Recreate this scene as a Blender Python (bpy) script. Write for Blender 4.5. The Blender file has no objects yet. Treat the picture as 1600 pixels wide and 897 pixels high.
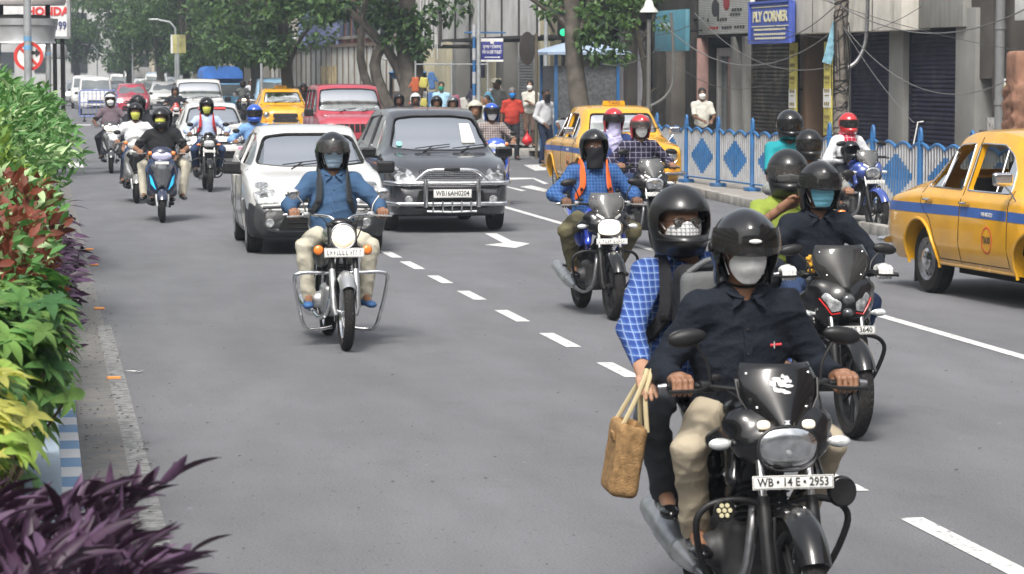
import bpy, bmesh, math, random
import numpy as np
from mathutils import Vector, Matrix, Euler
from mathutils.bvhtree import BVHTree
R = math.radians
random.seed(7); rng = np.random.default_rng(11)
scn = bpy.context.scene
C = scn.collection
# ---------------------------------------------------------------- camera, sky, sun, exposure
CAM_H = 2.25; FPX = 4450.0; HOR = 105.0; VPX = 65.0
PITCH = math.atan((448.5-HOR)/FPX); YAW = math.atan((800-VPX)/FPX)
cam = bpy.data.objects.new('camera', bpy.data.cameras.new('camera')); C.objects.link(cam)
cam.data.lens = 36*FPX/1600; cam.data.sensor_width = 36
cam.data.clip_start = .3; cam.data.clip_end = 3000
cam.location = (0, 0, CAM_H)
CR = Matrix.Rotation(-YAW, 3, 'Z') @ Matrix.Rotation(math.pi/2-PITCH, 3, 'X')
cam.rotation_euler = CR.to_euler()
cam.data.dof.use_dof = True; cam.data.dof.focus_distance = 21; cam.data.dof.aperture_fstop = 11.0
scn.camera = cam
world = bpy.data.worlds.new('World'); scn.world = world; world.use_nodes = True
SUN_EL, SUN_AZ = 54, 202       # azimuth clockwise from +Y (the way the camera looks)
nt = world.node_tree; sky = nt.nodes.new('ShaderNodeTexSky'); sky.sky_type = 'NISHITA'; sky.sun_disc = False
sky.sun_elevation = R(SUN_EL); sky.sun_rotation = R(SUN_AZ)
sky.air_density = 1.6; sky.dust_density = 6.0; sky.ozone_density = 1.0
bg = nt.nodes['Background']; bg.inputs['Strength'].default_value = .125
hs = nt.nodes.new('ShaderNodeHueSaturation'); hs.inputs['Saturation'].default_value = .36
nt.links.new(sky.outputs[0], hs.inputs['Color']); nt.links.new(hs.outputs[0], bg.inputs[0])
sd = bpy.data.lights.new('sun', 'SUN'); sun = bpy.data.objects.new('sun', sd); C.objects.link(sun)
sd.energy = 2.0; sd.angle = R(13); sd.color = (1, .965, .91)
az = R(SUN_AZ); sdir = Vector((math.sin(az)*math.cos(R(SUN_EL)), math.cos(az)*math.cos(R(SUN_EL)), math.sin(R(SUN_EL))))
sun.rotation_euler = sdir.to_track_quat('Z', 'Y').to_euler()
scn.view_settings.view_transform = 'Standard'; scn.view_settings.look = 'None'
scn.view_settings.gamma = 1; scn.view_settings.use_curve_mapping = False
scn.view_settings.exposure = 0.80
scn.render.engine = 'CYCLES'
scn.cycles.max_bounces = 6; scn.cycles.transparent_max_bounces = 12; scn.cycles.volume_bounces = 0
scn.cycles.use_denoising = True
# ---------------------------------------------------------------- picture <-> place
def ray(px, py):
    return CR @ Vector(((px-800)/FPX, -(py-448.5)/FPX, -1))
def G(px, py, z=0.0):                       # point of a level plane seen at a pixel
    d = ray(px, py); t = (z-CAM_H)/d.z
    return Vector((d.x*t, d.y*t, z))
def AT(px, py, dist):                       # point seen at a pixel, at a distance along the axis
    d = ray(px, py); return Vector((0, 0, CAM_H)) + d*dist
# ---------------------------------------------------------------- materials
MATS = {}
def M(name, col=(.5,.5,.5), rough=.5, metal=0, var=.12, vs=6, bump=0, bs=40, coat=0, alpha=1, emit=None, es=1, dirt=0, dirtcol=(.25,.22,.18), trans=0, spec=.5):
    if name in MATS: return MATS[name]
    m = bpy.data.materials.new(name); m.use_nodes = True; MATS[name] = m
    t = m.node_tree; b = t.nodes['Principled BSDF']
    if rough > .79 and spec == .5: spec = .18
    b.inputs['Roughness'].default_value = rough; b.inputs['Metallic'].default_value = metal
    b.inputs['Specular IOR Level'].default_value = spec
    b.inputs['Coat Weight'].default_value = coat; b.inputs['Coat Roughness'].default_value = .05
    b.inputs['Alpha'].default_value = alpha; b.inputs['Transmission Weight'].default_value = trans
    tc = t.nodes.new('ShaderNodeTexCoord')
    if var:
        n = t.nodes.new('ShaderNodeTexNoise'); n.inputs['Scale'].default_value = vs; n.inputs['Detail'].default_value = 6
        t.links.new(tc.outputs['Object'], n.inputs['Vector'])
        r = t.nodes.new('ShaderNodeValToRGB'); r.color_ramp.elements[0].position = .3; r.color_ramp.elements[1].position = .7
        lo = [max(0, c*(1-var)) for c in col]; hi = [min(1, c*(1+var)) for c in col]
        r.color_ramp.elements[0].color = (*lo, 1); r.color_ramp.elements[1].color = (*hi, 1)
        t.links.new(n.outputs[0], r.inputs[0]); out = r.outputs[0]
        if dirt:
            n2 = t.nodes.new('ShaderNodeTexNoise'); n2.inputs['Scale'].default_value = vs*.7; n2.inputs['Detail'].default_value = 10; n2.inputs['Roughness'].default_value = .7
            t.links.new(tc.outputs['Object'], n2.inputs['Vector'])
            r2 = t.nodes.new('ShaderNodeMapRange'); r2.inputs[1].default_value = .5; r2.inputs[2].default_value = .72; r2.inputs[4].default_value = dirt
            t.links.new(n2.outputs[0], r2.inputs[0])
            mx = t.nodes.new('ShaderNodeMix'); mx.data_type = 'RGBA'; t.links.new(r2.outputs[0], mx.inputs[0])
            t.links.new(out, mx.inputs[6]); mx.inputs[7].default_value = (*dirtcol, 1); out = mx.outputs[2]
        t.links.new(out, b.inputs['Base Color'])
        rr = t.nodes.new('ShaderNodeMapRange'); rr.inputs[3].default_value = max(0, rough*.8); rr.inputs[4].default_value = min(1, rough*1.25+.02)
        t.links.new(n.outputs[0], rr.inputs[0]); t.links.new(rr.outputs[0], b.inputs['Roughness'])
    else: b.inputs['Base Color'].default_value = (*col, 1)
    if bump:
        n3 = t.nodes.new('ShaderNodeTexNoise'); n3.inputs['Scale'].default_value = bs; n3.inputs['Detail'].default_value = 5
        t.links.new(tc.outputs['Object'], n3.inputs['Vector'])
        bp = t.nodes.new('ShaderNodeBump'); bp.inputs['Strength'].default_value = bump; bp.inputs['Distance'].default_value = .02
        t.links.new(n3.outputs[0], bp.inputs['Height']); t.links.new(bp.outputs[0], b.inputs['Normal'])
    if emit: b.inputs['Emission Color'].default_value = (*emit, 1); b.inputs['Emission Strength'].default_value = es
    return m
def glass(name, tint=(.55,.6,.6), dust_sheen=.12, dust_sheen_col=(.5,.52,.5), rough=.02):
    if name in MATS: return MATS[name]
    m = bpy.data.materials.new(name); m.use_nodes = True; MATS[name] = m; t = m.node_tree; t.nodes.clear()
    o = t.nodes.new('ShaderNodeOutputMaterial'); tr = t.nodes.new('ShaderNodeBsdfTransparent'); tr.inputs[0].default_value = (*tint, 1)
    gl = t.nodes.new('ShaderNodeBsdfGlossy'); gl.inputs['Roughness'].default_value = rough
    fr = t.nodes.new('ShaderNodeFresnel'); fr.inputs[0].default_value = 1.55
    df = t.nodes.new('ShaderNodeBsdfDiffuse'); df.inputs[0].default_value = (*dust_sheen_col, 1)
    m1 = t.nodes.new('ShaderNodeMixShader'); m2 = t.nodes.new('ShaderNodeMixShader')
    n = t.nodes.new('ShaderNodeTexNoise'); n.inputs['Scale'].default_value = 5; n.inputs['Detail'].default_value = 8
    tc = t.nodes.new('ShaderNodeTexCoord'); t.links.new(tc.outputs['Object'], n.inputs['Vector'])
    mr = t.nodes.new('ShaderNodeMapRange'); mr.inputs[1].default_value = .3; mr.inputs[2].default_value = .7; mr.inputs[3].default_value = dust_sheen*.5; mr.inputs[4].default_value = dust_sheen*1.5
    t.links.new(n.outputs[0], mr.inputs[0]); t.links.new(mr.outputs[0], m1.inputs[0])
    t.links.new(tr.outputs[0], m1.inputs[1]); t.links.new(df.outputs[0], m1.inputs[2])
    t.links.new(fr.outputs[0], m2.inputs[0]); t.links.new(m1.outputs[0], m2.inputs[1]); t.links.new(gl.outputs[0], m2.inputs[2])
    t.links.new(m2.outputs[0], o.inputs[0]); return m
def plaid(name, base, dark, light, scale=22, rough=.8, thick=.5, bump=.25):
    if name in MATS: return MATS[name]
    m = M(name, base, rough, var=0); t = m.node_tree; b = t.nodes['Principled BSDF']
    tc = t.nodes.new('ShaderNodeTexCoord'); sx = t.nodes.new('ShaderNodeSeparateXYZ'); t.links.new(tc.outputs['Object'], sx.inputs[0])
    def band(sock_a, sock_b, sc, th, ph=0):
        ad = t.nodes.new('ShaderNodeMath'); ad.operation = 'ADD'; t.links.new(sock_a, ad.inputs[0])
        if sock_b is not None: t.links.new(sock_b, ad.inputs[1])
        else: ad.inputs[1].default_value = ph
        mu = t.nodes.new('ShaderNodeMath'); mu.operation = 'MULTIPLY'; mu.inputs[1].default_value = sc; t.links.new(ad.outputs[0], mu.inputs[0])
        f = t.nodes.new('ShaderNodeMath'); f.operation = 'FRACT'; t.links.new(mu.outputs[0], f.inputs[0])
        g = t.nodes.new('ShaderNodeMath'); g.operation = 'LESS_THAN'; g.inputs[1].default_value = th; t.links.new(f.outputs[0], g.inputs[0]); return g.outputs[0]
    h = band(sx.outputs[2], None, scale, thick); v = band(sx.outputs[1], None, scale, thick)
    h2 = band(sx.outputs[2], None, scale, .12, .011); v2 = band(sx.outputs[1], None, scale, .12, .011)
    def mix(fac, a, c, k=1):
        mx = t.nodes.new('ShaderNodeMix'); mx.data_type = 'RGBA'; mm = t.nodes.new('ShaderNodeMath'); mm.operation = 'MULTIPLY'; mm.inputs[1].default_value = k
        t.links.new(fac, mm.inputs[0]); t.links.new(mm.outputs[0], mx.inputs[0])
        if isinstance(a, tuple): mx.inputs[6].default_value = (*a, 1)
        else: t.links.new(a, mx.inputs[6])
        mx.inputs[7].default_value = (*c, 1); return mx.outputs[2]
    c = mix(h, base, dark, .6); c = mix(v, c, dark, .6); c = mix(h2, c, light, .8); c = mix(v2, c, light, .8)
    t.links.new(c, b.inputs['Base Color'])
    n3 = t.nodes.new('ShaderNodeTexNoise'); n3.inputs['Scale'].default_value = 14; n3.inputs['Detail'].default_value = 4
    t.links.new(tc.outputs['Object'], n3.inputs['Vector']); bp = t.nodes.new('ShaderNodeBump'); bp.inputs['Strength'].default_value = bump; bp.inputs['Distance'].default_value = .03
    t.links.new(n3.outputs[0], bp.inputs['Height']); t.links.new(bp.outputs[0], b.inputs['Normal'])
    return m
# ---------------------------------------------------------------- objects
def tag(o, label=None, cat=None, group=None, kind=None):
    if label: o['label'] = label
    if cat: o['category'] = cat
    if group: o['group'] = group
    if kind: o['kind'] = kind
    return o
def link(o, parent=None):
    C.objects.link(o)
    if parent is not None: o.parent = parent
    return o
def empty(name, loc=(0,0,0), rz=0, label=None, cat=None, group=None, sc=1):
    o = bpy.data.objects.new(name, None); C.objects.link(o); o.location = loc; o.rotation_euler = (0,0,rz); o.scale = (sc,sc,sc)
    o.empty_display_size = .1
    return tag(o, label, cat, group)
KIDS = {}
def dup(root, parent=None):
    c = root.copy(); C.objects.link(c)
    if parent is not None: c.parent = parent
    for ch in root.children: dup(ch, c)
    return c
def meshobj(name, v, f, mats, parent=None, smooth=40, mi=None):
    me = bpy.data.meshes.new(name); me.from_pydata(v if isinstance(v, list) else v.tolist(), [], f if isinstance(f, list) else f.tolist())
    if not isinstance(mats, (list, tuple)): mats = [mats]
    for m in mats: me.materials.append(m)
    if mi is not None: me.polygons.foreach_set('material_index', mi)
    if smooth:
        me.polygons.foreach_set('use_smooth', [True]*len(me.polygons))
        if smooth < 180:
            try: me.set_sharp_from_angle(angle=R(smooth))
            except Exception: pass
    me.update()
    return link(bpy.data.objects.new(name, me), parent)
def frame(z, x=None):
    z = Vector(z).normalized(); a = Vector(x) if x is not None else (Vector((0,0,1)) if abs(z.z) < .9 else Vector((1,0,0)))
    x = (a - z*a.dot(z)).normalized(); y = z.cross(x); return x, y, z
def catmull(P, n=6):
    P = [Vector(p) for p in P]; out = []
    for i in range(len(P)-1):
        a = P[max(i-1,0)]; b = P[i]; c = P[i+1]; d = P[min(i+2,len(P)-1)]
        for k in range(n):
            t = k/n; out.append(.5*((2*b)+(c-a)*t+(2*a-5*b+4*c-d)*t*t+(3*b-a-3*c+d)*t**3))
    out.append(P[-1]); return out
class MB:
    def __init__(s): s.v = []; s.f = []; s.mi = []; s.cur = 0
    def mat(s, i): s.cur = i; return s
    def add(s, vs, fs, X=None):
        o = len(s.v)
        if X is not None: vs = [X @ Vector(v) for v in vs]
        s.v += [tuple(v) for v in vs]; s.f += [[i+o for i in f] for f in fs]; s.mi += [s.cur]*len(fs); return s
    def box(s, c, d, rot=None, b=0):
        hx, hy, hz = d[0]/2, d[1]/2, d[2]/2; c = Vector(c)
        X = Matrix.Translation(c) @ (rot.to_4x4() if rot is not None else Matrix.Identity(4))
        if b <= 0:
            vs = [(x,y,z) for x in (-hx,hx) for y in (-hy,hy) for z in (-hz,hz)]
            return s.add(vs, [(0,1,3,2),(4,6,7,5),(0,4,5,1),(2,3,7,6),(0,2,6,4),(1,5,7,3)], X)
        b = min(b, hx*.9, hy*.9, hz*.9)
        bm = bmesh.new(); bmesh.ops.create_cube(bm, size=1)
        for v in bm.verts: v.co = Vector((v.co.x*2*hx, v.co.y*2*hy, v.co.z*2*hz))
        bmesh.ops.bevel(bm, geom=bm.edges[:]+bm.verts[:], offset=b, segments=2, affect='EDGES', profile=.5)
        bm.verts.index_update(); s.add([v.co for v in bm.verts], [[v.index for v in f.verts] for f in bm.faces], X); bm.free(); return s
    def tube(s, P, r, n=8, cap=True, smooth=0, closed=False, sq=1):
        if smooth: 
            k = len(P); P = catmull(P, smooth)
            if isinstance(r, (list,tuple)): r = np.interp(np.linspace(0,k-1,len(P)), range(k), r).tolist()
        P = [Vector(p) for p in P]; m = len(P); r = r if isinstance(r,(list,tuple)) else [r]*m
        vs = []; x = None
        for i in range(m):
            d = (P[(i+1)%m]-P[i-1]) if closed else (P[min(i+1,m-1)]-P[max(i-1,0)])
            if d.length < 1e-9: d = Vector((0,0,1))
            if x is None: x, y, z = frame(d)
            else:
                z = d.normalized(); x = (x - z*x.dot(z)); x = x.normalized() if x.length > 1e-6 else frame(d)[0]; y = z.cross(x)
            for k in range(n):
                a = 2*math.pi*k/n; vs.append(P[i] + x*(r[i]*math.cos(a)) + y*(r[i]*sq*math.sin(a)))
        fs = []
        for i in range(m if closed else m-1):
            j = (i+1) % m
            for k in range(n): fs.append((i*n+k, i*n+(k+1)%n, j*n+(k+1)%n, j*n+k))
        if cap and not closed: fs.append(tuple(range(n-1,-1,-1))); fs.append(tuple((m-1)*n+k for k in range(n)))
        return s.add(vs, fs)
    def lathe(s, prof, o=(0,0,0), axis=(0,0,1), n=24, x=None, cap=True, sx=1, sy=1):   # prof: (radius, height along axis)
        X, Y, Z = frame(axis, x); o = Vector(o); vs = []; m = len(prof)
        for (r, h) in prof:
            for k in range(n):
                a = 2*math.pi*k/n; vs.append(o + Z*h + X*(r*sx*math.cos(a)) + Y*(r*sy*math.sin(a)))
        fs = [(i*n+k, i*n+(k+1)%n, (i+1)*n+(k+1)%n, (i+1)*n+k) for i in range(m-1) for k in range(n)]
        if cap: fs.append(tuple(range(n-1,-1,-1))); fs.append(tuple((m-1)*n+k for k in range(n)))
        return s.add(vs, fs)
    def ell(s, c, r, rot=None, nu=16, nv=10):
        vs = []; c = Vector(c)
        for i in range(1, nv):
            ph = math.pi*i/nv
            for k in range(nu):
                a = 2*math.pi*k/nu; v = Vector((r[0]*math.sin(ph)*math.cos(a), r[1]*math.sin(ph)*math.sin(a), r[2]*math.cos(ph)))
                vs.append(c + (rot @ v if rot is not None else v))
        t = len(vs); v = Vector((0,0,r[2])); vs.append(c + (rot @ v if rot is not None else v)); vs.append(c - (rot @ v if rot is not None else v))
        fs = [((i)*nu+k, (i+1)*nu+k, (i+1)*nu+(k+1)%nu, i*nu+(k+1)%nu) for i in range(nv-2) for k in range(nu)]
        fs += [(t, k, (k+1)%nu) for k in range(nu)] + [(t+1, (nv-2)*nu+(k+1)%nu, (nv-2)*nu+k) for k in range(nu)]
        return s.add(vs, fs)
    def prism(s, poly, o, U, V, t):               # 2-D polygon in plane (U,V) at o, thickness t along U x V
        U = Vector(U).normalized(); V = Vector(V).normalized(); W = U.cross(V); o = Vector(o); n = len(poly)
        vs = [o+U*p[0]+V*p[1] for p in poly]+[o+U*p[0]+V*p[1]+W*t for p in poly]
        fs = [tuple(range(n-1,-1,-1)), tuple(range(n,2*n))]+[(i,(i+1)%n,n+(i+1)%n,n+i) for i in range(n)]
        return s.add(vs, fs)
    def build(s, name, mats, parent=None, smooth=40):
        if isinstance(mats, (list,tuple)): return meshobj(name, s.v, s.f, mats, parent, smooth, s.mi)
        return meshobj(name, s.v, s.f, mats, parent, smooth)
def text(name, body, size, mat, parent, Mx, ext=.001, align='CENTER', bold=0.0, sx=1, fit=None):
    cu = bpy.data.curves.new(name, 'FONT'); cu.body = body; cu.size = size; cu.extrude = ext; cu.align_x = align; cu.align_y = 'CENTER'; cu.offset = bold; cu.resolution_u = 3
    t = bpy.data.objects.new(name, cu); C.objects.link(t)
    dg = bpy.context.evaluated_depsgraph_get(); me = bpy.data.meshes.new_from_object(t.evaluated_get(dg)); bpy.data.objects.remove(t)
    if fit: xs = [v.co.x for v in me.vertices]; sx = fit/max(1e-4, max(xs)-min(xs))
    me.materials.clear(); me.materials.append(mat); me.transform(Mx @ Matrix.Diagonal((sx,1,1,1))); me.name = name
    return link(bpy.data.objects.new(name, me), parent)
def face_mx(o, right, up):                       # text plane: x=right, y=up, z=right x up
    r = Vector(right).normalized(); u = Vector(up); u = (u-r*u.dot(r)).normalized(); w = r.cross(u)
    m = Matrix((r, u, w)).transposed().to_4x4(); m.translation = Vector(o); return m
# ---------------------------------------------------------------- implicit surfaces
class SDF:
    def __init__(s, h): s.h = h; s.p = []; s.cuts = []
    def cone(s, a, b, ra, rb, k=.02, flat=None, op='u'):
        a = np.array(a, float); b = np.array(b, float); m = max(ra, rb)*(max(1, flat[1]) if flat else 1)
        def fn(P):
            p = P-a; ba = b-a; L = ba@ba+1e-12; hh = np.clip(p@ba/L, 0, 1); q = p-hh[...,None]*ba
            if flat is not None:
                sdir = np.array(flat[0], float); sdir /= np.linalg.norm(sdir); q = q-((1-1/flat[1])*(q@sdir))[...,None]*sdir
            return np.sqrt((q*q).sum(-1))-(ra+(rb-ra)*hh)
        s.p.append((np.minimum(a,b)-m, np.maximum(a,b)+m, fn, k, op)); return s
    def ell(s, c, r, k=.02, rot=None, op='u'):
        c = np.array(c, float); r = np.array(r, float); Q = np.array(rot) if rot is not None else np.eye(3); m = max(r) if rot is not None else r
        def fn(P):
            p = (P-c)@Q; q = p/r; l = np.sqrt((q*q).sum(-1))+1e-9; g = p/(r*r); return l*(l-1)/(np.sqrt((g*g).sum(-1))+1e-9)
        s.p.append((c-m, c+m, fn, k, op)); return s
    def box(s, c, hd, rd=.01, k=.01, rot=None, op='u'):
        c = np.array(c, float); hd = np.array(hd, float); Q = np.array(rot) if rot is not None else np.eye(3); m = np.linalg.norm(hd) if rot is not None else hd
        def fn(P):
            q = np.abs((P-c)@Q)-(hd-rd); return np.sqrt((np.maximum(q,0)**2).sum(-1))+np.minimum(q.max(-1),0)-rd
        s.p.append((c-m, c+m, fn, k, op)); return s
    def cut(s, o, n): s.cuts.append((np.array(o,float), np.array(Vector(n).normalized()))); return s
    def run(s):
        us = [p for p in s.p if p[4]=='u']; lo = np.min([p[0] for p in us], 0)-3*s.h-.01; hi = np.max([p[1] for p in us], 0)+3*s.h+.01
        n = np.ceil((hi-lo)/s.h).astype(int)+1; D = np.full(n, .08, np.float32)
        for (a, b, fn, k, op) in s.p:
            mg = k+2*s.h+.004; i0 = np.clip(np.floor((a-mg-lo)/s.h).astype(int), 0, n); i1 = np.clip(np.ceil((b+mg-lo)/s.h).astype(int)+1, 0, n)
            if (i1<=i0).any(): continue
            ax = [lo[q]+s.h*np.arange(i0[q], i1[q]) for q in range(3)]
            P = np.stack(np.meshgrid(*ax, indexing='ij'), -1); d = fn(P).astype(np.float32)
            sl = tuple(slice(i0[q], i1[q]) for q in range(3)); e = D[sl]
            if op == 'u': hh = np.clip(.5+.5*(e-d)/k, 0, 1); D[sl] = e+(d-e)*hh-k*hh*(1-hh)
            elif op == 's': hh = np.clip(.5-.5*(e+d)/k, 0, 1); D[sl] = e+(-d-e)*hh+k*hh*(1-hh)
        for (o, nn) in s.cuts:
            ax = [lo[q]+s.h*np.arange(n[q]) for q in range(3)]
            d = ((ax[0]-o[0])*nn[0])[:,None,None]+((ax[1]-o[1])*nn[1])[None,:,None]+((ax[2]-o[2])*nn[2])[None,None,:]
            D = np.maximum(D, d.astype(np.float32))
        return surfnet(D, lo, s.h)
def surfnet(D, o, h):
    S = D < 0; c = np.zeros([q-1 for q in D.shape], np.int8)
    for i in (0,1):
        for j in (0,1):
            for k in (0,1): c += S[i:S.shape[0]-1+i, j:S.shape[1]-1+j, k:S.shape[2]-1+k]
    act = (c>0)&(c<8); I, J, K = np.nonzero(act); n = len(I); ids = np.full(act.shape, -1, np.int64); ids[act] = np.arange(n)
    pos = np.zeros((n,3)); cnt = np.zeros(n)
    for ax in range(3):
        for u in (0,1):
            for w in (0,1):
                a = [0,0,0]; oth = [q for q in range(3) if q != ax]; a[oth[0]] = u; a[oth[1]] = w; b = list(a); b[ax] = 1
                da = D[I+a[0],J+a[1],K+a[2]]; db = D[I+b[0],J+b[1],K+b[2]]; m = (da<0)!=(db<0)
                t = np.where(m, da/np.where(m, da-db, 1), 0); q = np.array(a, float)[None,:]+np.zeros((n,3)); q[:,ax] += t
                pos[m] += q[m]; cnt[m] += 1
    V = o+h*(np.stack([I,J,K],1)+pos/cnt[:,None]); F = []
    for ax in range(3):
        a, b = (ax+1)%3, (ax+2)%3; s0 = [slice(None)]*3; s1 = [slice(None)]*3; s0[ax] = slice(0,-1); s1[ax] = slice(1,None)
        A = S[tuple(s0)]; B = S[tuple(s1)]
        for flip, mm in ((0, A&~B), (1, ~A&B)):
            idx = np.array(np.nonzero(mm)).T; ok = (idx[:,a]>0)&(idx[:,b]>0)&(idx[:,a]<ids.shape[a])&(idx[:,b]<ids.shape[b]); idx = idx[ok]
            if not len(idx): continue
            def g(da, db):
                q = idx.copy(); q[:,a] += da; q[:,b] += db; return ids[q[:,0],q[:,1],q[:,2]]
            q = np.stack([g(-1,-1), g(0,-1), g(0,0), g(-1,0)], 1); F.append(q[:, ::-1] if flip else q)
    return V, np.concatenate(F) if F else np.zeros((0,4), int)
def relax(V, F, it=1, k=.5):
    for _ in range(it):
        A = np.zeros_like(V); c = np.zeros(len(V))
        for i in range(4):
            for j in ((i+1)%4, (i+3)%4): np.add.at(A, F[:,i], V[F[:,j]]); np.add.at(c, F[:,i], 1)
        V = V*(1-k)+k*A/np.maximum(c,1)[:,None]
    return V
def vnorm(V, F):
    n = np.cross(V[F[:,2]]-V[F[:,0]], V[F[:,3]]-V[F[:,1]]); N = np.zeros_like(V)
    for i in range(4): np.add.at(N, F[:,i], n)
    return N/(np.linalg.norm(N, axis=1)[:,None]+1e-12)
def folds(V, F, amp=.005, fr=26, seed=0, dirv=(0,0,1)):
    g = np.random.default_rng(seed); N = vnorm(V, F); d = np.zeros(len(V)); w = V + .03*np.sin(V[:, [1,2,0]]*17+g.random(3)*6)
    for q in range(5):
        k = g.normal(size=3)*.55+np.array(dirv)*1.0; k = k/np.linalg.norm(k)*fr*(.6+g.random()*1.1); d += (1-np.abs(np.sin(w@k+g.random()*6)))**2-.35
    return V+N*(d/5*amp*2.2)[:,None]
def sdfobj(S, name, mat, parent, fold=0, seed=0, it=1, fr=26, smooth=180):
    V, F = S.run(); V = relax(V, F, it)
    if fold: V = folds(V, F, fold, fr, seed)
    return meshobj(name, V, F, mat, parent, smooth)
# ---------------------------------------------------------------- palette
BLK = M('black_plastic', (.012,.012,.013), .42, var=.25, vs=14, dirt=.15, dirtcol=(.07,.065,.06), spec=.3)
BLKG = M('black_gloss', (.007,.007,.008), .20, var=.2, coat=.45, spec=.35, dirt=.06, dirtcol=(.06,.055,.05))
RUB = M('tyre_rubber', (.018,.017,.017), .85, var=.25, vs=9, bump=.5, bs=70, dirt=.5, dirtcol=(.10,.09,.075))
CHR = M('chrome', (.72,.72,.73), .16, 1, var=.15, vs=20)
STL = M('steel', (.36,.36,.37), .38, 1, var=.25, vs=16, dirt=.4, dirtcol=(.12,.10,.08))
ALU = M('aluminium', (.42,.43,.44), .42, .8, var=.2, vs=15, dirt=.3)
ENG = M('engine_grey', (.045,.045,.047), .55, .3, var=.3, vs=18, dirt=.4, dirtcol=(.09,.08,.065))
LENS = M('lamp_lens', (.62,.64,.64), .07, .35, var=.3, vs=26, coat=1)
LENSW = M('lamp_reflector', (.55,.56,.57), .15, .9, var=.35, vs=22)
LIT = M('lit_headlamp', (1,.93,.8), .2, 0, var=.2, vs=20, emit=(1,.84,.6), es=1.1)
LITW = M('lit_headlamp_warm', (1,.9,.7), .2, 0, var=.3, vs=16, emit=(1,.76,.5), es=.35, coat=1)
ORG = M('orange_lens', (.85,.22,.03), .15, var=.15, coat=1)
REDL = M('red_lens', (.5,.02,.015), .15, coat=1)
PLT = M('plate_white', (.68,.68,.66), .45, var=.08, dirt=.3)
INK = M('plate_ink', (.02,.02,.02), .6, var=0)
SEAT = M('seat_vinyl', (.022,.022,.022), .55, var=.2, bump=.15, bs=200)
SKIN = M('skin', (.23,.115,.065), .5, var=.15, vs=14, bump=.15, bs=60)
SKIN2 = M('skin_dark', (.13,.065,.038), .5, var=.15, vs=14, bump=.15, bs=60)
HAIR = M('hair', (.012,.010,.009), .6, var=.3, bump=.6, bs=120)
EYE = M('eye_white', (.6,.57,.53), .25, var=0)
LGL = glass('lamp_glass', (.93,.94,.95), .03, (.5,.5,.5))
VISC = glass('visor_clear', (.62,.63,.64), .08, (.4,.4,.4))
VISD = glass('visor_smoke', (.16,.165,.17), .06, (.2,.2,.2))
CARG = glass('car_glass', (.34,.38,.38), .30, (.44,.50,.49))  # pale diffuse film: painted sky reflection on the windscreens, with some dust
CARGD = glass('car_glass_side', (.30,.33,.33), .12, (.25,.27,.27))
# ================================================================ people (forward +X, left +Y, feet or wheels on z=0)
def ik(a, b, l1, l2, hint):
    a = Vector(a); b = Vector(b); d = b-a; L = min(d.length, (l1+l2)*.995); d = d.normalized(); b2 = a+d*L
    x = (l1*l1-l2*l2+L*L)/(2*L); hgt = math.sqrt(max(l1*l1-x*x, 0)); hh = Vector(hint); hh = (hh-d*hh.dot(d)).normalized()
    return a+d*x+hh*hgt, b2
def rider(seat=(-.2,.80), grip=(.20,.33,1.02), peg=(-.02,.20,.34), lean=.12, hyaw=0, hpitch=0, hroll=0, knee=(1,.35,.35), hands='grip', lat=0, spine=.46, hand=None, elb=(-.35,.9,-.7)):
    J = {}; u = Vector((math.sin(lean), 0, math.cos(lean))); P = Vector((seat[0], lat, seat[1]+.075)); J['P'] = P; J['u'] = u
    J['nb'] = nb = P+u*spine; f = Vector((math.cos(lean), 0, -math.sin(lean))); J['f'] = f
    J['head'] = nb+Vector((.035+.03*math.sin(lean), 0, .185)); J['hr'] = Euler((hroll, hpitch, hyaw)).to_matrix()
    for s, k in ((1,'L'), (-1,'R')):
        J['s'+k] = sh = nb+Vector((0, s*.175, -.045)); J['h'+k] = hp = P+Vector((.0, s*.085, -.0))
        if hand and k in hand: w = Vector(hand[k]); J['w'+k] = w; J['hand'+k] = 'rest'
        else: g = Vector((grip[0], s*grip[1], grip[2])); w = g+Vector((-.082, s*-.004, .018)); J['g'+k] = g; J['w'+k] = w; J['hand'+k] = hands
        J['e'+k], J['w'+k] = ik(sh, w, .29, .265, (elb[0], s*elb[1], elb[2]))
        an = Vector((peg[0]-.06, s*peg[1]+lat*.5, peg[2]+.085)); J['k'+k], J['a'+k] = ik(hp, an, .43, .42, (knee[0], s*knee[1], knee[2]))
        J['t'+k] = J['a'+k]+Vector((.19, s*.025, -.055))
    return J
def stander(hands=None, hyaw=0, hpitch=0, stride=0, lean=.02, hgt=1.0):
    J = {}; u = Vector((math.sin(lean), 0, math.cos(lean))); P = Vector((0,0,.93)); J['P'] = P; J['u'] = u; J['f'] = Vector((1,0,0))
    J['nb'] = nb = P+u*.50; J['head'] = nb+Vector((.03,0,.19)); J['hr'] = Euler((0, hpitch, hyaw)).to_matrix()
    for s, k in ((1,'L'), (-1,'R')):
        J['s'+k] = sh = nb+Vector((0, s*.175, -.045)); J['h'+k] = hp = P+Vector((0, s*.09, -.02))
        w = Vector(hands[k]) if hands and k in hands else Vector((.04, s*.25, .86)); J['hand'+k] = 'rest'
        J['e'+k], J['w'+k] = ik(sh, w, .29, .265, (-.6, s*.5, -.3))
        an = Vector((s*stride, s*.10, .09)); J['k'+k], J['a'+k] = ik(hp, an, .43, .42, (1, 0, 0)); J['t'+k] = J['a'+k]+Vector((.17, s*.03, -.055))
    return J
def headmap(J, p): return J['head']+J['hr'] @ Vector(p)
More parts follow.
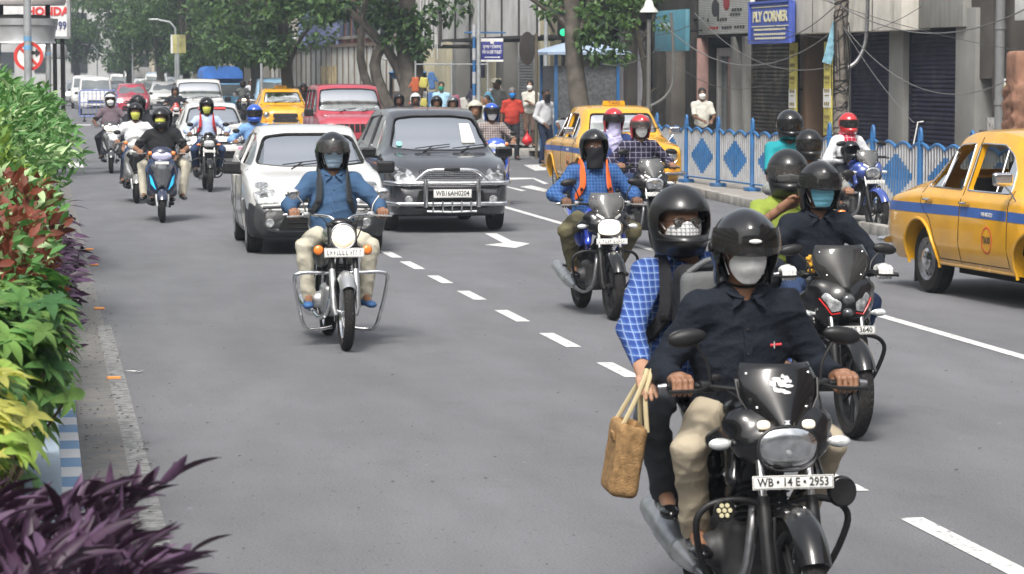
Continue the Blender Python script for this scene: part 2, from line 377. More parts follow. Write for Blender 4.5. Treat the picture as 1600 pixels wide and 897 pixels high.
def add_hand(S, J, k, s, sc=1.0):
    w = J['w'+k]; e = J['e'+k]
    if J['hand'+k] == 'grip':
        g = J['g'+k]; kn = g+Vector((-.012, 0, .034))
        S.cone(w, kn, .029, .024, .012, flat=((0,1,0),1.35))
        for i, t in enumerate((-.034,-.0115,.0115,.034)):
            y = Vector((0, t*s*-1, 0)); q = (.94,1.05,1,.86)[i]
            a = g+Vector((-.008,0,.034))+y; b = g+Vector((.032*q,0,.024))+y; c = g+Vector((.040*q,0,-.008))+y*.98; d = g+Vector((.018,0,-.030))+y*.95
            S.cone(a, b, .0125, .0112, .004).cone(b, c, .011, .0102, .003).cone(c, d, .0100, .0088, .003)
        y = Vector((0, -s*.040, 0)); a = w+Vector((.025, -s*.02, -.008)); b = g+Vector((-.022,0,-.012))+y; c = g+Vector((.012,0,-.026))+y*.9
        S.cone(a, b, .017, .0125, .01).cone(b, c, .0125, .0098, .003)
    else:
        d = (w-e).normalized(); side = Vector((0, s, 0)); side = (side-d*side.dot(d)).normalized(); nrm = d.cross(side)*s
        if nrm.z > 0: pass
        kn = w+d*.085; S.cone(w, kn, .027, .024, .012, flat=(tuple(side),1.4))
        inn = -1 if abs(d.z) < .7 else -1
        for i, t in enumerate((-.033,-.011,.011,.031)):
            q = (.9,1.02,1,.8)[i]; dn = Vector((0,0,-1)) if abs(d.z) < .7 else Vector((1,0,0))*.2
            a = kn+side*t; b = a+(d*.038+dn*.008)*q; c = b+(d*.025+dn*.014)*q; e2 = c+(d*.012+dn*.018)*q
            S.cone(a, b, .0115, .0105, .004).cone(b, c, .0103, .0095, .003).cone(c, e2, .0093, .008, .003)
        a = w+d*.02+side*(-.02); b = a+d*.035-side*.03; c = b+d*.03-side*.008
        S.cone(a, b, .016, .012, .01).cone(b, c, .0118, .0092, .003)
HCACHE = {}
def helmet_geo(kind, h):
    if (kind,h) in HCACHE: return HCACHE[(kind,h)]
    S = SDF(h); S.ell((-.004,0,.028), (.158,.133,.142), .01)
    if kind == 'full':
        S.ell((.035,0,-.075), (.135,.105,.062), .03); S.cone((0,0,-.02), (0,0,-.10), .125, .112, .03)
        S.box((.15,0,.008), (.13,.112,.05), .03, .012, op='s')
    elif kind == 'open':
        S.cone((-.01,0,-.02), (-.015,0,-.11), .128, .118, .03); S.ell((-.005,0,.082),(.148,.082,.091),.006); S.box((.145,0,-.085), (.135,.113,.155), .03, .012, op='s')
    else:   # half cap
        S.box((0,0,-.12), (.3,.3,.12), .01, .01, op='s'); S.ell((.13,0,.03), (.06,.09,.014), .012)
    S.ell((-.006,0,.004), (.134,.11,.125), .006, op='s'); S.cone((0,0,0), (0,0,-.25), .095, .105, .01, op='s'); S.cut((0,0,-.135), (0,0,-1))
    V, F = S.run(); V = relax(V, F, 1, .4); HCACHE[(kind,h)] = (V, F); return V, F
def visor(name, mat, parent, up=0, H=.115, z0=.055, wide=86, down=True):
    nu, nv = 22, 8; v = []; f = []
    for j in range(nv+1):
        for i in range(nu+1):
            a = R(-wide+2*wide*i/nu); z = (z0-H*j/nv*(1-.25*abs(math.sin(a))**3))
            k = math.sqrt(max(.0, 1-((z-.028)/.20)**2)); v.append((-.004+.168*k*math.cos(a)+.0, .141*k*math.sin(a), z))
    for j in range(nv):
        for i in range(nu): q = j*(nu+1)+i; f.append((q, q+nu+1, q+nu+2, q+1))
    if up:
        Rm = Matrix.Translation((-.004,0,.02)) @ Matrix.Rotation(-R(up), 4, 'Y') @ Matrix.Translation((.004,0,-.02)); v = [tuple(Rm @ Vector(p)) for p in v]
    return meshobj(name, v, f, mat, parent, 180)
def mask_mesh(kind):
    v = []; f = []; nu, nv = 28, 18; ztop = .004 if kind != 'scarf' else .0; zbot = -.115 if kind != 'scarf' else -.19
    for lay in (0, 1):
        for j in range(nv+1):
            for i in range(nu+1):
                t = j/nv; am = 66*(math.sqrt(max(.10,1-((t-.42)/.62)**2)) if kind == 'n95' else 1-.28*t*t if kind == 'surg' else 1); a = R(-am+2*am*i/nu); z = ztop+(zbot-ztop)*t-.0; c = math.cos(a)
                if kind == 'n95': out = .030*math.exp(-((t-.42)/.36)**2)*max(0, c)**1.2; z -= (1-c)*.02*(1-2*t); z += .012*math.exp(-(a/.25)**2)*(1-t); out += .0035*math.exp(-(a/.07)**2)-.003*math.exp(-((t-.30)/.04)**2)
                elif kind == 'scarf': out = .012+.01*math.sin(t*9+a*3)*.4; 
                else: out = .014*math.sin(math.pi*min(1,t+.1))+.0034*math.sin(t*24); z += .008*math.exp(-(a/.3)**2)*(1-t)
                jaw = 1-.24*max(0, t-.25)-(.12 if kind != 'scarf' else -.25)*max(0, t-.6)
                v.append(((.101+out-lay*.003)*math.cos(a)*jaw+.006, (.083+out*.25-lay*.003)*math.sin(a)*(jaw if kind != 'scarf' else 1), z))
    n = (nu+1)*(nv+1)
    for lay in (0,1):
        for j in range(nv):
            for i in range(nu):
                q = lay*n+j*(nu+1)+i; w = (q, q+nu+1, q+nu+2, q+1); f.append(w if lay == 0 else w[::-1])
    for i in range(nu): f.append((i, i+1, n+i+1, n+i)); b = nv*(nu+1); f.append((b+i+1, b+i, n+b+i, n+b+i+1))
    for j in range(nv): a = j*(nu+1); f.append((a+nu+1, a, n+a, n+a+nu+1)); a += nu; f.append((a, a+nu+1, n+a+nu+1, n+a))
    return v, f
def cuffs(J, k, t): return J['e'+k].lerp(J['w'+k], t)
def person(label, loc, rz, J, L, h=.012, group=None, sc=1.0, name='person'):
    root = empty(name, loc, rz, label, 'person', group, sc); sk = L.get('skin', SKIN); fat = L.get('fat', 1.0); fine = h < .012
    # ---- body: one continuous surface
    S = SDF(h); P, u, nb, f = J['P'], J['u'], J['nb'], J['f']
    Hc = J['head']; Q = J['hr']
    S.ell(headmap(J,(-.008,0,.022)), (.098,.077,.112), .02, Q).ell(headmap(J,(.025,0,-.05)), (.072,.058,.068), .03, Q)
    S.cone(headmap(J,(.088,0,.012)), headmap(J,(.108,0,-.022)), .009, .014, .012).ell(headmap(J,(.08,0,.03)), (.022,.05,.012), .015, Q)
    for s in (1,-1): S.ell(headmap(J,(-.005,s*.08,0)), (.018,.008,.03), .008, Q).ell(headmap(J,(.1,s*.031,.012)), (.014,.018,.012), .008, Q, op='s')
    S.cone(headmap(J,(.085,-.018,-.055)), headmap(J,(.085,.018,-.055)), .010, .010, .008)
    S.cone(nb+Vector((0,0,-.03)), headmap(J,(-.015,0,-.04)), .058, .054, .03)
    S.cone(P+Vector((0,-.06,0)), P+Vector((0,.06,0)), .10, .10, .03).cone(P+u*.05, P+u*.33, .095, .105, .04, flat=((0,1,0),1.3)).cone(J['sL'], J['sR'], .05, .05, .04)
    for s, k in ((1,'L'), (-1,'R')):
        S.cone(J['s'+k], J['e'+k], .047, .038, .02).cone(J['e'+k], J['w'+k], .038, .026, .015)
        S.cone(J['h'+k], J['k'+k], .078, .052, .03).cone(J['k'+k], J['a'+k], .050, .034, .02).cone(J['a'+k], J['t'+k], .035, .028, .02)
    V, F = S.run(); V = relax(V, F, 1)
    if fine or h < .016:
        for s, k in ((1,'L'), (-1,'R')):
            if L.get('glove'): continue
            T = SDF(.0045 if fine else .0065); add_hand(T, J, k, s); T.cone(J['e'+k].lerp(J['w'+k], .72), J['w'+k], .031, .0265, .01)
            V2, F2 = T.run(); V2 = relax(V2, F2, 1, .4); F = np.concatenate([F, F2+len(V)]); V = np.concatenate([V, V2])
    else:
        for s, k in ((1,'L'), (-1,'R')):
            T = SDF(.011); add_hand(T, J, k, s); V2, F2 = T.run(); F = np.concatenate([F, F2+len(V)]); V = np.concatenate([V, V2])
    meshobj('body', V, F, sk, root, 180)
    # ---- shirt
    g = L.get('loose', 1.0); S = SDF(h); r = .016*g; top = nb+u*.01
    S.cone(P+Vector((0,-.055,.02)), P+Vector((0,.055,.02)), .112*fat+r*.3, .112*fat+r*.3, .04)
    S.cone(P+u*.08, P+u*.24, (.100*fat+r), (.108*fat+r), .05, flat=((0,1,0),1.28)).cone(P+u*.24, P+u*.35, .105*fat+r, .100+r, .05, flat=((0,1,0),1.45))
    S.ell(P+u*.15+f*.03, (.10*fat+r,.135*fat+r,.13), .04)
    S.cone(J['sL'], J['sR'], .053+r, .053+r, .05).cone(nb+Vector((0,-.05,.0)), nb+Vector((0,.05,0)), .05+r, .05+r, .05)
    for s, k in ((1,'L'), (-1,'R')):
        S.cone(J['s'+k], J['e'+k], .054+r, .044+r, .035)
        if L.get('sleeve','long') == 'long': S.cone(J['e'+k], cuffs(J,k,.93), .044+r, .031+r*.6, .02)
    if L.get('sleeve','long') == 'long':
        for s, k in ((1,'L'), (-1,'R')):      # flat cuff end
            d = (J['w'+k]-J['e'+k]).normalized(); S.ell(cuffs(J,k,.99)+d*.03, (.045,.045,.045), .004, op='s')
    else:
        for s, k in ((1,'L'), (-1,'R')):
            d = (J['e'+k]-J['s'+k]).normalized(); S.ell(J['e'+k]+d*.045, (.095,.095,.095), .004, op='s')
    S.cone(nb+Vector((.02,0,.05)), nb+Vector((.035,0,.16)), .052, .075, .01, op='s'); S.cone(nb+u*.03+f*.07, nb+f*.20-u*.02, .022, .03, .01, op='s')
    if L.get('hem'): S.ell(P-Vector((0,0,.16)), (.22,.25,.11), .01, op='s')
    shirt = sdfobj(S, L.get('shirtname','shirt'), L['shirt'], root, .0095 if h < .012 else .006, L.get('seed',1), 1, 24)
    if h < .014 and L.get('collar', 1):
        for s in (1,-1):
            c = MB(); pts = []
            a = nb+Vector((.03,0,.045)); pth = [a+Vector((math.cos(t)*.066, s*math.sin(t)*.066, -.012-.03*math.cos(t))) for t in np.linspace(.25, 2.9, 9)]
            c.tube(pth, [.007,.011,.012,.012,.012,.012,.012,.011,.008], 8, sq=1.9, smooth=2)
            c.prism([(0,0),(.045,-.012),(.055,-.055),(.02,-.03)], pth[0]+Vector((.008,0,.008)), (-.25,s,0), (-.35,0,1), .003)
            c.build('collar', L['shirt'], shirt)
        if fine and L.get('placket', 1):
            c = MB(); b = MB(); bvh = BVHTree.FromObject(shirt, bpy.context.evaluated_depsgraph_get()) if False else BVHTree.FromPolygons([v.co.copy() for v in shirt.data.vertices], [list(p.vertices) for p in shirt.data.polygons])
            line = []
            for t in np.linspace(.40, .06, 12):
                o = P+u*t+f*.6; hit = bvh.ray_cast(o, -f)
                if hit[0]: line.append(hit[0]+f*.0005)
            if len(line) > 4:
                c.tube(line, .014, 6, sq=.15)
                vs = [];
                c2 = MB()
                for q in range(len(line)-1): pass
                c2.add([p+Vector((0,y,0))+f*.0045 for p in line for y in (-.016,.016)]+[p+Vector((0,y,0))-f*.004 for p in line for y in (-.017,.017)], [(2*i,2*i+1,2*i+3,2*i+2) for i in range(len(line)-1)]+[(2*i,2*i+2,2*len(line)+2*i+2,2*len(line)+2*i) for i in range(len(line)-1)]+[(2*i+3,2*i+1,2*len(line)+2*i+1,2*len(line)+2*i+3) for i in range(len(line)-1)])
                c2.build('placket', L['shirt'], shirt)
                for p in line[1::3]: b.ell(p+f*.0055, (.003,.006,.006))
                b.build('button', BLK, shirt)
    # ---- trousers
    S = SDF(h); r = .014*L.get('ploose',1.2)
    S.cone(P+Vector((-.02,-.06,-.0)), P+Vector((-.02,.06,-.0)), .112, .112, .03).ell(P+Vector((-.03,0,-.02)), (.12,.165,.10), .03)
    for s, k in ((1,'L'), (-1,'R')):
        S.cone(J['h'+k], J['k'+k], .085+r, .056+r, .03).cone(J['k'+k], J['k'+k].lerp(J['a'+k], 1.0), .056+r, .044+r*1.1, .012)
    for s, k in ((1,'L'), (-1,'R')): d = (J['a'+k]-J['k'+k]).normalized(); S.ell(J['a'+k]+d*.075, (.085,.085,.055), .004, op='s')
    sdfobj(S, 'trousers', L['pants'], root, .011 if h < .012 else .006, L.get('seed',1)+5, 1, 20)
    # ---- shoes
    for s, k in ((1,'L'), (-1,'R')):
        a, t = J['a'+k], J['t'+k]; S = SDF(min(h,.011)); d = (t-a); d2 = Vector((d.x,d.y,0)).normalized()
        S.cone(a+Vector((0,0,-.005)), a+Vector((0,0,-.035)), .044, .042, .02).cone(a-d2*.035+Vector((0,0,-.045)), t+Vector((0,0,-.0)), .036, .030, .02, flat=(tuple(Vector((-d2.y,d2.x,0))),1.15)).ell(t+d2*.02-Vector((0,0,.002)), (.055,.044,.028), .02)
        S.cut(a-Vector((0,0,.083)), (d.x*.06, 0, -1)); shoe = sdfobj(S, 'shoe', L.get('shoe', BLKG), root)
        if fine: m = MB(); 
    # ---- gloves
    if L.get('glove'):
        for s, k in ((1,'L'), (-1,'R')):
            T = SDF(.006); add_hand(T, J, k, s); V2, F2 = T.run(); V2 = V2+vnorm(V2,F2)*.003; meshobj('glove', V2, F2, L['glove'], root, 180)
    # ---- head gear
    Hm = Matrix.Translation(Hc) @ Q.to_4x4()
    def put(o): o.matrix_local = Hm; return o
    if L.get('helmet'):
        kind, hm, vm, up = L['helmet']; V, F = helmet_geo(kind, .0065 if fine else (.010 if h < .018 else .016))
        he = put(meshobj('helmet', V*L.get('hsc',1.0), F, hm, root, 180))
        if vm:
            vi = visor('visor', vm, he, up, .112, .098 if kind == 'open' else .07)
            if fine:
                m = MB()
                for s in (1,-1): m.lathe([(.0,.0),(.022,.0),(.021,.006),(.014,.010),(0,.010)], (-.004, s*.137, .02), (0,s,0), 16, cap=False)
                m.build('pivot', BLK, he)
        if fine and kind == 'full':
            m = MB(); m.tube([(.157*math.cos(a)*1.0+.0, .126*math.sin(a), -.062-.004*math.cos(2*a)) for a in np.linspace(-1.3,1.3,16)], .004, 6); m.build('trim', BLK, he)
        m = MB(); m.tube([(-.0,.095,-.06),(.03,.075,-.115),(.045,.0,-.135),(.03,-.075,-.115),(0,-.095,-.06)], .009, 6, smooth=3, sq=.4); m.build('chin_strap', BLK, he)
        if L.get('badge'): m = MB(); m.ell((.163,0,.070), (.006,.026,.009)); m.build('badge', PLT, he)
    else:
        S = SDF(max(h*.8,.008)); S.ell((-.02,0,.045), (.104,.088,.10), .01); S.ell((.06,0,-.03), (.09,.07,.085), .012, op='s'); S.ell((.095,0,.02),(.05,.075,.05), .01, op='s'); S.cut((0,0,-.06),(-.5,0,-1))
        if L.get('longhair'): S.cone((-.06,0,.02),(-.11,0,-.14),.06,.04,.04)
        V, F = S.run(); V = V+vnorm(V,F)*(rng.normal(size=(len(V),1))*.002)
        if L.get('hair', 1): put(meshobj('hair', V, F, L.get('hairmat', HAIR), root, 180))
    if L.get('mask'):
        kind, mm = L['mask']; v, fc = mask_mesh(kind); mk = put(meshobj('face_mask', v, fc, mm, root, 180))
        if fine and kind != 'scarf':
            m = MB()
            for s in (1,-1):
                m.tube([(.05,s*.076,-.02),(.02,s*.083,-.0),(-.01,s*.084,.012)], .0022, 5, smooth=3); m.tube([(.035,s*.07,-.085),(.01,s*.079,-.05),(-.01,s*.084,-.02)], .0022, 5, smooth=3)
            m.build('ear_loop', L.get('loopmat', PLT), mk)
    if h < .016:
        for s in (1,-1):
            m = MB(); m.ell((.0795,s*.031,.012), (.0125,.014,.009)); e = put(m.build('eye', EYE, root)); m = MB(); m.ell((.0905,s*.031,.012), (.0028,.0055,.0055)); m.build('iris', INK, e)
    if L.get('glasses'):
        m = MB(); gm = MB()
        for s in (1,-1):
            ring = [(.112-abs(t[0])*.28*0, s*.034+t[0], .012+t[1]) for t in [(.024*math.copysign(abs(math.cos(q))**.7, math.cos(q)), .016*math.copysign(abs(math.sin(q))**.7, math.sin(q))) for q in np.linspace(0, 2*math.pi, 20, endpoint=False)]]
            m.tube(ring, .0022, 6, closed=True); m.tube([(.112,s*.058,.016),(.10,s*.075,.016),(.0,s*.085,.014)], .002, 5); gm.add(ring, [tuple(range(20))])
        m.tube([(.112,-.012,.016),(.115,0,.019),(.112,.012,.016)], .002, 5)
        gl = put(m.build('glasses', BLKG, root)); gm.build('lens', L['glasses'], gl, smooth=0)
    if L.get('scarf'):
        S = SDF(h); S.cone(nb+Vector((.0,-.03,.05)), nb+Vector((.0,.03,.05)), .09, .09, .04).ell(nb+f*.10-u*.05, (.05,.10,.13), .05, None).cone(nb+f*.10-u*.05, nb+f*.11-u*.24, .06, .045, .04); sdfobj(S, 'scarf', L['scarf'], root, .012, 3, 1, 40)
    return root
def backpack(label, loc, rz, J, bm, sm, panel=None, size=(.13,.17,.23), front=False, group=None):
    r = empty('backpack', loc, rz, label, 'backpack', group); P, u, nb, f = J['P'], J['u'], J['nb'], J['f']
    Q = Matrix((f, (0,1,0), u)).transposed()
    c = P+u*.24-f*(.125+size[0]); S = SDF(.011); S.box(c, size, .06, .02, Q).box(c-f*(size[0]*.8)-u*.07, (.05,size[1]*.8,size[2]*.5), .04, .02, Q)
    b = sdfobj(S, 'bag_body', bm, r, .004, 4)
    if panel: m = SDF(.010); m.box(c+u*.06+f*.0, (size[0]+.012,size[1]*.62,size[2]*.8), .05, .01, Q); sdfobj(m, 'panel', panel, r)
    for s in (1,-1):
        m = MB(); sh = nb+Vector((0, s*.115, 0))
        pts = [P+u*.16+Vector((0,s*.175,0))-f*.04, P+u*.20+Vector((0,s*.165,0))+f*.075, P+u*.30+Vector((0,s*.125,0))+f*.135, sh-u*.055+f*.105, sh+u*.035+f*.045, sh+u*.045-f*.03, sh-u*.04-f*.12]
        vs = []; pp = catmull(pts, 6); wd = .032
        for i, p in enumerate(pp):
            d = (pp[min(i+1,len(pp)-1)]-pp[max(i-1,0)]).normalized(); out = (p-(P+u*(p-P).dot(u))); out = (out-d*out.dot(d)).normalized(); sd = d.cross(out)
            vs += [p+sd*wd+out*.002, p+sd*wd*.8+out*.014, p-sd*wd*.8+out*.014, p-sd*wd+out*.002, p-out*.010]
        fs = [(i*5+k, i*5+(k+1)%5, i*5+5+(k+1)%5, i*5+5+k) for i in range(len(pp)-1) for k in range(5)]+[tuple(range(4,-1,-1)), tuple((len(pp)-1)*5+k for k in range(5))]
        m.add(vs, fs); st = m.build('strap', sm, r, 60)
        m = MB(); m.box(pts[2]+f*.016-u*.02, (.012,.045,.03), Q, .004); m.build('buckle', BLK, st)
    return r
# ================================================================ two-wheelers (forward +X, left +Y, origin on the ground between the wheels)
def wheel_parts(root, x, r, tw, name, rimmat, kind='alloy', disc=True, n=40, sp=6, y0=0, tyre_w=1.0):
    w = tw; m = MB(); prof = [(r-.075,-w*.62),(r-.060,-w*.85),(r-.035,-w),(r-.012,-w*.72),(r,-w*.25),(r,w*.25),(r-.012,w*.72),(r-.035,w),(r-.060,w*.85),(r-.075,w*.62)]
    m.lathe(prof+[prof[0]], (x,y0,r), (0,1,0), n, cap=False); t = m.build(name, RUB, root, 30)
    g = MB()                                                   # tread grooves stand as dark ribs cut between blocks
    for k in range(n):
        a = 2*math.pi*k/n; rr = r-.0015
        for s in (1,-1):
            p0 = Vector((x+rr*math.cos(a), y0+s*w*.08, r+rr*math.sin(a))); b = a+.07; p1 = Vector((x+(rr-.008)*math.cos(b), y0+s*w*.62, r+(rr-.008)*math.sin(b))); g.tube([p0,p1], .0032, 4)
    g.build('tread', BLK, t)
    m = MB(); ri = r-.072
    m.lathe([(ri,-w*.7),(ri-.012,-w*.7),(ri-.022,-w*.35),(ri-.022,w*.35),(ri-.012,w*.7),(ri,w*.7),(ri,-w*.7)], (x,y0,r), (0,1,0), n, cap=False)
    m.lathe([(.0,-.045),(.035,-.045),(.03,-.02),(.03,.02),(.035,.045),(0,.045)], (x,y0,r), (0,1,0), 20, cap=False)
    if kind == 'alloy':
        for k in range(sp):
            a = 2*math.pi*k/sp+.3
            for da in (-.13,.13): m.tube([(x+.028*math.cos(a+da*2),y0,r+.028*math.sin(a+da*2)),(x+(ri-.012)*math.cos(a+da),y0,r+(ri-.012)*math.sin(a+da))], .011, 6)
    elif kind == 'wire':
        for k in range(32):
            a = 2*math.pi*k/32; s = 1 if k%2 else -1; m.tube([(x+.03*math.cos(a+.5*s),y0+s*.035,r+.03*math.sin(a+.5*s)),(x+(ri-.02)*math.cos(a),y0,r+(ri-.02)*math.sin(a))], .002, 4)
    m.build('rim', rimmat, t, 30)
    if disc:
        m = MB(); m.lathe([(.055,-.0025),(.12,-.0025),(.12,.0025),(.055,.0025),(.055,-.0025)], (x,y0+.062,r), (0,1,0), 32, cap=False)
        for k in range(5): a = k*1.256; m.tube([(x,y0+.06,r),(x+.06*math.cos(a),y0+.062,r+.06*math.sin(a))], .006, 5)
        m.build('brake_disc', STL, t, 30)
    return t
def fender(root, x, r, tw, a0, a1, mat, gap=.025, name='fender', n=22, drop=.045):
    v = []; f = []; m = 8
    for i in range(n+1):
        a = R(a0+(a1-a0)*i/n)
        for lay in (0,1):
            for k in range(m+1):
                q = -1+2*k/m; rr = r+gap-abs(q)**2.6*drop-lay*.006; v.append((x+rr*math.cos(a), q*(tw+.016-lay*.004)*(1-.0*abs(q)), r+rr*math.sin(a)))
    W = 2*(m+1)
    for i in range(n):
        for lay in (0,1):
            for k in range(m): a = i*W+lay*(m+1)+k; q = (a, a+1, a+W+1, a+W); f.append(q if lay else q[::-1])
        for k in (0,m): a = i*W+k; q = (a, a+W, a+W+m+1, a+m+1); f.append(q if k else q[::-1])
    for i in (0,n):
        for k in range(m): a = i*W+k; q = (a, a+1, a+m+2, a+m+1); f.append(q if i == 0 else q[::-1])
    return meshobj(name, v, f, mat, root, 50)
def plate(root, c, up, w, h, txt, ts=None, name='number_plate', marks=5):
    c = Vector(c); U = Vector(up).normalized(); Y = Vector((0,1,0)); N = Y.cross(U); Q = Matrix((N, Y, U)).transposed()
    m = MB(); m.box(c, (.004, w, h), Q, .0015); p = m.build(name, PLT, root); INKS = M('plate_marks',(.10,.10,.10),.6)
    m = MB()
    for (a, b, d1, d2) in ((0,h/2-.004,w-.008,.0018),(0,-h/2+.004,w-.008,.0018),(-w/2+.004,0,.0018,h-.008),(w/2-.004,0,.0018,h-.008)): m.box(c+Y*a+U*b+N*.0028, (.001,d1,d2), Q)
    m.build('border', INK, p)
    if txt: text('plate_text', txt, ts or h*.84, INK, p, face_mx(c+N*.0036+U*0, Y, U), .0006, bold=h*.014, fit=w*.88)
    elif marks:
        m = MB(); g = random.Random(int(w*1000)+marks)
        x = -w*.42
        while x < w*.40:
            ww = w*.035*g.uniform(.7,1.2); m.box(c+Y*(x)+U*0+N*.0030, (.001, ww*.45, h*.52), Q); m.box(c+Y*(x+ww*.6)+U*(h*.2*g.choice((1,-1,0)))+N*.0030, (.001, ww*.8, h*.12), Q); x += ww*2.3+(w*.04 if g.random() < .2 else 0)
        m.build('plate_text', INKS, p)
    return p
def mirror(root, base, c, mat, stem, shape=(.02,.062,.04), roll=0, round_=False):
    m = MB(); s = 1 if c[1] > 0 else -1; base = Vector(base); c = Vector(c)
    m.tube([base, base.lerp(c,.45)+Vector((0,-s*.03,.0)), c+Vector((.005,-s*.03,-.015))], .0062, 8, smooth=4); st = m.build('mirror_stem', stem, root)
    S = SDF(.005); S.ell(c, shape, .01, Matrix.Rotation(s*roll, 3, 'X')); S.cut(c+Vector((-.004,0,0)), (-1,0,0)); mi = sdfobj(S, 'mirror', mat, root)
    m = MB(); m.lathe([(0,.0),(.9,.0),(.92,-.003),(0,-.003)], c+Vector((-.0055,0,0)), (-1,0,0), 20, cap=False, x=(0,1,0), sx=shape[1], sy=shape[2]); m.build('mirror_glass', CHR, mi); return mi
def indicator(root, c, s, mat, body, r=(.030,.042,.020), stem=.05):
    S = SDF(.004); S.ell(c, r, .006); S.cone(c, Vector(c)-Vector((.01, s*(r[1]+stem), 0)), .010, .010, .01); S.cut(Vector(c)+Vector((-.0,0,0)), (1,0,0)); b = sdfobj(S, 'indicator', body, root)
    S = SDF(.004); S.ell(c, (r[0]*.93,r[1]*.95,r[2]*.95), .006); S.cut(Vector(c)+Vector((.001,0,0)), (-1,0,0)); sdfobj(S, 'lens', mat, b); return b
def flatlens(root, c, r, mat, name, tilt=0, depth=.02, n=2.0):
    v = []; f = []; nu, nv = 28, 6; c = Vector(c); T = Matrix.Rotation(tilt, 3, 'Y')
    for j in range(nv+1):
        t = j/nv
        for i in range(nu):
            a = 2*math.pi*i/nu; y = math.copysign(abs(math.cos(a))**(2/n), math.cos(a))*r[0]*t; z = math.copysign(abs(math.sin(a))**(2/n), math.sin(a))*r[1]*t
            v.append(c+T @ Vector((depth*math.sqrt(max(0,1-t*t)), y, z)))
    f = [(j*nu+i, j*nu+(i+1)%nu, (j+1)*nu+(i+1)%nu, (j+1)*nu+i) for j in range(nv) for i in range(nu)]
    return meshobj(name, [tuple(p) for p in v], f, mat, root, 180)
def bike(label, loc, rz, st, group=None, name='motorcycle'):
    root = empty(name, loc, rz, label, 'motorcycle', group); K = st['kind']; pt = st.get('paint', BLKG); ac = st.get('accent', pt); det = st.get('det', 1)
    cr = K == 'cruiser'; rimm = CHR if cr else BLK; fx, rx = .67, -.67; r = .305 if cr else .298; tw = .048 if not cr else .045
    wheel_parts(root, fx, r, tw*.95, 'front_wheel', rimm, 'wire' if cr else 'alloy'); wheel_parts(root, rx, r, tw*1.15, 'rear_wheel', rimm, 'wire' if cr else 'alloy', False)
    hx, hz = (.34, 1.00)
    fork = Vector((fx-.02-hx-.06, 0, r-hz)).normalized()
    top = lambda y, t: Vector((hx+.06, y, hz))+Vector((fx-.0-(hx+.06), 0, r-hz))*t
    up, lo = (BLK, CHR) if cr else (CHR, st.get('fork', BLK))
    for s in (1,-1):
        m = MB(); m.tube([top(s*.095,0), top(s*.095,.60)], .0165 if not cr else .024, 12); fk = m.build('fork', up, root)
        m = MB(); m.tube([top(s*.095,.52), top(s*.095,.58), top(s*.095,.95), top(s*.080,1.03)], [.024,.027,.026,.018], 12); m.tube([top(s*.095,.97)+Vector((0,0,0)), Vector((fx, s*.03, r))], .014, 8); m.build('fork_leg', lo if not cr else ALU, fk)
    m = MB(); m.box(top(0,.02), (.07,.25,.03), None, .008); m.box(top(0,.26), (.07,.24,.03), None, .008); m.tube([top(0,0), top(0,.26)], .025, 10); m.box(top(.11,.88)+Vector((-.05,0,0)), (.07,.03,.07), None, .01); m.build('yoke', BLK, root)
    if K in ('street','sport','commuter'): fender(root, fx, r, tw, 28, 165, st.get('fendermat', BLKG), .028)
    else: fender(root, fx, r, tw+.006, 42, 200, st['fendermat'], .03, drop=.07)
    if det:
        m = MB()
        for s in (1,-1): m.tube([(fx-.05,s*.07,r+.27),(fx,s*.085,r+.2),(fx,s*.06,r+.02)], .006, 6)
        m.tube([top(.06,.1),(.40,.11,.86),(.52,.10,.62),(.60,.10,.42)], .006, 6, smooth=4); m.build('brake_hose', BLK, root)
    # rear fender / tail
    fender(root, rx, r, tw*1.3, 60, 200, BLK, .05, 'rear_fender')
    # frame and engine
    m = MB()
    for s in (1,-1):
        m.tube([(hx,0,.92),(.16,s*.05,.86),(-.25,s*.09,.74),(-.62,s*.10,.80)], .017, 8, smooth=3); m.tube([(hx,0,.88),(.34,s*.04,.62),(.26,s*.09,.28),(-.12,s*.10,.24),(-.24,s*.10,.40)], .015, 8, smooth=4); m.tube([(-.22,s*.12,.36),(rx,s*.12,r)], .022, 8); m.tube([(rx,s*.14,r+.02),(-.46,s*.13,.74)], .022, 10)
    m.build('frame', BLK, root)
    S = SDF(.008); S.box((.03,0,.36), (.18,.13,.13), .05, .03).cone((.05,-.10,.36),(.05,-.155,.36),.085,.07,.02).cone((-.04,.10,.36),(-.04,.165,.36),.095,.08,.02).cone((.10,0,.42),(.17,0,.66),.075,.07,.02); e = sdfobj(S, 'engine', ENG if not cr else ALU, root, smooth=60)
    m = MB()
    for k in range(8): c = Vector((.105+.011*k,0,.455+.026*k)); m.box(c, (.19,.19,.006), Matrix.Rotation(-.28,3,'Y'), .003)
    m.build('cooling_fins', ENG, e)
    m = MB(); ex = [( .20,-.04,.60),(.31,-.07,.52),(.30,-.10,.30),(.14,-.15,.22),(-.15,-.17,.24)]; m.tube(ex, .021, 10, smooth=4); ep = m.build('exhaust_pipe', CHR if cr else STL, root)
    m = MB(); a, b = Vector((-.14,-.175,.245)), Vector((-.86,-.20,.40 if not cr else .30)); d = b-a
    m.tube([a, a+d*.08, a+d*.2, a+d*.85, a+d*.97, b], [.022,.038,.056,.058,.05,.035], 18); sl = m.build('silencer', st.get('silmat', BLK if not cr else CHR), root, 60)
    m = MB(); nr = Vector((0,-1,0)); m.tube([a+d*.28+nr*.008, a+d*.62+nr*.008], [.056,.058], 18); m.tube([a+d*.97, b+d*.015],[.044,.038],14); m.build('heat_shield', ALU if not cr else CHR, sl, 60)
    # tank, seat, side panels
    S = SDF(.008)
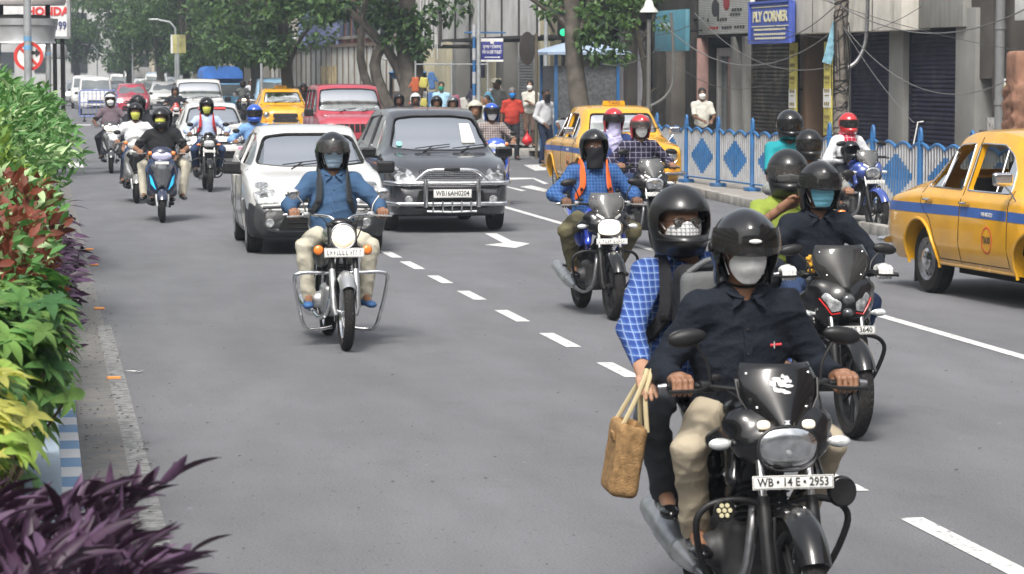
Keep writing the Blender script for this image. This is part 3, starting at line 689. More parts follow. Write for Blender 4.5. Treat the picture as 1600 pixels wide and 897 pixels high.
    if cr: S.ell((.12,0,.88), (.27,.135,.105), .03).ell((.0,0,.86), (.2,.11,.08), .04)
    else: S.ell((.16,0,.90), (.23,.15,.11), .04).ell((.0,0,.87), (.19,.115,.085), .05).cone((.30,.11,.86),(.36,.16,.76),.05,.03,.05).cone((.30,-.11,.86),(.36,-.16,.76),.05,.03,.05)
    S.box((.1,0,.74), (.4,.3,.06), .02, .02, op='s'); tk = sdfobj(S, 'fuel_tank', st.get('tank', pt), root)
    m = MB(); m.lathe([(0,.0),(.035,0),(.035,.012),(.0,.014)], (.12,0,.985+(.01 if not cr else -.005)), (.05,0,1), 20, cap=False); m.build('tank_cap', CHR, tk)
    if not cr and st.get('shroud', 1):
        for s in (1,-1):
            S = SDF(.008); S.cone((.28,s*.135,.84),(.37,s*.165,.68),.05,.025,.03,flat=((1,0,0),1.5)).cone((.37,s*.165,.68),(.22,s*.14,.60),.025,.02,.03); sdfobj(S, 'tank_shroud', st.get('shroudmat', pt), root)
    S = SDF(.009); S.cone((-.08,0,.795),(-.38,0,.80),.055,.085,.05,flat=((0,1,0),1.5)).cone((-.38,0,.84),(-.80,0,.90),.06,.045,.04,flat=((0,1,0),1.8)); S.box((-.4,0,.68),(.6,.3,.08),.02,.02,op='s'); sdfobj(S, 'seat', SEAT, root, .002)
    for s in (1,-1): S = SDF(.009); S.cone((-.15,s*.11,.70),(-.50,s*.11,.76),.07,.03,.03,flat=((0,0,1),1.3)); S.cone((-.5,s*.10,.80),(-.88,s*.07,.90),.045,.03,.03); sdfobj(S, 'side_panel', ac, root)
    m = MB(); m.tube([(-.55,.13,.84),(-.80,.14,.93),(-.93,.07,.97),(-.93,-.07,.97),(-.80,-.14,.93),(-.55,-.13,.84)], .011, 8, smooth=4); m.build('grab_rail', ALU, root); m = MB(); m.box((-.95,0,.87),(.03,.13,.06),None,.012); m.build('tail_lamp', REDL, root)
    m = MB()
    for s in (1,-1): m.tube([(-.05,s*.10,.35),(-.05,s*.23,.34)], .012, 8); m.tube([(-.38,s*.12,.42),(-.38,s*.24,.42)], .011, 8); m.tube([(-.38,s*.13,.42),(-.3,s*.12,.60)], .012, 6)
    m.build('footrest', BLK, root)
    # bars
    gx, gy, gz = st.get('grip', (.20,.33,1.02)); m = MB(); bm = CHR if cr else BLK; mx = .055
    for s in (1,-1): m.tube([(.36,s*.02,gz-.04 if not cr else .99),(.33,s*.09,gz-.01),(gx+.05,s*.20,gz+.0),(gx,s*.26,gz),(gx-.01,s*(gy+mx+.035),gz-.002)], .011, 10, smooth=4)
    hb = m.build('handlebar', bm, root)
    for s in (1,-1):
        m = MB(); m.tube([(gx+.0,s*(gy-.065),gz),(gx-.0,s*(gy+mx),gz)], .0165, 14)
        for k in range(8): m.lathe([(.0165,0),(.0185,.002),(.0165,.004)], (gx,s*(gy-.055+k*.014),gz), (0,s,0), 12, cap=False)
        m.build('grip', BLK, hb)
        m = MB(); m.tube([(gx-.01,s*(gy+mx+.002),gz),(gx-.01,s*(gy+mx+.035),gz-.002)], [.015,.011], 10); m.build('bar_end', STL, hb)
        m = MB(); m.box((gx+.012,s*(gy-.098),gz), (.05,.055,.045), None, .01); m.tube([(gx+.03,s*(gy-.10),gz+.0),(gx+.075,s*(gy-.05),gz-.008),(gx+.075,s*(gy+mx),gz-.012)], [.008,.007,.008], 6, smooth=3); m.tube([(gx+.075,s*(gy+mx),gz-.012),(gx+.075,s*(gy+mx+.012),gz-.012)], .010, 6); m.build('brake_lever', ALU if st.get('lit') or cr else BLK, hb)
    if s == -1: pass
    m = MB(); m.box((gx+.03,-(gy-.13),gz+.035), (.035,.04,.03), None, .008); m.tube([(gx+.03,-.18,gz),(.42,-.12,gz-.06),(.40,-.08,.80)], .005, 6, smooth=4); m.tube([(gx+.03,.18,gz),(.44,.12,gz-.05),(.40,.08,.80)], .005, 6, smooth=4); m.tube([(gx+.03,.20,gz),(.46,.15,gz-.10),(.38,.05,.72)], .005, 6, smooth=4); m.build('control_cable', BLK, hb)
    # head end
    mz = gz+.19; ms = gy*.98
    if cr:
        S = SDF(.006); S.ell((.46,0,.90), (.11,.102,.102), .01); S.cut((.50,0,.9), (1,0,.0)); sdfobj(S, 'headlamp_shell', BLKG, root)
        m = MB(); m.lathe([(.100,-.02),(.106,-.01),(.107,.008),(.100,.014),(.094,.012),(.094,-.02)], (.50,0,.90), (1,0,0), 36, cap=False); rg = m.build('headlight', CHR, root)
        flatlens(rg, (.505,0,.90), (.095,.095), LITW, 'lens', 0, .03); S = SDF(.006); S.ell((.40,0,1.0), (.06,.10,.045), .02); sdfobj(S, 'instrument_panel', BLKG, root)
        for s in (1,-1): m = MB(); m.lathe([(0,-.03),(.02,-.03),(.040,-.012),(.042,.006),(0,.006)], (.47,s*.195,.79), (1,0,0), 20, cap=False); m.tube([(.45,s*.16,.80),(.42,s*.10,.82)], .009, 6); b = m.build('indicator', BLK, root); flatlens(b, (.477,s*.195,.79), (.040,.040), ORG, 'lens', 0, .02)
        plate(root, (.575,0,.775), (-.12,0,1), .32, .075, None, marks=8)
        for s in (1,-1): mirror(root, (gx+.02,s*(gy-.09),gz+.01), (gx-.0,s*(gy-.0+.005),gz+.17), CHR, CHR, (.018,.052,.045))
    elif K == 'commuter':
        S = SDF(.006); S.ell((.46,0,.88), (.10,.115,.10), .02).ell((.42,0,.97), (.07,.10,.08), .03); S.cut((.525,0,.9), (1,0,.12)); cw = sdfobj(S, 'headlamp_cowl', pt, root)
        flatlens(root, (.525,0,.865), (.095,.062), LIT if st.get('lit') else LENS, 'headlight', .08, .03, 3)
        S = SDF(.006); S.ell((.44,0,1.03), (.04,.085,.07), .02); S.cut((.43,0,1.0),(-1,0,.4)); sdfobj(S, 'windscreen', ac if st.get('screenmat') is None else st['screenmat'], root)
        for s in (1,-1): indicator(root, (.46,s*.18,.85), s, st.get('ind', ORG), BLK)
        plate(root, (.60,0,.735), (-.15,0,1), .22, .05, None, marks=6)
        for s in (1,-1): mirror(root, (gx+.02,s*(gy-.09),gz+.01), (gx,s*ms,mz), BLK, BLK)
    else:
        sport = K == 'sport'; dz = .0
        # cowl: bikini fairing tapering down to the lamp
        S = SDF(.006); S.ell((.43,0,.83), (.112,.150 if sport else .195,.108), .03).ell((.39,0,.90), (.085,.215,.085), .04).cone((.42,.14,.90),(.28,.22,.82),.04,.035,.04).cone((.42,-.14,.90),(.28,-.22,.82),.04,.035,.04)
        if sport: S.ell((.40,0,.80), (.16,.19,.17), .04).cone((.34,.17,.80),(.20,.20,.62),.05,.04,.05).cone((.34,-.17,.80),(.20,-.20,.62),.05,.04,.05)
        S.box((.30,0,.98), (.11,.12,.12), .04, .02, op='s'); S.ell((.585,0,.815) if not sport else (.60,0,.79), (.075,.125,.09) if not sport else (.06,.07,.10), .008, op='s'); cw = sdfobj(S, 'fairing', pt, root)
        lit = st.get('lit')
        if sport:
            BW = M('lamp_dark',(.10,.105,.11),.2,.5,var=.6,vs=22); flatlens(root, (.545,0,.835), (.045,.038), BW, 'headlight', -.05, .03, 2); flatlens(root, (.545,0,.755), (.036,.030), BW, 'headlight', .1, .03, 2)
            for s in (1,-1):
                cc = Car(None); cc.bvh = BVHTree.FromPolygons([v.co.copy() for v in cw.data.vertices], [list(p.vertices) for p in cw.data.polygons]); cc.patch([(s*.045,.82),(s*.13,.88),(s*.155,.85),(s*.10,.76),(s*.05,.77)], 'F', 'headlamp_panel', M('lamp_bowl',(.36,.37,.38),.25,.4,var=.6,vs=20), cw, .006, 4, .01); m = MB(); cc.line([(s*.05,.755),(s*.10,.745),(s*.165,.84)], 'F', .005, m, 5, .006); m.build('trim_line', M('red_trim',(.5,.02,.02),.3), root)
        else:
            hl = flatlens(root, (.540,0,.815), (.112,.078), LIT if lit else LENSW, 'headlight', .10, .020, 2.4); flatlens(hl, (.546,0,.815), (.115,.081), LGL, 'lens', .10, .030, 2.4)
            m = MB(); m.tube([(.545-.1*.09*math.sin(a),.117*math.copysign(abs(math.cos(a))**.83,math.cos(a)),.815+.083*math.copysign(abs(math.sin(a))**.83,math.sin(a))) for a in np.linspace(0,2*math.pi,30,endpoint=False)], .0055, 6, closed=True); m.build('headlight_rim', BLK, hl)
            m = MB(); m.lathe([(.0,0),(.013,.002),(.012,.012),(0,.015)], (.556,0,.80), (1,0,0), 14, cap=False); m.build('bulb', ALU if not lit else LIT, hl)
            if st.get('pilot'):
                for s in (1,-1): flatlens(root, (.520,s*.088,.905), (.026,.018), LITW, 'pilot_lamp', -.3, .012, 2.5)
            else:
                for s in (1,-1):
                    m = MB(); m.prism([(0,0),(.065,.042),(.055,.060),(-.012,.022)], (.520,s*.055,.885), (-.55,s*1,0), (-.35,0,1), .004*s); m.build('pilot_lamp', LENS, root)
        # windscreen
        v = []; f = []; nu, nv = 14, 10; H = .24 if not sport else .27; z0 = .885 if not sport else .89
        for lay in (0,1):
            for j in range(nv+1):
                t = j/nv; wy = (.055+.09*min(1,t*1.7)+.02*t-(.03*max(0,t-.8)/.2))*(1.12 if sport else 1)
                for i in range(nu+1):
                    q = -1+2*i/nu; v.append((.545-.125*t-(.055+.02*t)*q*q-lay*.004, wy*q, z0+H*t*(1-.0*q*q)-.02*abs(q)**3*(1-t)*3))
        n = (nu+1)*(nv+1)
        for lay in (0,1):
            for j in range(nv):
                for i in range(nu): a = lay*n+j*(nu+1)+i; w = (a, a+1, a+nu+2, a+nu+1); f.append(w if lay == 0 else w[::-1])
        for i in range(nu): f.append((i+1,i,n+i,n+i+1)); b = nv*(nu+1); f.append((b+i,b+i+1,n+b+i+1,n+b+i))
        for j in range(nv): a = j*(nu+1); f.append((a,a+nu+1,n+a+nu+1,n+a)); a += nu; f.append((a+nu+1,a,n+a,n+a+nu+1))
        ws = meshobj('windscreen', v, f, st.get('screenmat', BLKG), root, 180)
        def wsp(q, t): wy = (.055+.09*min(1,t*1.7)+.02*t-(.03*max(0,t-.8)/.2))*(1.12 if sport else 1); return Vector((.545-.125*t-(.055+.02*t)*q*q+.001, wy*q, z0+H*t-.02*abs(q)**3*(1-t)*3))
        m = MB()
        for q, t in ((-.78,.40),(.78,.40),(-.80,.86),(.80,.86)): m.lathe([(0,-.002),(.0065,-.001),(.0065,.003),(.003,.006),(0,.006)], wsp(q,t), (1,q*.5,.4), 10, cap=False)
        m.build('screw', CHR, ws)
        m = MB(); pa = [wsp(-1,t)+Vector((.002,0,0)) for t in np.linspace(.8,0,8)]+[wsp(q,0)+Vector((.003,0,-.004)) for q in np.linspace(-.8,.8,5)]+[wsp(1,t)+Vector((.002,0,0)) for t in np.linspace(0,.8,8)]; m.tube(pa, .005, 6); m.build('screen_edge', BLKG, ws)
        if st.get('sticker'):
            w = .001; g = random.Random(3); m = MB(); blobs = [(-.015,.035,.016,.010),(-.028,.020,.010,.012),(.0,.02,.014,.016),(.016,.035,.009,.013),(.02,.012,.016,.008),(-.008,-.004,.020,.007),(.012,-.012,.014,.006),(-.022,.0,.007,.010),(.026,.028,.006,.006),(.004,.046,.007,.008)]
            for bx, bz, ra, rb in blobs:
                k = 9; c0 = wsp(0,.62); pts = []
                for i in range(k):
                    a = 2*math.pi*i/k; rr = g.uniform(.7,1.15); yy = bx+ra*rr*math.cos(a); zz = .62+(bz+rb*rr*math.sin(a))/H; q = yy/.125; pts.append(wsp(q, zz)+Vector((.0022,0,0)))
                m.add(pts, [tuple(range(k))])
            m.build('sticker', M('sticker_white',(.62,.62,.62),.5), ws, 0)
            m = MB(); c0 = wsp(0,.12)+Vector((.003,0,0)); m.prism([(-.012,-.008),(.012,-.008),(.006,.0),(.012,.008),(-.012,.008),(-.004,.0)], c0, (0,1,0), (-.42,0,1), .0015); m.build('badge', CHR, ws)
        iy = .215 if not sport else .215
        for s in (1,-1): indicator(root, (.44,s*(iy+.02),.825 if not sport else .745), s, st.get('ind', LENS), st.get('indbody', LENS), (.030,.045,.024), .02)
        pz = .70 if not sport else .655; plate(root, (.62,0,pz), (-.15,0,1), st.get('pw',.285), .052, st.get('plate'), marks=7)
        m = MB(); m.box((.585,0,pz+.005), (.05,.06,.03), None, .005); m.build('plate_bracket', BLK, root)
        for s in (1,-1): mirror(root, (gx+.03 if not sport else .38,s*((gy-.11) if not sport else .19),gz+.01 if not sport else 1.0), (gx+.01 if not sport else .33,s*(ms*.96 if not sport else .30),mz-.0 if not sport else 1.13), BLK, BLK, (.030,.078,.036), -.15)
        S = SDF(.007); S.box((.34,0,1.0), (.04,.09,.045), .02, .01); sdfobj(S, 'instrument_panel', BLK, root)
    if st.get('guard', 1):
        gm = CHR if cr else BLK; gw = .375 if cr else .30; m = MB()
        for s in (1,-1):
            if cr: m.tube([(.34,s*.05,.60),(.36,s*.16,.60),(.36,s*.33,.60),(.34,s*gw,.53),(.27,s*.30,.18),(.22,s*.22,.13),(.20,s*.06,.15)], .0165, 12, smooth=5)
            else: m.tube([(.36,s*.05,.58),(.36,s*.16,.60),(.35,s*.27,.57),(.33,s*gw,.48),(.24,s*.22,.27),(.18,s*.08,.25)], .0135, 10, smooth=5)
        m.build('crash_guard', gm, root)
    if st.get('spot'):
        m = MB(); c = Vector((.43,-.215,.57)); m.lathe([(0,-.035),(.035,-.03),(.043,-.005),(.043,.006),(.038,.008),(.038,0),(0,0)], c, (1,0,0), 20, cap=False); sp = m.build('led_lamp', BLK, root); m = MB()
        for k in range(7): a = k*math.pi/3; rr = .0 if k == 6 else .022; m.lathe([(0,0),(.0095,0),(.008,.006),(0,.007)], c+Vector((.001,rr*math.cos(a),rr*math.sin(a))), (1,0,0), 12, cap=False)
        m.build('led', M('led_yellow',(.6,.55,.35),.15,coat=1), sp)
        S = SDF(.006); c = Vector((.36,.27,.62)); S.ell(c, (.055,.058,.062), .01); S.cut(c+Vector((.02,0,0)), (1,0,0)); h2 = sdfobj(S, 'horn', BLKG, root); m = MB(); m.lathe([(.0,0),(.05,.0),(.05,.006),(0,.004)], c+Vector((.021,0,0)), (1,0,0), 20, cap=False); m.build('horn_face', BLK, h2)
    return root
def scooter(label, loc, rz, st, group=None):
    root = empty('scooter', loc, rz, label, 'scooter', group); pt = st['paint']; ac = st.get('accent', BLKG); r = .235; fx, rx = .64, -.60
    wheel_parts(root, fx, r, .045, 'front_wheel', BLK, 'alloy', False, 30, 5); wheel_parts(root, rx, r, .048, 'rear_wheel', BLK, 'alloy', False, 30, 5)
    for s in (1,-1): m = MB(); m.tube([(.50,s*.08,.62),(.60,s*.085,.36),(fx,s*.07,r)], [.02,.024,.02], 10); m.build('fork', ALU, root)
    fender(root, fx, r, .055, 25, 150, pt, .03)
    S = SDF(.008)
    S.cone((.50,0,.78),(.53,0,.50),.14,.13,.04,flat=((0,1,0),1.4)).cone((.46,.14,.72),(.44,.17,.42),.06,.05,.05).cone((.46,-.14,.72),(.44,-.17,.42),.06,.05,.05).cone((.50,0,.5),(.42,0,.34),.10,.06,.05,flat=((0,1,0),1.5))
    S.box((.25,0,.62),(.20,.16,.25),.03,.02,op='s'); S.ell((fx,0,r),(.30,.10,.29),.01,op='s'); ap = sdfobj(S, 'front_apron', pt, root); cc = Car(None); cc.bvh = BVHTree.FromPolygons([v.co.copy() for v in ap.data.vertices], [list(p.vertices) for p in ap.data.polygons])
    for s in (1,-1):
        cc.patch([(s*.085,.47),(s*.165,.56),(s*.185,.70),(s*.15,.66)], 'F', 'position_lamp', st.get('sidelamp', LENS), ap, .008, 3, .015); cc.patch([(s*.10,.72),(s*.17,.80),(s*.13,.86),(s*.08,.80)], 'F', 'trim_panel', ac, ap, .006, 3, .015)
    cc.patch([(-.13,.70),(-.06,.84),(.06,.84),(.13,.70),(.05,.50),(0,.46),(-.05,.50)], 'F', 'apron_nose', st.get('nose', ac), ap, .006, 5, .02)
    S = SDF(.007); S.ell((.41,0,.985), (.12,.17,.12), .02).cone((.36,.1,1.0),(.30,.2,1.0),.05,.03,.03).cone((.36,-.1,1.0),(.30,-.2,1.0),.05,.03,.03); hd = sdfobj(S, 'handlebar_cover', st.get('cover', pt), root)
    flatlens(hd, (.50,0,.965), (.145,.085), st.get('lamp', LENS), 'headlight', -.12, .035, 1.7)
    for s in (1,-1): flatlens(hd, (.455,s*.165,1.0), (.035,.03), ORG if st.get('orange', 1) else LENS, 'indicator', -.1, .02, 2.5)
    m = MB()
    for s in (1,-1): m.tube([(.33,s*.15,1.0),(.27,s*.22,1.0),(.25,s*.34,1.0)], .016, 10)
    hb = m.build('handlebar', BLK, root); m = MB()
    for s in (1,-1): m.tube([(.31,s*.22,1.0),(.33,s*.28,.99),(.33,s*.36,.99)], .006, 6)
    m.build('brake_lever', ALU, hb)
    for s in (1,-1): mirror(root, (.30,s*.20,1.02), (.27,s*.31,1.17), BLK, BLK)
    m = MB(); m.box((.12,0,.26), (.42,.36,.05), None, .02); m.tube([(.35,.1,.26),(-.1,.12,.2),(-.4,.1,.3)], .02, 8); m.build('floorboard', BLK, root)
    S = SDF(.010); S.cone((-.15,0,.55),(-.75,0,.62),.15,.10,.06,flat=((0,0,1),1.2)).cone((-.10,0,.40),(-.2,0,.6),.14,.14,.05); S.ell((rx,0,r),(.28,.09,.27),.01,op='s'); sdfobj(S, 'rear_body', pt, root)
    S = SDF(.010); S.cone((-.05,0,.74),(-.70,0,.80),.075,.065,.05,flat=((0,1,0),1.7)); sdfobj(S, 'seat', SEAT, root)
    m = MB(); m.tube([(-.62,.13,.78),(-.88,.12,.84),(-.88,-.12,.84),(-.62,-.13,.78)], .012, 8, smooth=4); m.build('grab_rail', ALU, root)
    m = MB(); m.tube([(-.2,-.12,.22),(-.45,-.17,.25),(-.85,-.18,.30)], [.02,.045,.05], 12); m.build('silencer', BLK, root); m = MB(); m.box((-.35,0,.28),(.35,.2,.16),None,.04); m.build('engine', ENG, root)
    if st.get('plate', 1): plate(root, (.635,0,.865), (-.2,0,1), .20, .045, None, marks=5)
    return root
# ================================================================ cars (forward +X, left +Y, origin on the ground between the axles)
def pchip(xs, ys, q):
    xs = np.array(xs,float); ys = np.array(ys,float); h = np.diff(xs); d = np.diff(ys)/h; m = np.zeros(len(xs)); m[0] = d[0]; m[-1] = d[-1]
    for i in range(1,len(xs)-1): m[i] = 0 if d[i-1]*d[i] <= 0 else 2*d[i-1]*d[i]/(d[i-1]+d[i])
    k = np.clip(np.searchsorted(xs, q)-1, 0, len(xs)-2); t = (q-xs[k])/h[k]
    return (2*t**3-3*t**2+1)*ys[k]+(t**3-2*t**2+t)*h[k]*m[k]+(-2*t**3+3*t**2)*ys[k+1]+(t**3-t**2)*h[k]*m[k+1]
# station: x, zbottom, zbelt, ztop, half width low, half width belt, half width roof
def loft(st, dx=.06, inset=0, zin=0, full=True, bulge=1.02, x0=None, x1=None, roofr=.8):
    S = np.array(st, float); a = S[0,0] if x0 is None else x0; b = S[-1,0] if x1 is None else x1
    q = np.unique(np.concatenate([np.arange(a, b, dx), S[(S[:,0]>=a)&(S[:,0]<=b),0], [a,b]])); P = [pchip(S[:,0], S[:,k], q) for k in range(1,7)]
    secs = []
    for i, x in enumerate(q):
        zb, zs, zt, wl, wb, wt = [p[i] for p in P]; wl -= inset; wb -= inset; wt -= inset; zt -= inset; zb += inset+zin; zs = max(zs, zb+.02); zt = max(zt, zs+.005); hh = zs-zb; g = zt-zs
        c = [(0,zb),(wl*.8,zb),(wl*.96,zb+.02*min(1,hh*5)),(wl,zb+.07*min(1,hh*3)),(wb*bulge,zb+hh*.35),(wb*bulge,zb+hh*.62),(wb*(bulge+1)/2+.002,zs-.06*min(1,hh*2)),(wb,zs-.01),(wb-.018,zs+.012 if g > .03 else zs),
             (wt+(wb-.018-wt)*.62,zs+g*.35),(wt+(wb-.018-wt)*.22,zs+g*.72),(wt,zt-g*.12),(wt*.95,zt-g*.05),(wt*roofr,zt-g*.018),(wt*.4,zt),(0,zt+.004)]
        secs.append([(x,y,z) for y,z in c])
    n = len(secs[0]); v = [p for s in secs for p in s]+[(x,-y,z) for s in secs for (x,y,z) in s]; o = len(secs)*n; f = []; tagf = []
    for i in range(len(secs)-1):
        for k in range(n-1):
            A = i*n+k; f.append((A, A+n, A+n+1, A+1)); tagf.append((i,k,1)); A += o; f.append((A, A+1, A+n+1, A+n)); tagf.append((i,k,-1))
    return q, v, f, tagf, n, o, secs
def body_mesh(st, **kw):
    q, v, f, tg, n, o, secs = loft(st, **kw); L = (len(secs)-1)*n
    f = f+[tuple(range(n))+tuple(range(o+n-2, o, -1)), tuple(L+k for k in range(n-1,-1,-1))+tuple(o+L+k for k in range(1,n-1))]
    me = bpy.data.meshes.new('b'); me.from_pydata(v, [], [tuple(x) for x in f]); bm = bmesh.new(); bm.from_mesh(me); bmesh.ops.remove_doubles(bm, verts=bm.verts, dist=.0004); bmesh.ops.recalc_face_normals(bm, faces=bm.faces); bm.to_mesh(me); bm.free(); return me
def boolean(me, cutters, op='DIFFERENCE'):
    o = bpy.data.objects.new('tmp', me); C.objects.link(o); cs = []
    for i, c in enumerate(cutters):
        k = bpy.data.objects.new('cut', c); C.objects.link(k); cs.append(k); m = o.modifiers.new('b', 'BOOLEAN'); m.object = k; m.operation = op; m.solver = 'EXACT'; m.material_mode = 'INDEX'
    dg = bpy.context.evaluated_depsgraph_get(); out = bpy.data.meshes.new_from_object(o.evaluated_get(dg))
    for k in cs+[o]: bpy.data.objects.remove(k)
    return out
def prism_me(poly, y0, y1, ax='y'):
    n = len(poly); P = (lambda a,b,c: (a,c,b)) if ax == 'y' else (lambda a,b,c: (c,a,b))
    v = [P(a,b,y0) for a,b in poly]+[P(a,b,y1) for a,b in poly]; me = bpy.data.meshes.new('p'); me.from_pydata(v, [], [tuple(range(n)), tuple(range(2*n-1,n-1,-1))]+[(i,n+i,n+(i+1)%n,(i+1)%n) for i in range(n)])
    bm = bmesh.new(); bm.from_mesh(me); bmesh.ops.recalc_face_normals(bm, faces=bm.faces); bm.to_mesh(me); bm.free(); return me
def rpoly(P, r=.03, k=4):                  # rounded polygon
    out = []; n = len(P)
    for i in range(n):
        p = Vector(P[i]); a = Vector(P[i-1]); b = Vector(P[(i+1)%n]); d1 = (a-p); d2 = (b-p); rr = min(r, d1.length*.45, d2.length*.45); p1 = p+d1.normalized()*rr; p2 = p+d2.normalized()*rr
        for j in range(k+1): t = j/k; out.append(tuple(p1*(1-t)**2+p*2*t*(1-t)+p2*t*t))
    return out
class Car:
    def __init__(s, spec): s.sp = spec; s.bvh = None
    def side(s, x, z, sd, off=.003):
        h = s.bvh.ray_cast(Vector((x, sd*2, z)), Vector((0,-sd,0)))
        return (h[0]+Vector((0,sd*off,0))) if h[0] else Vector((x, sd*.7, z))
    def fr(s, y, z, off=.004, d=1):
        h = s.bvh.ray_cast(Vector((d*6, y, z)), Vector((-d,0,0)))
        return (h[0]+Vector((d*off,0,0))) if h[0] else Vector((d*1.9, y, z))
    def top(s, x, y, off=.004):
        h = s.bvh.ray_cast(Vector((x,y,4)), Vector((0,0,-1))); return h[0]+Vector((0,0,off))
    def patch(s, poly, where, name, mat, parent, off=.004, rings=4, r=.02, bul=0):
        P = rpoly(poly, r); n = len(P); cx = sum(p[0] for p in P)/n; cy = sum(p[1] for p in P)/n
        fn = {'L': lambda a,b: s.side(a,b,1,off), 'R': lambda a,b: s.side(a,b,-1,off), 'F': lambda a,b: s.fr(a,b,off), 'B': lambda a,b: s.fr(a,b,off,-1), 'T': lambda a,b: s.top(a,b,off)}[where]
        nrm = {'L':(0,1,0),'R':(0,-1,0),'F':(1,0,0),'B':(-1,0,0),'T':(0,0,1)}[where]
        v = [fn(cx,cy)+Vector(nrm)*bul]; f = []
        for j in range(1,rings+1):
            t = j/rings
            for a,b in P: v.append(fn(cx+(a-cx)*t, cy+(b-cy)*t)+Vector(nrm)*bul*math.sqrt(1-t*t*.98))
        for a,b in P: v.append(fn(cx+(a-cx)*1.0, cy+(b-cy)*1.0)-Vector(nrm)*(off+.006))
        for i in range(n): f.append((0,1+i,1+(i+1)%n))
        for j in range(rings):
            for i in range(n): a = 1+j*n+i; b = 1+j*n+(i+1)%n; f.append((a, a+n, b+n, b))
        me = meshobj(name, [tuple(p) for p in v], f, mat, parent, 50); bm = bmesh.new(); bm.from_mesh(me.data); bmesh.ops.recalc_face_normals(bm, faces=bm.faces); bm.to_mesh(me.data); bm.free(); return me
    def line(s, pts, where, r, mb, n=6, off=.001, sq=1, closed=False, step=.05):
        out = []
        for i in range(len(pts)-(0 if closed else 1)):
            a = Vector(pts[i]); b = Vector(pts[(i+1)%len(pts)]); k = max(1, int((b-a).length/step))
            for j in range(k): out.append(a.lerp(b, j/k))
        if not closed: out.append(Vector(pts[-1]))
        fn = {'L': lambda p: s.side(p.x,p.y,1,off), 'R': lambda p: s.side(p.x,p.y,-1,off), 'F': lambda p: s.fr(p.x,p.y,off), 'B': lambda p: s.fr(p.x,p.y,off,-1), 'T': lambda p: s.top(p.x,p.y,off)}[where]
        mb.tube([fn(p) for p in out], r, n, closed=closed, sq=sq)
def car_wheel(parent, x, y, r, w, kind, s):
    m = MB(); m.lathe([(r*.62,-w/2),(r*.72,-w/2-.006),(r*.93,-w/2),(r,-w*.34),(r,w*.34),(r*.93,w/2),(r*.72,w/2+.006),(r*.62,w/2),(r*.62,-w/2)], (x,y,r), (0,s,0), 36, cap=False)
    t = m.build('wheel', RUB, parent, 40); m = MB()
    for k in range(4): m.lathe([(r+.0008,-w*.3+k*w*.2-.004),(r+.0008,-w*.3+k*w*.2+.004)], (x,y,r), (0,s,0), 36, cap=False)
    m.build('tread', BLK, t)
    m = MB()
    if kind == 'hub':
        m.lathe([(r*.66,w/2-.02),(r*.63,w/2+.006),(r*.56,w/2-.008),(r*.50,w/2-.03),(r*.40,w/2-.022),(r*.34,w/2-.010),(0,w/2-.012)], (x,y,r), (0,s,0), 36, cap=False); rm = m.build('rim', STL, t)
        m = MB(); m.lathe([(r*.33,w/2-.012),(r*.33,w/2+.006),(r*.26,w/2+.022),(r*.12,w/2+.030),(0,w/2+.031)], (x,y,r), (0,s,0), 30, cap=False); m.build('hub_cap', CHR, rm)
        m = MB()
        for k in range(10): a = k*.628; m.tube([Vector((x+r*.46*math.cos(a), y+s*(w/2-.026), r+r*.46*math.sin(a))), Vector((x+r*.46*math.cos(a), y+s*(w/2-.021), r+r*.46*math.sin(a)))], .012, 8)
        m.build('vent_hole', INK, rm)
    else:
        m.lathe([(r*.66,w/2-.015),(r*.63,w/2+.006),(r*.58,w/2-.01),(r*.56,w/2-.05),(0,w/2-.05)], (x,y,r), (0,s,0), 36, cap=False); rm = m.build('rim', STL if kind == 'steel' else ALU, t); m = MB()
        for k in range(7):
            a = k*2*math.pi/7; c, sn = math.cos(a), math.sin(a); m.tube([(x+r*.06*c,y+s*(w/2-.012),r+r*.06*sn),(x+r*.58*c,y+s*(w/2-.008),r+r*.58*sn)], [.024,.03], 6, sq=.5)
        m.lathe([(r*.17,w/2-.02),(r*.16,w/2-.002),(0,w/2)], (x,y,r), (0,s,0), 20, cap=False); m.build('spokes', ALU, rm)
INTR = M('car_interior', (.022,.021,.020), .8, var=.2)
WELL = M('wheel_well', (.012,.012,.012), .9, var=.2)
SEAM = M('panel_gap', (.015,.013,.01), .8, var=0)
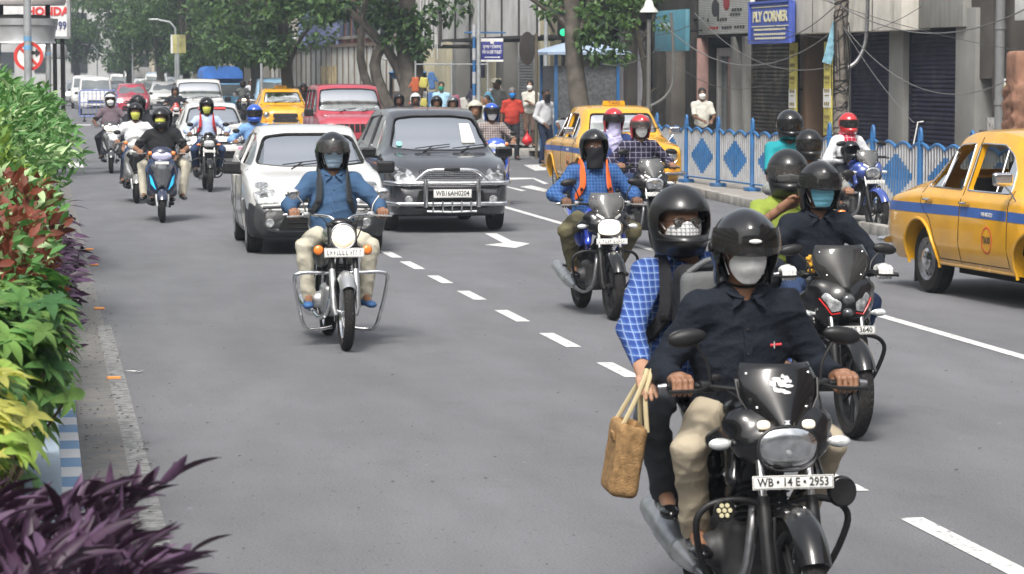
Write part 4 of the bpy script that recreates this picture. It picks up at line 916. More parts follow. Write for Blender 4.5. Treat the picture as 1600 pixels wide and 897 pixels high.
def car(label, loc, rz, sp, group=None, name='car', cat='car', cabin=True):
    root = empty(name, loc, rz, label, cat, group); st = sp['st']; c = Car(sp); pt = sp['paint']; xf, xr, r = sp['xf'], sp['xr'], sp['r']; W = max(s[5] for s in st)
    me = body_mesh(st, bulge=sp.get('bulge',1.02)); bm = bmesh.new(); bm.from_mesh(me); bmesh.ops.triangulate(bm, faces=[f for f in bm.faces if len(f.verts)>4]); c.bvh = BVHTree.FromBMesh(bm); bm.free()
    cut = []
    for x in (xf, xr):
        for s in (1,-1):
            n = 28; ra = r+sp.get('arch',.05); pl = [(x+ra*math.cos(2*math.pi*k/n), r+.01+ra*math.sin(2*math.pi*k/n)) for k in range(n)]; cut.append(prism_me(pl, s*(W-.26), s*(W+.3)))
    dk = list(cut)
    if cabin:
        inner = body_mesh(st, inset=.05, zin=sp.get('floor',.08), x0=sp['cab'][0], x1=sp['cab'][1], bulge=1.0); cut.append(inner); dk.append(inner)
        for pl in sp['side']: cut.append(prism_me(rpoly(pl,.04), -1.3, 1.3))
        for pl, a, b in sp['front']: cut.append(prism_me(rpoly(pl,.06), a, b, 'x'))
    for q_ in cut+[me]:
        q_.materials.append(pt); q_.materials.append(INTR)
        if q_ in dk: q_.polygons.foreach_set('material_index', [1]*len(q_.polygons))
    me = boolean(me, cut); me.materials.clear(); me.materials.append(pt); me.materials.append(INTR); me.name = 'body'; me.polygons.foreach_set('use_smooth', [True]*len(me.polygons)); me.set_sharp_from_angle(angle=R(32)); body = link(bpy.data.objects.new('body', me), root)
    # glass: a sheet inside the wall thickness, seen through the openings
    q, v, f, tg, n, o, secs = loft(st, inset=.016, bulge=1.0); S = np.array(st)
    zones = sp['glass']        # name, xmin, xmax, kmin, kmax, mat
    for (gn, xa, xb, ka, kb, gm, sds) in zones:
        ff = [f[i] for i, (a,k,sd) in enumerate(tg) if xa <= q[a] <= xb and ka <= k <= kb and sd in sds]
        if not ff: continue
        used = sorted({i for t in ff for i in t}); mp = {u:i for i,u in enumerate(used)}; meshobj(gn, [v[u] for u in used], [[mp[i] for i in t] for t in ff], gm, root, 180)
    for x in (xf, xr):
        for s in (1,-1): car_wheel(root, x, s*(W-.02-sp.get('tw',.17)/2-sp.get('win',.02)), r, sp.get('tw',.17), sp.get('rim','steel'), s)
    m = MB(); 
    for x in (xf, xr): m.tube([(x,-W*.8,r),(x,W*.8,r)], .03, 8)
    m.box(((xf+xr)/2,0,.27),(abs(xf-xr)-2*r-.25,W*1.5,.10)); m.tube([(xr+.4,.2,.25),(xf-.3,.2,.25)], .03, 8); m.build('chassis', WELL, root)
    if cabin:
        fl = sp.get('seatz',.42); m = MB()
        for (sx, ys) in sp['seats']:
            for y in ys:
                wd = .48 if len(ys) > 1 else 1.15; m.box((sx,y,fl), (.5,wd,.16), None, .05); m.box((sx-.27,y,fl+.32), (.14,wd,.58), Matrix.Rotation(-.2,3,'Y'), .06)
                if len(ys) > 1: m.box((sx-.35,y,fl+.70), (.09,.26,.18), None, .04)
        m.build('seat', INTR, root)
        dx, dz = sp['dash']; m = MB(); m.box((dx,0,dz), (.3,W*1.72,.2), None, .05); ds = m.build('dashboard', INTR, root); m = MB(); cc = Vector((dx-.25,-.34,dz+.07)); X_, Y_, Z_ = frame((-1,0,.35)); m.tube([cc+X_*.18*math.cos(a)+Y_*.18*math.sin(a) for a in np.linspace(0,2*math.pi,24,endpoint=False)], .014, 6, closed=True); m.tube([cc, cc+Vector((.2,0,-.1))], .03, 8); m.tube([cc-Y_*.17, cc+Y_*.17], .012, 6); m.build('steering_wheel', BLK, ds)
    # seams, handles
    for wh in ('L','R'):
        m = MB()
        for pl in sp['seams']: c.line(pl, wh, .0045, m, 5, .0005)
        m.build('door_gap', SEAM, body)
        m = MB()
        for (hx, hz) in sp['handles']: p = c.side(hx, hz, 1 if wh == 'L' else -1, .02); m.tube([p+Vector((-.07,0,0)), p+Vector((.07,0,0))], .011, 8); m.box(p-Vector((.07,0,0)), (.02,.04,.02)); m.box(p+Vector((.07,0,0)), (.02,.04,.02))
        m.build('door_handle', sp.get('handlemat', CHR), body)
    if sp.get('frames') is not None:
        for wh in ('L','R'):
            for pl in sp['side']: m = MB(); c.line(rpoly(pl,.04), wh, sp.get('fr_r',.009), m, 6, .001, closed=True, step=.06); m.build('window_frame', sp['frames'], body)
    for (pl, a, b) in sp['front'][:1]:
        m = MB(); c.line(rpoly(pl,.06), 'F', .009, m, 6, .001, closed=True, step=.08); m.build('windshield_seal', sp.get('sealmat', BLK), body)
    for side in (1,-1):
        if sp.get('mirror') and side in sp.get('mirror_sides', (1,-1)):
            mx, mz, mm, sh = sp['mirror']; base = c.side(mx, mz-.05, side, .0); S_ = SDF(.010); ce = base+Vector((-.01, side*.12, .06)); S_.box(ce, sh, .03, .02); S_.cone(base, ce-Vector((0,0,sh[2]*.6)), .02, .02, .02); mi = sdfobj(S_, 'wing_mirror', mm, root); m = MB(); m.box(ce-Vector((sh[0]+.002,0,0)), (.002, sh[1]*1.7, sh[2]*1.6)); m.build('mirror_glass', CHR, mi)
    if sp.get('wiper', 1):
        m = MB(); x0, z0 = sp.get('wip', (None,None))
        zz = min(p[1] for p in sp['front'][0][0])
        for y0 in (-.35, .18): c.line([(y0,zz+.02),(y0+.25,zz+.05),(y0+.50,zz+.075)], 'F', .007, m, 5, .012); c.line([(y0+.1,zz-.03),(y0+.25,zz+.05)], 'F', .008, m, 5, .02)
        m.build('wiper', BLK, body)
    return root, c, body
def headlamp(c, root, poly, inner=None, mat=None, s=None, lens=True, bul=.02, rings=4):
    for sd in (1,-1):
        P = [(sd*a, b) for a,b in poly]; h = c.patch(P, 'F', 'headlight', M('lamp_bowl',(.36,.37,.38),.25,.4,var=.6,vs=20), root, .004, rings, .03)
        if inner: y, z, rr = inner; p = c.fr(sd*y, z, .006); m = MB(); m.lathe([(0,0),(rr,0),(rr,.006),(rr*.8,.008),(0,.003)], p, (1,0,0), 24, cap=False); m.build('lamp_reflector', LENSW, h)
        c.patch(P, 'F', 'lens', LGL, h, .012, rings, .03, bul)
def amby(label, loc, rz, sign_side='R', num=None, group='yellow taxis', full=True, lowdetail=False):
    Y = TAXI; T = [(-2.33,.42,.60,.63,.50,.55,.40),(-2.29,.36,.74,.78,.64,.68,.52),(-2.20,.32,.84,.90,.72,.745,.56),(-1.95,.28,.90,1.00,.78,.80,.58),(-1.65,.28,.935,1.06,.80,.82,.58),(-1.42,.28,.95,1.12,.81,.825,.56),(-1.15,.28,.96,1.36,.81,.83,.54),(-.85,.28,.965,1.51,.81,.83,.575),(-.45,.28,.965,1.575,.81,.83,.60),(0.0,.28,.965,1.585,.81,.83,.61),(.38,.28,.965,1.555,.81,.83,.60),(.60,.28,.965,1.48,.81,.83,.58),(.74,.28,.965,1.34,.81,.83,.58),(.95,.28,.965,1.10,.81,.83,.62),(1.08,.28,.95,1.065,.80,.82,.56),(1.5,.28,.92,1.05,.79,.81,.46),(1.80,.30,.88,1.0,.77,.79,.42),(1.95,.34,.82,.90,.72,.75,.40),(2.02,.40,.70,.76,.62,.66,.36),(2.05,.46,.60,.64,.5,.54,.3)]
    sp = dict(st=T, paint=Y, xf=1.20, xr=-1.26, r=.325, arch=.055, win=.05, rim='hub', tw=.16, cab=(-1.35,1.0), floor=.10, bulge=1.03,
      side=[[(-1.18,1.02),(-.98,1.31),(-.80,1.42),(-.42,1.445),(-.36,1.02)],[(-.26,1.02),(-.29,1.445),(.22,1.445),(.44,1.36),(.58,1.22),(.66,1.02)]],
      front=[([(-.60,1.13),(.60,1.13),(.52,1.45),(-.52,1.45)], .3, 1.6), ([(-.44,1.17),(.44,1.17),(.38,1.40),(-.38,1.40)], -1.7, -.7)],
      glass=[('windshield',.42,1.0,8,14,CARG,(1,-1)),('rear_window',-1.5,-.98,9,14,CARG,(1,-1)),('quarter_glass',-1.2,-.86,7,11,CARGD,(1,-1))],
      seats=[(.30,(-.35,.35)),(-.62,(0,))], seatz=.50, dash=(.82,.98), seams=[[(-.31,1.5),(-.31,.98),(-.34,.34)],[(.70,1.05),(.72,.9),(.72,.34)],[(-.31,.36),(.70,.36)],[(-1.24,1.02),(-1.22,.86),(-1.0,.72),(-.86,.5),(-.83,.36),(-.31,.36)]],
      handles=[(-.40,.90),(.60-.75,.90)], frames=CHR, fr_r=.008, sealmat=BLK, mirror=None)
    sp['handles'] = [(-1.02,.905),(-.18,.905)]
    root, c, body = car(label, loc, rz, sp, group, 'taxi', 'taxi')
    sp_r = .325
    for wh, s in (('L',1),('R',-1)):     # stripe, arch lips, trims
        for (x0, x1) in ((-2.16,-.32),(-.30,.70),(.73,1.86)):
            n = 24; v = []; f = []
            for i in range(n+1):
                x = x0+(x1-x0)*i/n; zc = .815+(.012*math.sin((x+1.2)*1.1)); 
                for z in (zc-.045, zc, zc+.045): v.append(tuple(c.side(x, z, s, .003)))
            for i in range(n):
                for k in range(2): a = i*3+k; q = (a,a+3,a+4,a+1); f.append(q if s < 0 else q[::-1])
            meshobj('stripe', v, f, STRIPE, body, 60)
        for x in (1.20,-1.26):
            m = MB(); ra = sp_r+.055; pts = []
            for a in np.linspace(-10,190,26):
                px_, pz_ = x+ra*math.cos(R(a)), sp_r+.01+ra*math.sin(R(a)); p = c.side(px_, max(pz_,.31), s, .004); pts.append((px_, p.y, pz_))
            m.tube(pts, .016, 8); m.build('arch_lip', Y, body)
        m = MB(); c.line([(-.9,.315),(.8,.315)], wh, .02, m, 8, -.004); m.build('sill', Y, body)
        for k, (pl, rr) in enumerate((([(-.86,1.03),(-.90,1.39)],.010),([(.36,1.03),(.30,1.42)],.008))): m = MB(); c.line(pl, wh, rr, m, 6, -.004); m.build('window_bar', CHR, body)
        m = MB(); m.prism([(-.12,0),(.12,0),(.10,-.34),(-.12,-.36)], (xr_:=-1.64, s*.60, .44), (0,1,0), (.05,0,1), .012); m.build('mud_flap', RUB, root)
    # round TAXI emblem on the right door
    for s in (-1,1):
        ec = (.30,.59); pts = [(ec[0]+.105*math.cos(a), ec[1]+.115*math.sin(a)) for a in np.linspace(0,2*math.pi,36,endpoint=False)]; m = MB(); c.line(pts, 'R' if s < 0 else 'L', .009, m, 5, .0008, sq=.4, closed=True, step=.2); em = m.build('taxi_emblem', M('emblem_red',(.50,.05,.02),.5), body)
        p = c.side(*ec, s, .006); text('emblem_text', 'TAXI', .088, INK, em, face_mx(p, (-s*1,0,0), (0,0,1)), .001, bold=.0015, sx=.85)
        p = c.side(.30,.82,s,.007); text('door_number', num or 'WB 04 6221', .052, PLT, body, face_mx(p, (-s*1,0,0), (0,0,1)), .0008, bold=.001, sx=.85)
    m = MB(); m.prism([(-.20,0),(.20,0),(.185,.075),(-.185,.075)], (.10,0,1.588), (0,1,0), (0,0,1), .055); sg = m.build('roof_sign', Y, root)
    text('sign_text', 'TAXI', .072, M('sign_brown',(.22,.09,.02),.6), sg, face_mx((.158,0,1.627), (0,1,0), (0,0,1)), .002, bold=.0015, sx=1.35)
    # bumpers
    for d, xb in ((1,2.13),(-1,-2.40)):
        m = MB(); pts = [(xb-d*.30,-.80,.46),(xb-d*.12,-.79,.46),(xb-d*.03,-.6,.46),(xb,0,.46),(xb-d*.03,.6,.46),(xb-d*.12,.79,.46),(xb-d*.30,.80,.46)]; m.tube(pts, .032, 10, smooth=4, sq=2.0)
        for y in (-.4,.4): m.box((xb+d*.02,y,.47), (.05,.05,.17), None, .02)
        m.build('bumper', CHR, root)
    for s in (1,-1):
        p = c.fr(s*.60,.74,.0); m = MB(); m.lathe([(.125,-.14),(.122,.0),(.112,.02),(.098,.018),(.098,-.02)], (p.x-.02+.03,s*.60,.745), (1,0,0), 30, cap=False); h = m.build('headlight', Y, root); flatlens(h, (p.x+.0,s*.60,.745), (.098,.098), LENSW, 'lens', 0, .04)
        m = MB(); m.lathe([(.1,.016),(.108,.022),(.112,.016),(.104,.010)], (p.x+.01,s*.60,.745), (1,0,0), 30, cap=False); m.build('chrome_ring', CHR, h)
        m = MB(); p = c.fr(s*.62,.56,.01); m.lathe([(.045,-.02),(.04,.02),(0,.03)], p, (1,0,0), 16, cap=False); m.build('indicator', ORG, root)
        m = MB(); p = c.fr(s*.62,.70,.0,-1); m.box(p+Vector((.0,0,0)), (.06,.09,.16), None, .02); m.build('tail_lamp', REDL, root)
    c.patch([(-.42,.52),(.42,.52),(.38,.80),(-.38,.80)], 'F', 'grille', WELL, root, .01); m = MB()
    for k in range(8): z = .54+k*.034; c.line([(-.40+k*.005,z),(.40-k*.005,z)], 'F', .007, m, 6, .016, step=.08)
    m.build('grille_bar', CHR, root)
    plate(root, (2.16,0,.40), (0,0,1), .5, .11, None, marks=8)
    m = MB()
    if True:                              # driver side mirror: chrome, on the front wing
        for s in ((-1,1)):
            b = c.side(.83,.97,s,0); m = MB(); m.tube([b, b+Vector((-.0,s*.06,.08)), b+Vector((-.02,s*.10,.13))], .009, 8, smooth=3); S_ = SDF(.006); ce = b+Vector((-.02,s*.12,.19)); S_.box(ce, (.03,.095,.06), .028, .01); S_.cut(ce-Vector((.018,0,0)), (-1,0,0)); mi = sdfobj(S_, 'wing_mirror', CHR, root); m.build('mirror_arm', CHR, mi)
    m = MB(); c.line([(0,1.07),(0,.92)], 'F', .012, m, 6, .0); m.build('bonnet_crease', Y, body)
    m = MB(); m.tube([(-1.5,.25,.30),(-2.2,.35,.28),(-2.38,.35,.27)], .025, 8); m.build('exhaust_pipe', STL, root)
    return root
TAXI = M('taxi_yellow', (.66,.335,.012), .24, var=.10, vs=3, coat=.7, dirt=.28, dirtcol=(.42,.20,.03), bump=.04, bs=5)
STRIPE = M('stripe_blue', (.035,.10,.32), .4, var=.2, vs=10)
def hatch(label, loc, rz, paint, kind, lower=None, group=None, extras=()):
    """near modern cars, built from one set of stations each"""
    if kind == 'swift':
        T = [(-1.84,.40,.62,.66,.62,.70,.5),(-1.80,.34,.90,1.0,.72,.78,.56),(-1.70,.26,1.0,1.22,.78,.82,.55),(-1.45,.22,1.03,1.42,.81,.835,.57),(-1.0,.20,1.02,1.50,.82,.84,.59),(-.3,.19,.99,1.525,.82,.84,.61),(.15,.19,.97,1.49,.82,.84,.60),(.40,.19,.96,1.38,.82,.84,.59),(.75,.19,.955,1.14,.82,.84,.62),(1.0,.19,.93,.985,.82,.835,.66),(1.4,.20,.86,.92,.81,.82,.55),(1.68,.22,.76,.83,.78,.79,.5),(1.82,.24,.64,.70,.70,.72,.44),(1.88,.30,.52,.56,.60,.62,.4)]
        sp = dict(xf=1.20, xr=-1.19, r=.295, side=[[(-1.42,1.09),(-1.18,1.36),(-.34,1.43),(-.36,1.05)],[(-.24,1.05),(-.24,1.43),(.10,1.42),(.36,1.30),(.72,1.04)]], front=[([(-.68,1.03),(.68,1.03),(.55,1.425),(-.55,1.425)],.1,1.6),([(-.5,1.12),(.5,1.12),(.44,1.38),(-.44,1.38)],-2,-1.2)], cab=(-1.6,1.0), seats=[(-.0,(-.35,.35)),(-.85,(0,))], dash=(.70,.93), seams=[[(-.30,1.45),(-.30,.95),(-.32,.28)],[(.78,1.0),(.80,.28)],[(-1.25,1.05),(-1.2,.8),(-.85,.6),(-.8,.28)],[(-.8,.27),(.8,.27)]], handles=[(-1.05,.92),(-.18,.90)], mirror=(.62,1.0,BLK,(.045,.11,.075)))
        hl = [(.46,.63),(.50,.76),(.60,.87),(.73,.86),(.775,.72),(.73,.61)]; hi = (.64,.70,.05); gr = [(-.34,.63),(.34,.63),(.40,.73),(-.40,.73)]; lo = [(-.48,.30),(.48,.30),(.40,.48),(-.40,.48)]
    elif kind == 'ertiga':
        T = [(-2.02,.42,.7,.74,.66,.72,.5),(-1.98,.34,1.0,1.10,.74,.79,.58),(-1.90,.26,1.08,1.40,.79,.83,.58),(-1.75,.22,1.10,1.58,.82,.84,.60),(-1.2,.20,1.09,1.655,.825,.845,.62),(-.3,.19,1.06,1.68,.825,.845,.63),(.25,.19,1.03,1.65,.825,.845,.62),(.55,.19,1.02,1.54,.825,.845,.61),(.95,.19,1.01,1.27,.825,.845,.64),(1.25,.19,.99,1.07,.825,.84,.68),(1.6,.20,.94,1.01,.81,.825,.60),(1.95,.22,.82,.90,.78,.79,.54),(2.12,.25,.68,.74,.70,.73,.48),(2.2,.32,.54,.58,.6,.63,.42)]
        sp = dict(xf=1.37, xr=-1.37, r=.30, side=[[(-1.35,1.15),(-1.30,1.52),(-.40,1.57),(-.42,1.12)],[(-.28,1.12),(-.27,1.575),(.22,1.55),(.50,1.40),(.90,1.08)]], front=[([(-.69,1.10),(.69,1.10),(.56,1.57),(-.56,1.57)],.2,1.8),([(-.5,1.2),(.5,1.2),(.46,1.5),(-.46,1.5)],-2.3,-1.6)], cab=(-1.9,1.25), seats=[(.15,(-.36,.36)),(-.75,(0,)),(-1.4,(0,))], dash=(.95,1.02), seams=[[(-.34,1.6),(-.34,1.0),(-.36,.28)],[(.95,1.05),(.97,.28)],[(-1.4,1.15),(-1.35,.8),(-1.0,.65),(-.95,.28)],[(-.95,.27),(.97,.27)]], handles=[(-1.2,.98),(-.25,.95)], mirror=(.80,1.05,BLKG,(.045,.12,.07)))
        hl = [(.42,.70),(.54,.86),(.74,.92),(.795,.76),(.72,.64),(.56,.63)]; hi = (.64,.76,.05); gr = [(-.40,.74),(.40,.74),(.42,.86),(-.42,.86)]; lo = [(-.50,.34),(.50,.34),(.44,.58),(-.44,.58)]
    elif kind == 'alto':
        T = [(-1.62,.40,.62,.66,.56,.64,.46),(-1.58,.32,.86,.96,.64,.70,.50),(-1.50,.24,.96,1.24,.70,.735,.50),(-1.2,.20,.98,1.40,.72,.745,.52),(-.6,.19,.96,1.47,.725,.75,.54),(0,.19,.94,1.475,.725,.75,.55),(.30,.19,.93,1.40,.725,.75,.54),(.7,.19,.925,1.14,.725,.75,.57),(.95,.19,.90,.97,.72,.745,.60),(1.3,.20,.84,.91,.71,.73,.5),(1.55,.22,.74,.82,.68,.70,.46),(1.68,.24,.62,.68,.62,.64,.40),(1.74,.3,.5,.54,.5,.54,.36)]
        sp = dict(xf=1.16, xr=-1.16, r=.27, side=[[(-1.2,1.04),(-1.05,1.33),(-.28,1.38),(-.30,1.0)],[(-.18,1.0),(-.17,1.38),(.10,1.37),(.32,1.26),(.62,.99)]], front=[([(-.60,1.0),(.60,1.0),(.49,1.39),(-.49,1.39)],.0,1.5),([(-.45,1.1),(.45,1.1),(.40,1.32),(-.40,1.32)],-1.9,-1.1)], cab=(-1.45,.95), seats=[(.0,(-.32,.32)),(-.8,(0,))], dash=(.62,.90), seams=[[(-.24,1.4),(-.24,.9),(-.26,.28)],[(.68,.96),(.70,.28)]], handles=[(-.95,.88),(-.12,.86)], mirror=(.52,.96,BLK,(.04,.09,.06)))
        hl = [(.42,.58),(.46,.72),(.62,.80),(.70,.70),(.66,.56)]; hi = (.57,.66,.05); gr = [(-.34,.60),(.34,.60),(.36,.66),(-.36,.66)]; lo = [(-.36,.30),(.36,.30),(.42,.46),(-.42,.46)]
    elif kind in ('van','suv'):
        h = 1.86 if kind == 'van' else 1.84; T = [(-2.15,.40,.9,.95,.76,.80,.66),(-2.12,.34,1.14,h-.12,.80,.83,.70),(-2.0,.30,1.16,h-.02,.81,.84,.72),(-1.0,.28,1.15,h,.82,.85,.735),(.30,.28,1.13,h-.02,.82,.85,.735),(.50,.28,1.12,h-.10,.82,.85,.72),(.85,.28,1.11,1.42,.82,.85,.73),(1.08,.28,1.10,1.17,.82,.845,.72),(1.5,.30,1.04,1.12,.80,.83,.64),(1.85,.32,.96,1.06,.78,.81,.62),(2.0,.34,.84,.92,.76,.78,.60),(2.06,.42,.7,.74,.68,.70,.55)]
        sp = dict(xf=1.25, xr=-1.25, r=.335, side=[[(-1.95,1.24),(-1.93,1.68),(-1.12,1.70),(-1.12,1.22)],[(-1.0,1.22),(-1.0,1.70),(-.28,1.70),(-.28,1.20)],[(-.16,1.20),(-.16,1.70),(.34,1.69),(.50,1.58),(.82,1.20)]], front=[([(-.75,1.20),(.75,1.20),(.67,1.74),(-.67,1.74)],.1,1.8),([(-.6,1.3),(.6,1.3),(.56,1.68),(-.56,1.68)],-2.5,-1.8)], cab=(-2.0,1.08), seats=[(.05,(-.38,.38)),(-.85,(0,)),(-1.5,(0,))], seatz=.62, dash=(.80,1.10), seams=[[(-.22,1.75),(-.22,.4)],[(.90,1.15),(.92,.4)],[(-1.06,1.75),(-1.06,.4)]], handles=[(-.9,1.05),(-.12,1.05)], mirror=(.72,1.16,BLK,(.05,.11,.09)))
        hl = [(.50,.72),(.50,.92),(.72,.93),(.74,.72)]; hi = (.62,.82,.075); gr = [(-.44,.72),(.44,.72),(.44,.92),(-.44,.92)]; lo = [(-.50,.42),(.50,.42),(.50,.56),(-.50,.56)]
    sp.update(st=T, paint=paint, frames=BLK if kind in ('van','suv') else None, fr_r=.010, handlemat=paint, tw=.18, win=.0)
    zf = max(s[0] for s in T)
    xs0, xs1 = (.1,1.15) if kind != 'alto' else (.05,1.0)
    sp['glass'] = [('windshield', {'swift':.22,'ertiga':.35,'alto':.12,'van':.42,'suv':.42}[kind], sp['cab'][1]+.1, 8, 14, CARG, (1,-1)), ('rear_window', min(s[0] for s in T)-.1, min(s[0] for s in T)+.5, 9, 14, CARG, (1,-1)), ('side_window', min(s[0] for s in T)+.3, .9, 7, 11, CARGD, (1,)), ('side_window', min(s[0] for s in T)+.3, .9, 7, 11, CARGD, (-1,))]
    def cv(p): (a,z0),(b,_),(t,z1),_2 = p; return [(-b,z0+.035),(-b*.5,z0+.003),(b*.5,z0+.003),(b,z0+.035),(t,z1-.035),(t*.5,z1),(-t*.5,z1),(-t,z1-.035)]
    sp['front'] = [(cv(p), a, b) for p, a, b in sp['front']]
    root, c, body = car(label, loc, rz, sp, group)
    headlamp(c, root, hl, hi)
    g = c.patch(gr, 'F', 'grille', WELL, root, .004); m = MB(); z0, z1 = gr[0][1], gr[2][1]; y0 = abs(gr[0][0])
    if kind in ('ertiga','swift'):
        for k in range(4 if kind == 'ertiga' else 5): z = z0+(z1-z0)*(k+.5)/4.6; c.line([(-y0,z),(y0,z)], 'F', .004, m, 5, .008)
        for k in range(24): y = -y0+2*y0*k/23; c.line([(y,z0),(y,z1)], 'F', .003, m, 4, .008)
        m.build('grille_mesh', CHR if kind == 'ertiga' else BLK, g); m = MB(); p = c.fr(0,(z0+z1)/2,.014)
        if kind == 'ertiga':           # chrome S-like emblem of two hooked blades
            for sg in (1,-1): m.prism([(sg*.055,sg*.0),(sg*.0,sg*.045),(-sg*.045,sg*.022),(-sg*.028,sg*.012),(sg*.0,sg*.024),(sg*.012,sg*.012),(-sg*.03,-sg*.012),(sg*.0,-sg*.004)], p, (0,1,0), (0,0,1), .006)
        else: m.ell(p, (.006,.05,.03))
        m.build('badge', CHR, g)
    elif kind in ('van','suv'):
        for k in range(7): y = -y0+.06+2*(y0-.06)*k/6; c.line([(y,z0+.015),(y,z1-.015)], 'F', .014, m, 6, .008)
        m.build('grille_bar', paint, g)
    else: c.line([(-y0,z0),(y0,z0)], 'F', .008, m, 6, .006); m.ell(c.fr(0,z0+.03,.01),(.006,.045,.028)); m.build('badge', CHR, g)
    lw = c.patch(lo, 'F', 'air_intake', WELL, root, .006); m = MB()
    for k in range(3): z = lo[0][1]+(lo[2][1]-lo[0][1])*(k+.5)/3; c.line([(lo[2][0]+.04,z),(lo[2][0]*-1-.04,z)] if False else [(-abs(lo[2][0])+.04,z),(abs(lo[2][0])-.04,z)], 'F', .006, m, 5, .010)
    m.build('intake_bar', BLK, lw)
    if lower is not None:              # unpainted bumper skin over the lower body, front end
        q, v, f, tg, n, o, secs = loft(T, inset=-.020, bulge=1.03, dx=.06); ff = []
        def zc(i): return sum(v[j][2] for j in f[i])/4
        def xc(i): return sum(v[j][0] for j in f[i])/4
        tz = .64
        ff = [f[i] for i in range(len(f)) if xc(i) > 1.20+.345 and zc(i) < .61]
        used = sorted({i for t in ff for i in t}); mp = {u:i for i,u in enumerate(used)}; vv = [v[u] for u in used]; vv = [(x,y,min(z,.625)) for x,y,z in vv]
        capi = [ (len(secs)-1)*n+k for k in range(n) if secs[-1][k][2] < .6]+[o+(len(secs)-1)*n+k for k in range(n-1,0,-1) if secs[-1][k][2] < .6]
        b2 = meshobj('front_bumper', vv, [[mp[i] for i in t] for t in ff]+[[mp[i] for i in capi if i in mp]], lower, root, 50)
        m = MB(); c.line([(-.66,.575),(-.4,.585),(0,.59),(.4,.585),(.66,.575)], 'F', .018, m, 8, .006); m.build('bumper_lip', lower, b2)
        m = MB()
        for wh in ('L','R'): c.line([(-1.45,.26),(-.88,.25)], wh, .02, m, 6, .0)
        m.build('rear_skirt', lower, root)
    for s in (1,-1): p = c.fr(s*.58, (lo[0][1]+lo[2][1])/2, .004); m = MB(); m.lathe([(.05,-.01),(.052,.004),(.04,.008),(.038,.0),(0,.002)], p, (1,0,0), 20, cap=False); m.build('fog_lamp', MATS['lamp_bowl'], root)
    for s in (1,-1):
        try: c.patch([(s*.58,.80),(s*.70,.80),(s*.70,1.0),(s*.58,1.0)], 'B', 'tail_lamp', REDL, root)
        except Exception: pass
    return root, c, body
def far_car(paint, kind='sedan'):
    """small in the picture, still a full shell with glass, wheels, lamps and grille"""
    if kind == 'sedan': T = [(-2.0,.4,.7,.75,.66,.7,.5),(-1.9,.25,.95,1.0,.75,.80,.6),(-1.5,.2,.97,1.1,.80,.82,.58),(-1.0,.2,.98,1.40,.81,.83,.57),(-.2,.2,.97,1.49,.81,.83,.60),(.3,.2,.96,1.42,.81,.83,.58),(.9,.2,.95,1.08,.81,.83,.63),(1.2,.2,.92,.97,.80,.82,.6),(1.8,.25,.8,.86,.74,.77,.5),(1.95,.32,.58,.62,.62,.66,.4)]; wf = [(-.62,1.02),(.62,1.02),(.52,1.38),(-.52,1.38)]
    else: T = [(-1.9,.4,.8,.85,.7,.74,.6),(-1.86,.3,1.05,1.6,.77,.8,.66),(-1.6,.28,1.07,1.76,.79,.82,.69),(-.2,.28,1.06,1.82,.8,.83,.70),(.5,.28,1.05,1.78,.8,.83,.69),(1.0,.28,1.04,1.25,.8,.83,.70),(1.3,.28,1.0,1.06,.79,.82,.66),(1.75,.3,.9,.97,.76,.79,.6),(1.85,.4,.6,.65,.68,.7,.5)]; wf = [(-.68,1.14),(.68,1.14),(.62,1.70),(-.62,1.70)]
    root = empty('car', (0,0,0), 0); c = Car(None); me = body_mesh(T, dx=.15); bm = bmesh.new(); bm.from_mesh(me); bmesh.ops.triangulate(bm, faces=[f for f in bm.faces if len(f.verts)>4]); c.bvh = BVHTree.FromBMesh(bm); bm.free()
    r = .29; cut = []
    for x in (1.2,-1.2):
        for s in (1,-1): cut.append(prism_me([(x+.34*math.cos(2*math.pi*k/16), r+.34*math.sin(2*math.pi*k/16)) for k in range(16)], s*.6, s*1.2))
    me = boolean(me, cut); me.materials.clear(); me.materials.append(paint); me.polygons.foreach_set('material_index', [0]*len(me.polygons)); me.polygons.foreach_set('use_smooth', [True]*len(me.polygons)); me.set_sharp_from_angle(angle=R(35)); body = link(bpy.data.objects.new('body', me), root)
    OG = M('dark_window', (.10,.115,.12), .06, 0, var=.3, vs=2, coat=1)
    c.patch(wf, 'F', 'windshield', OG, root, .006, 4, .05)
    for wh in ('L','R'):
        zt = wf[2][1]; zb = wf[0][1]+.03; c.patch([(-.18,zb),(-.18,zt),(.15,zt-.02),(.62,zb)], wh, 'side_window', OG, root, .006, 3, .04); c.patch([(-.28,zb),(-.28,zt),(-.9,zt-.04),(-1.2,zb)], wh, 'side_window', OG, root, .006, 3, .04)
    for s in (1,-1): c.patch([(s*.45,.62),(s*.47,.78),(s*.68,.78),(s*.68,.62)], 'F', 'headlight', LENS, root, .008, 2, .02)
    c.patch([(-.38,.55),(.38,.55),(.36,.70),(-.36,.70)], 'F', 'grille', WELL, root, .006, 2); c.patch([(-.45,.33),(.45,.33),(.45,.46),(-.45,.46)], 'F', 'air_intake', WELL, root, .006, 2)
    for x in (1.2,-1.2):
        for s in (1,-1): m = MB(); m.lathe([(0,-.08),(r*.95,-.08),(r,-.05),(r,.05),(r*.95,.08),(r*.6,.085),(r*.55,.06),(0,.06)], (x,s*.72,r), (0,s,0), 20, cap=False); m.build('wheel', RUB, root)
    m = MB(); 
    for s in (1,-1): m.box((.6,s*.90,1.02), (.1,.16,.12), None, .03)
    m.build('wing_mirror', BLK, root); m = MB(); m.box((c.fr(0,.50).x+.01,0,.50), (.01,.48,.10)); m.build('number_plate', PLT, root)
    return root
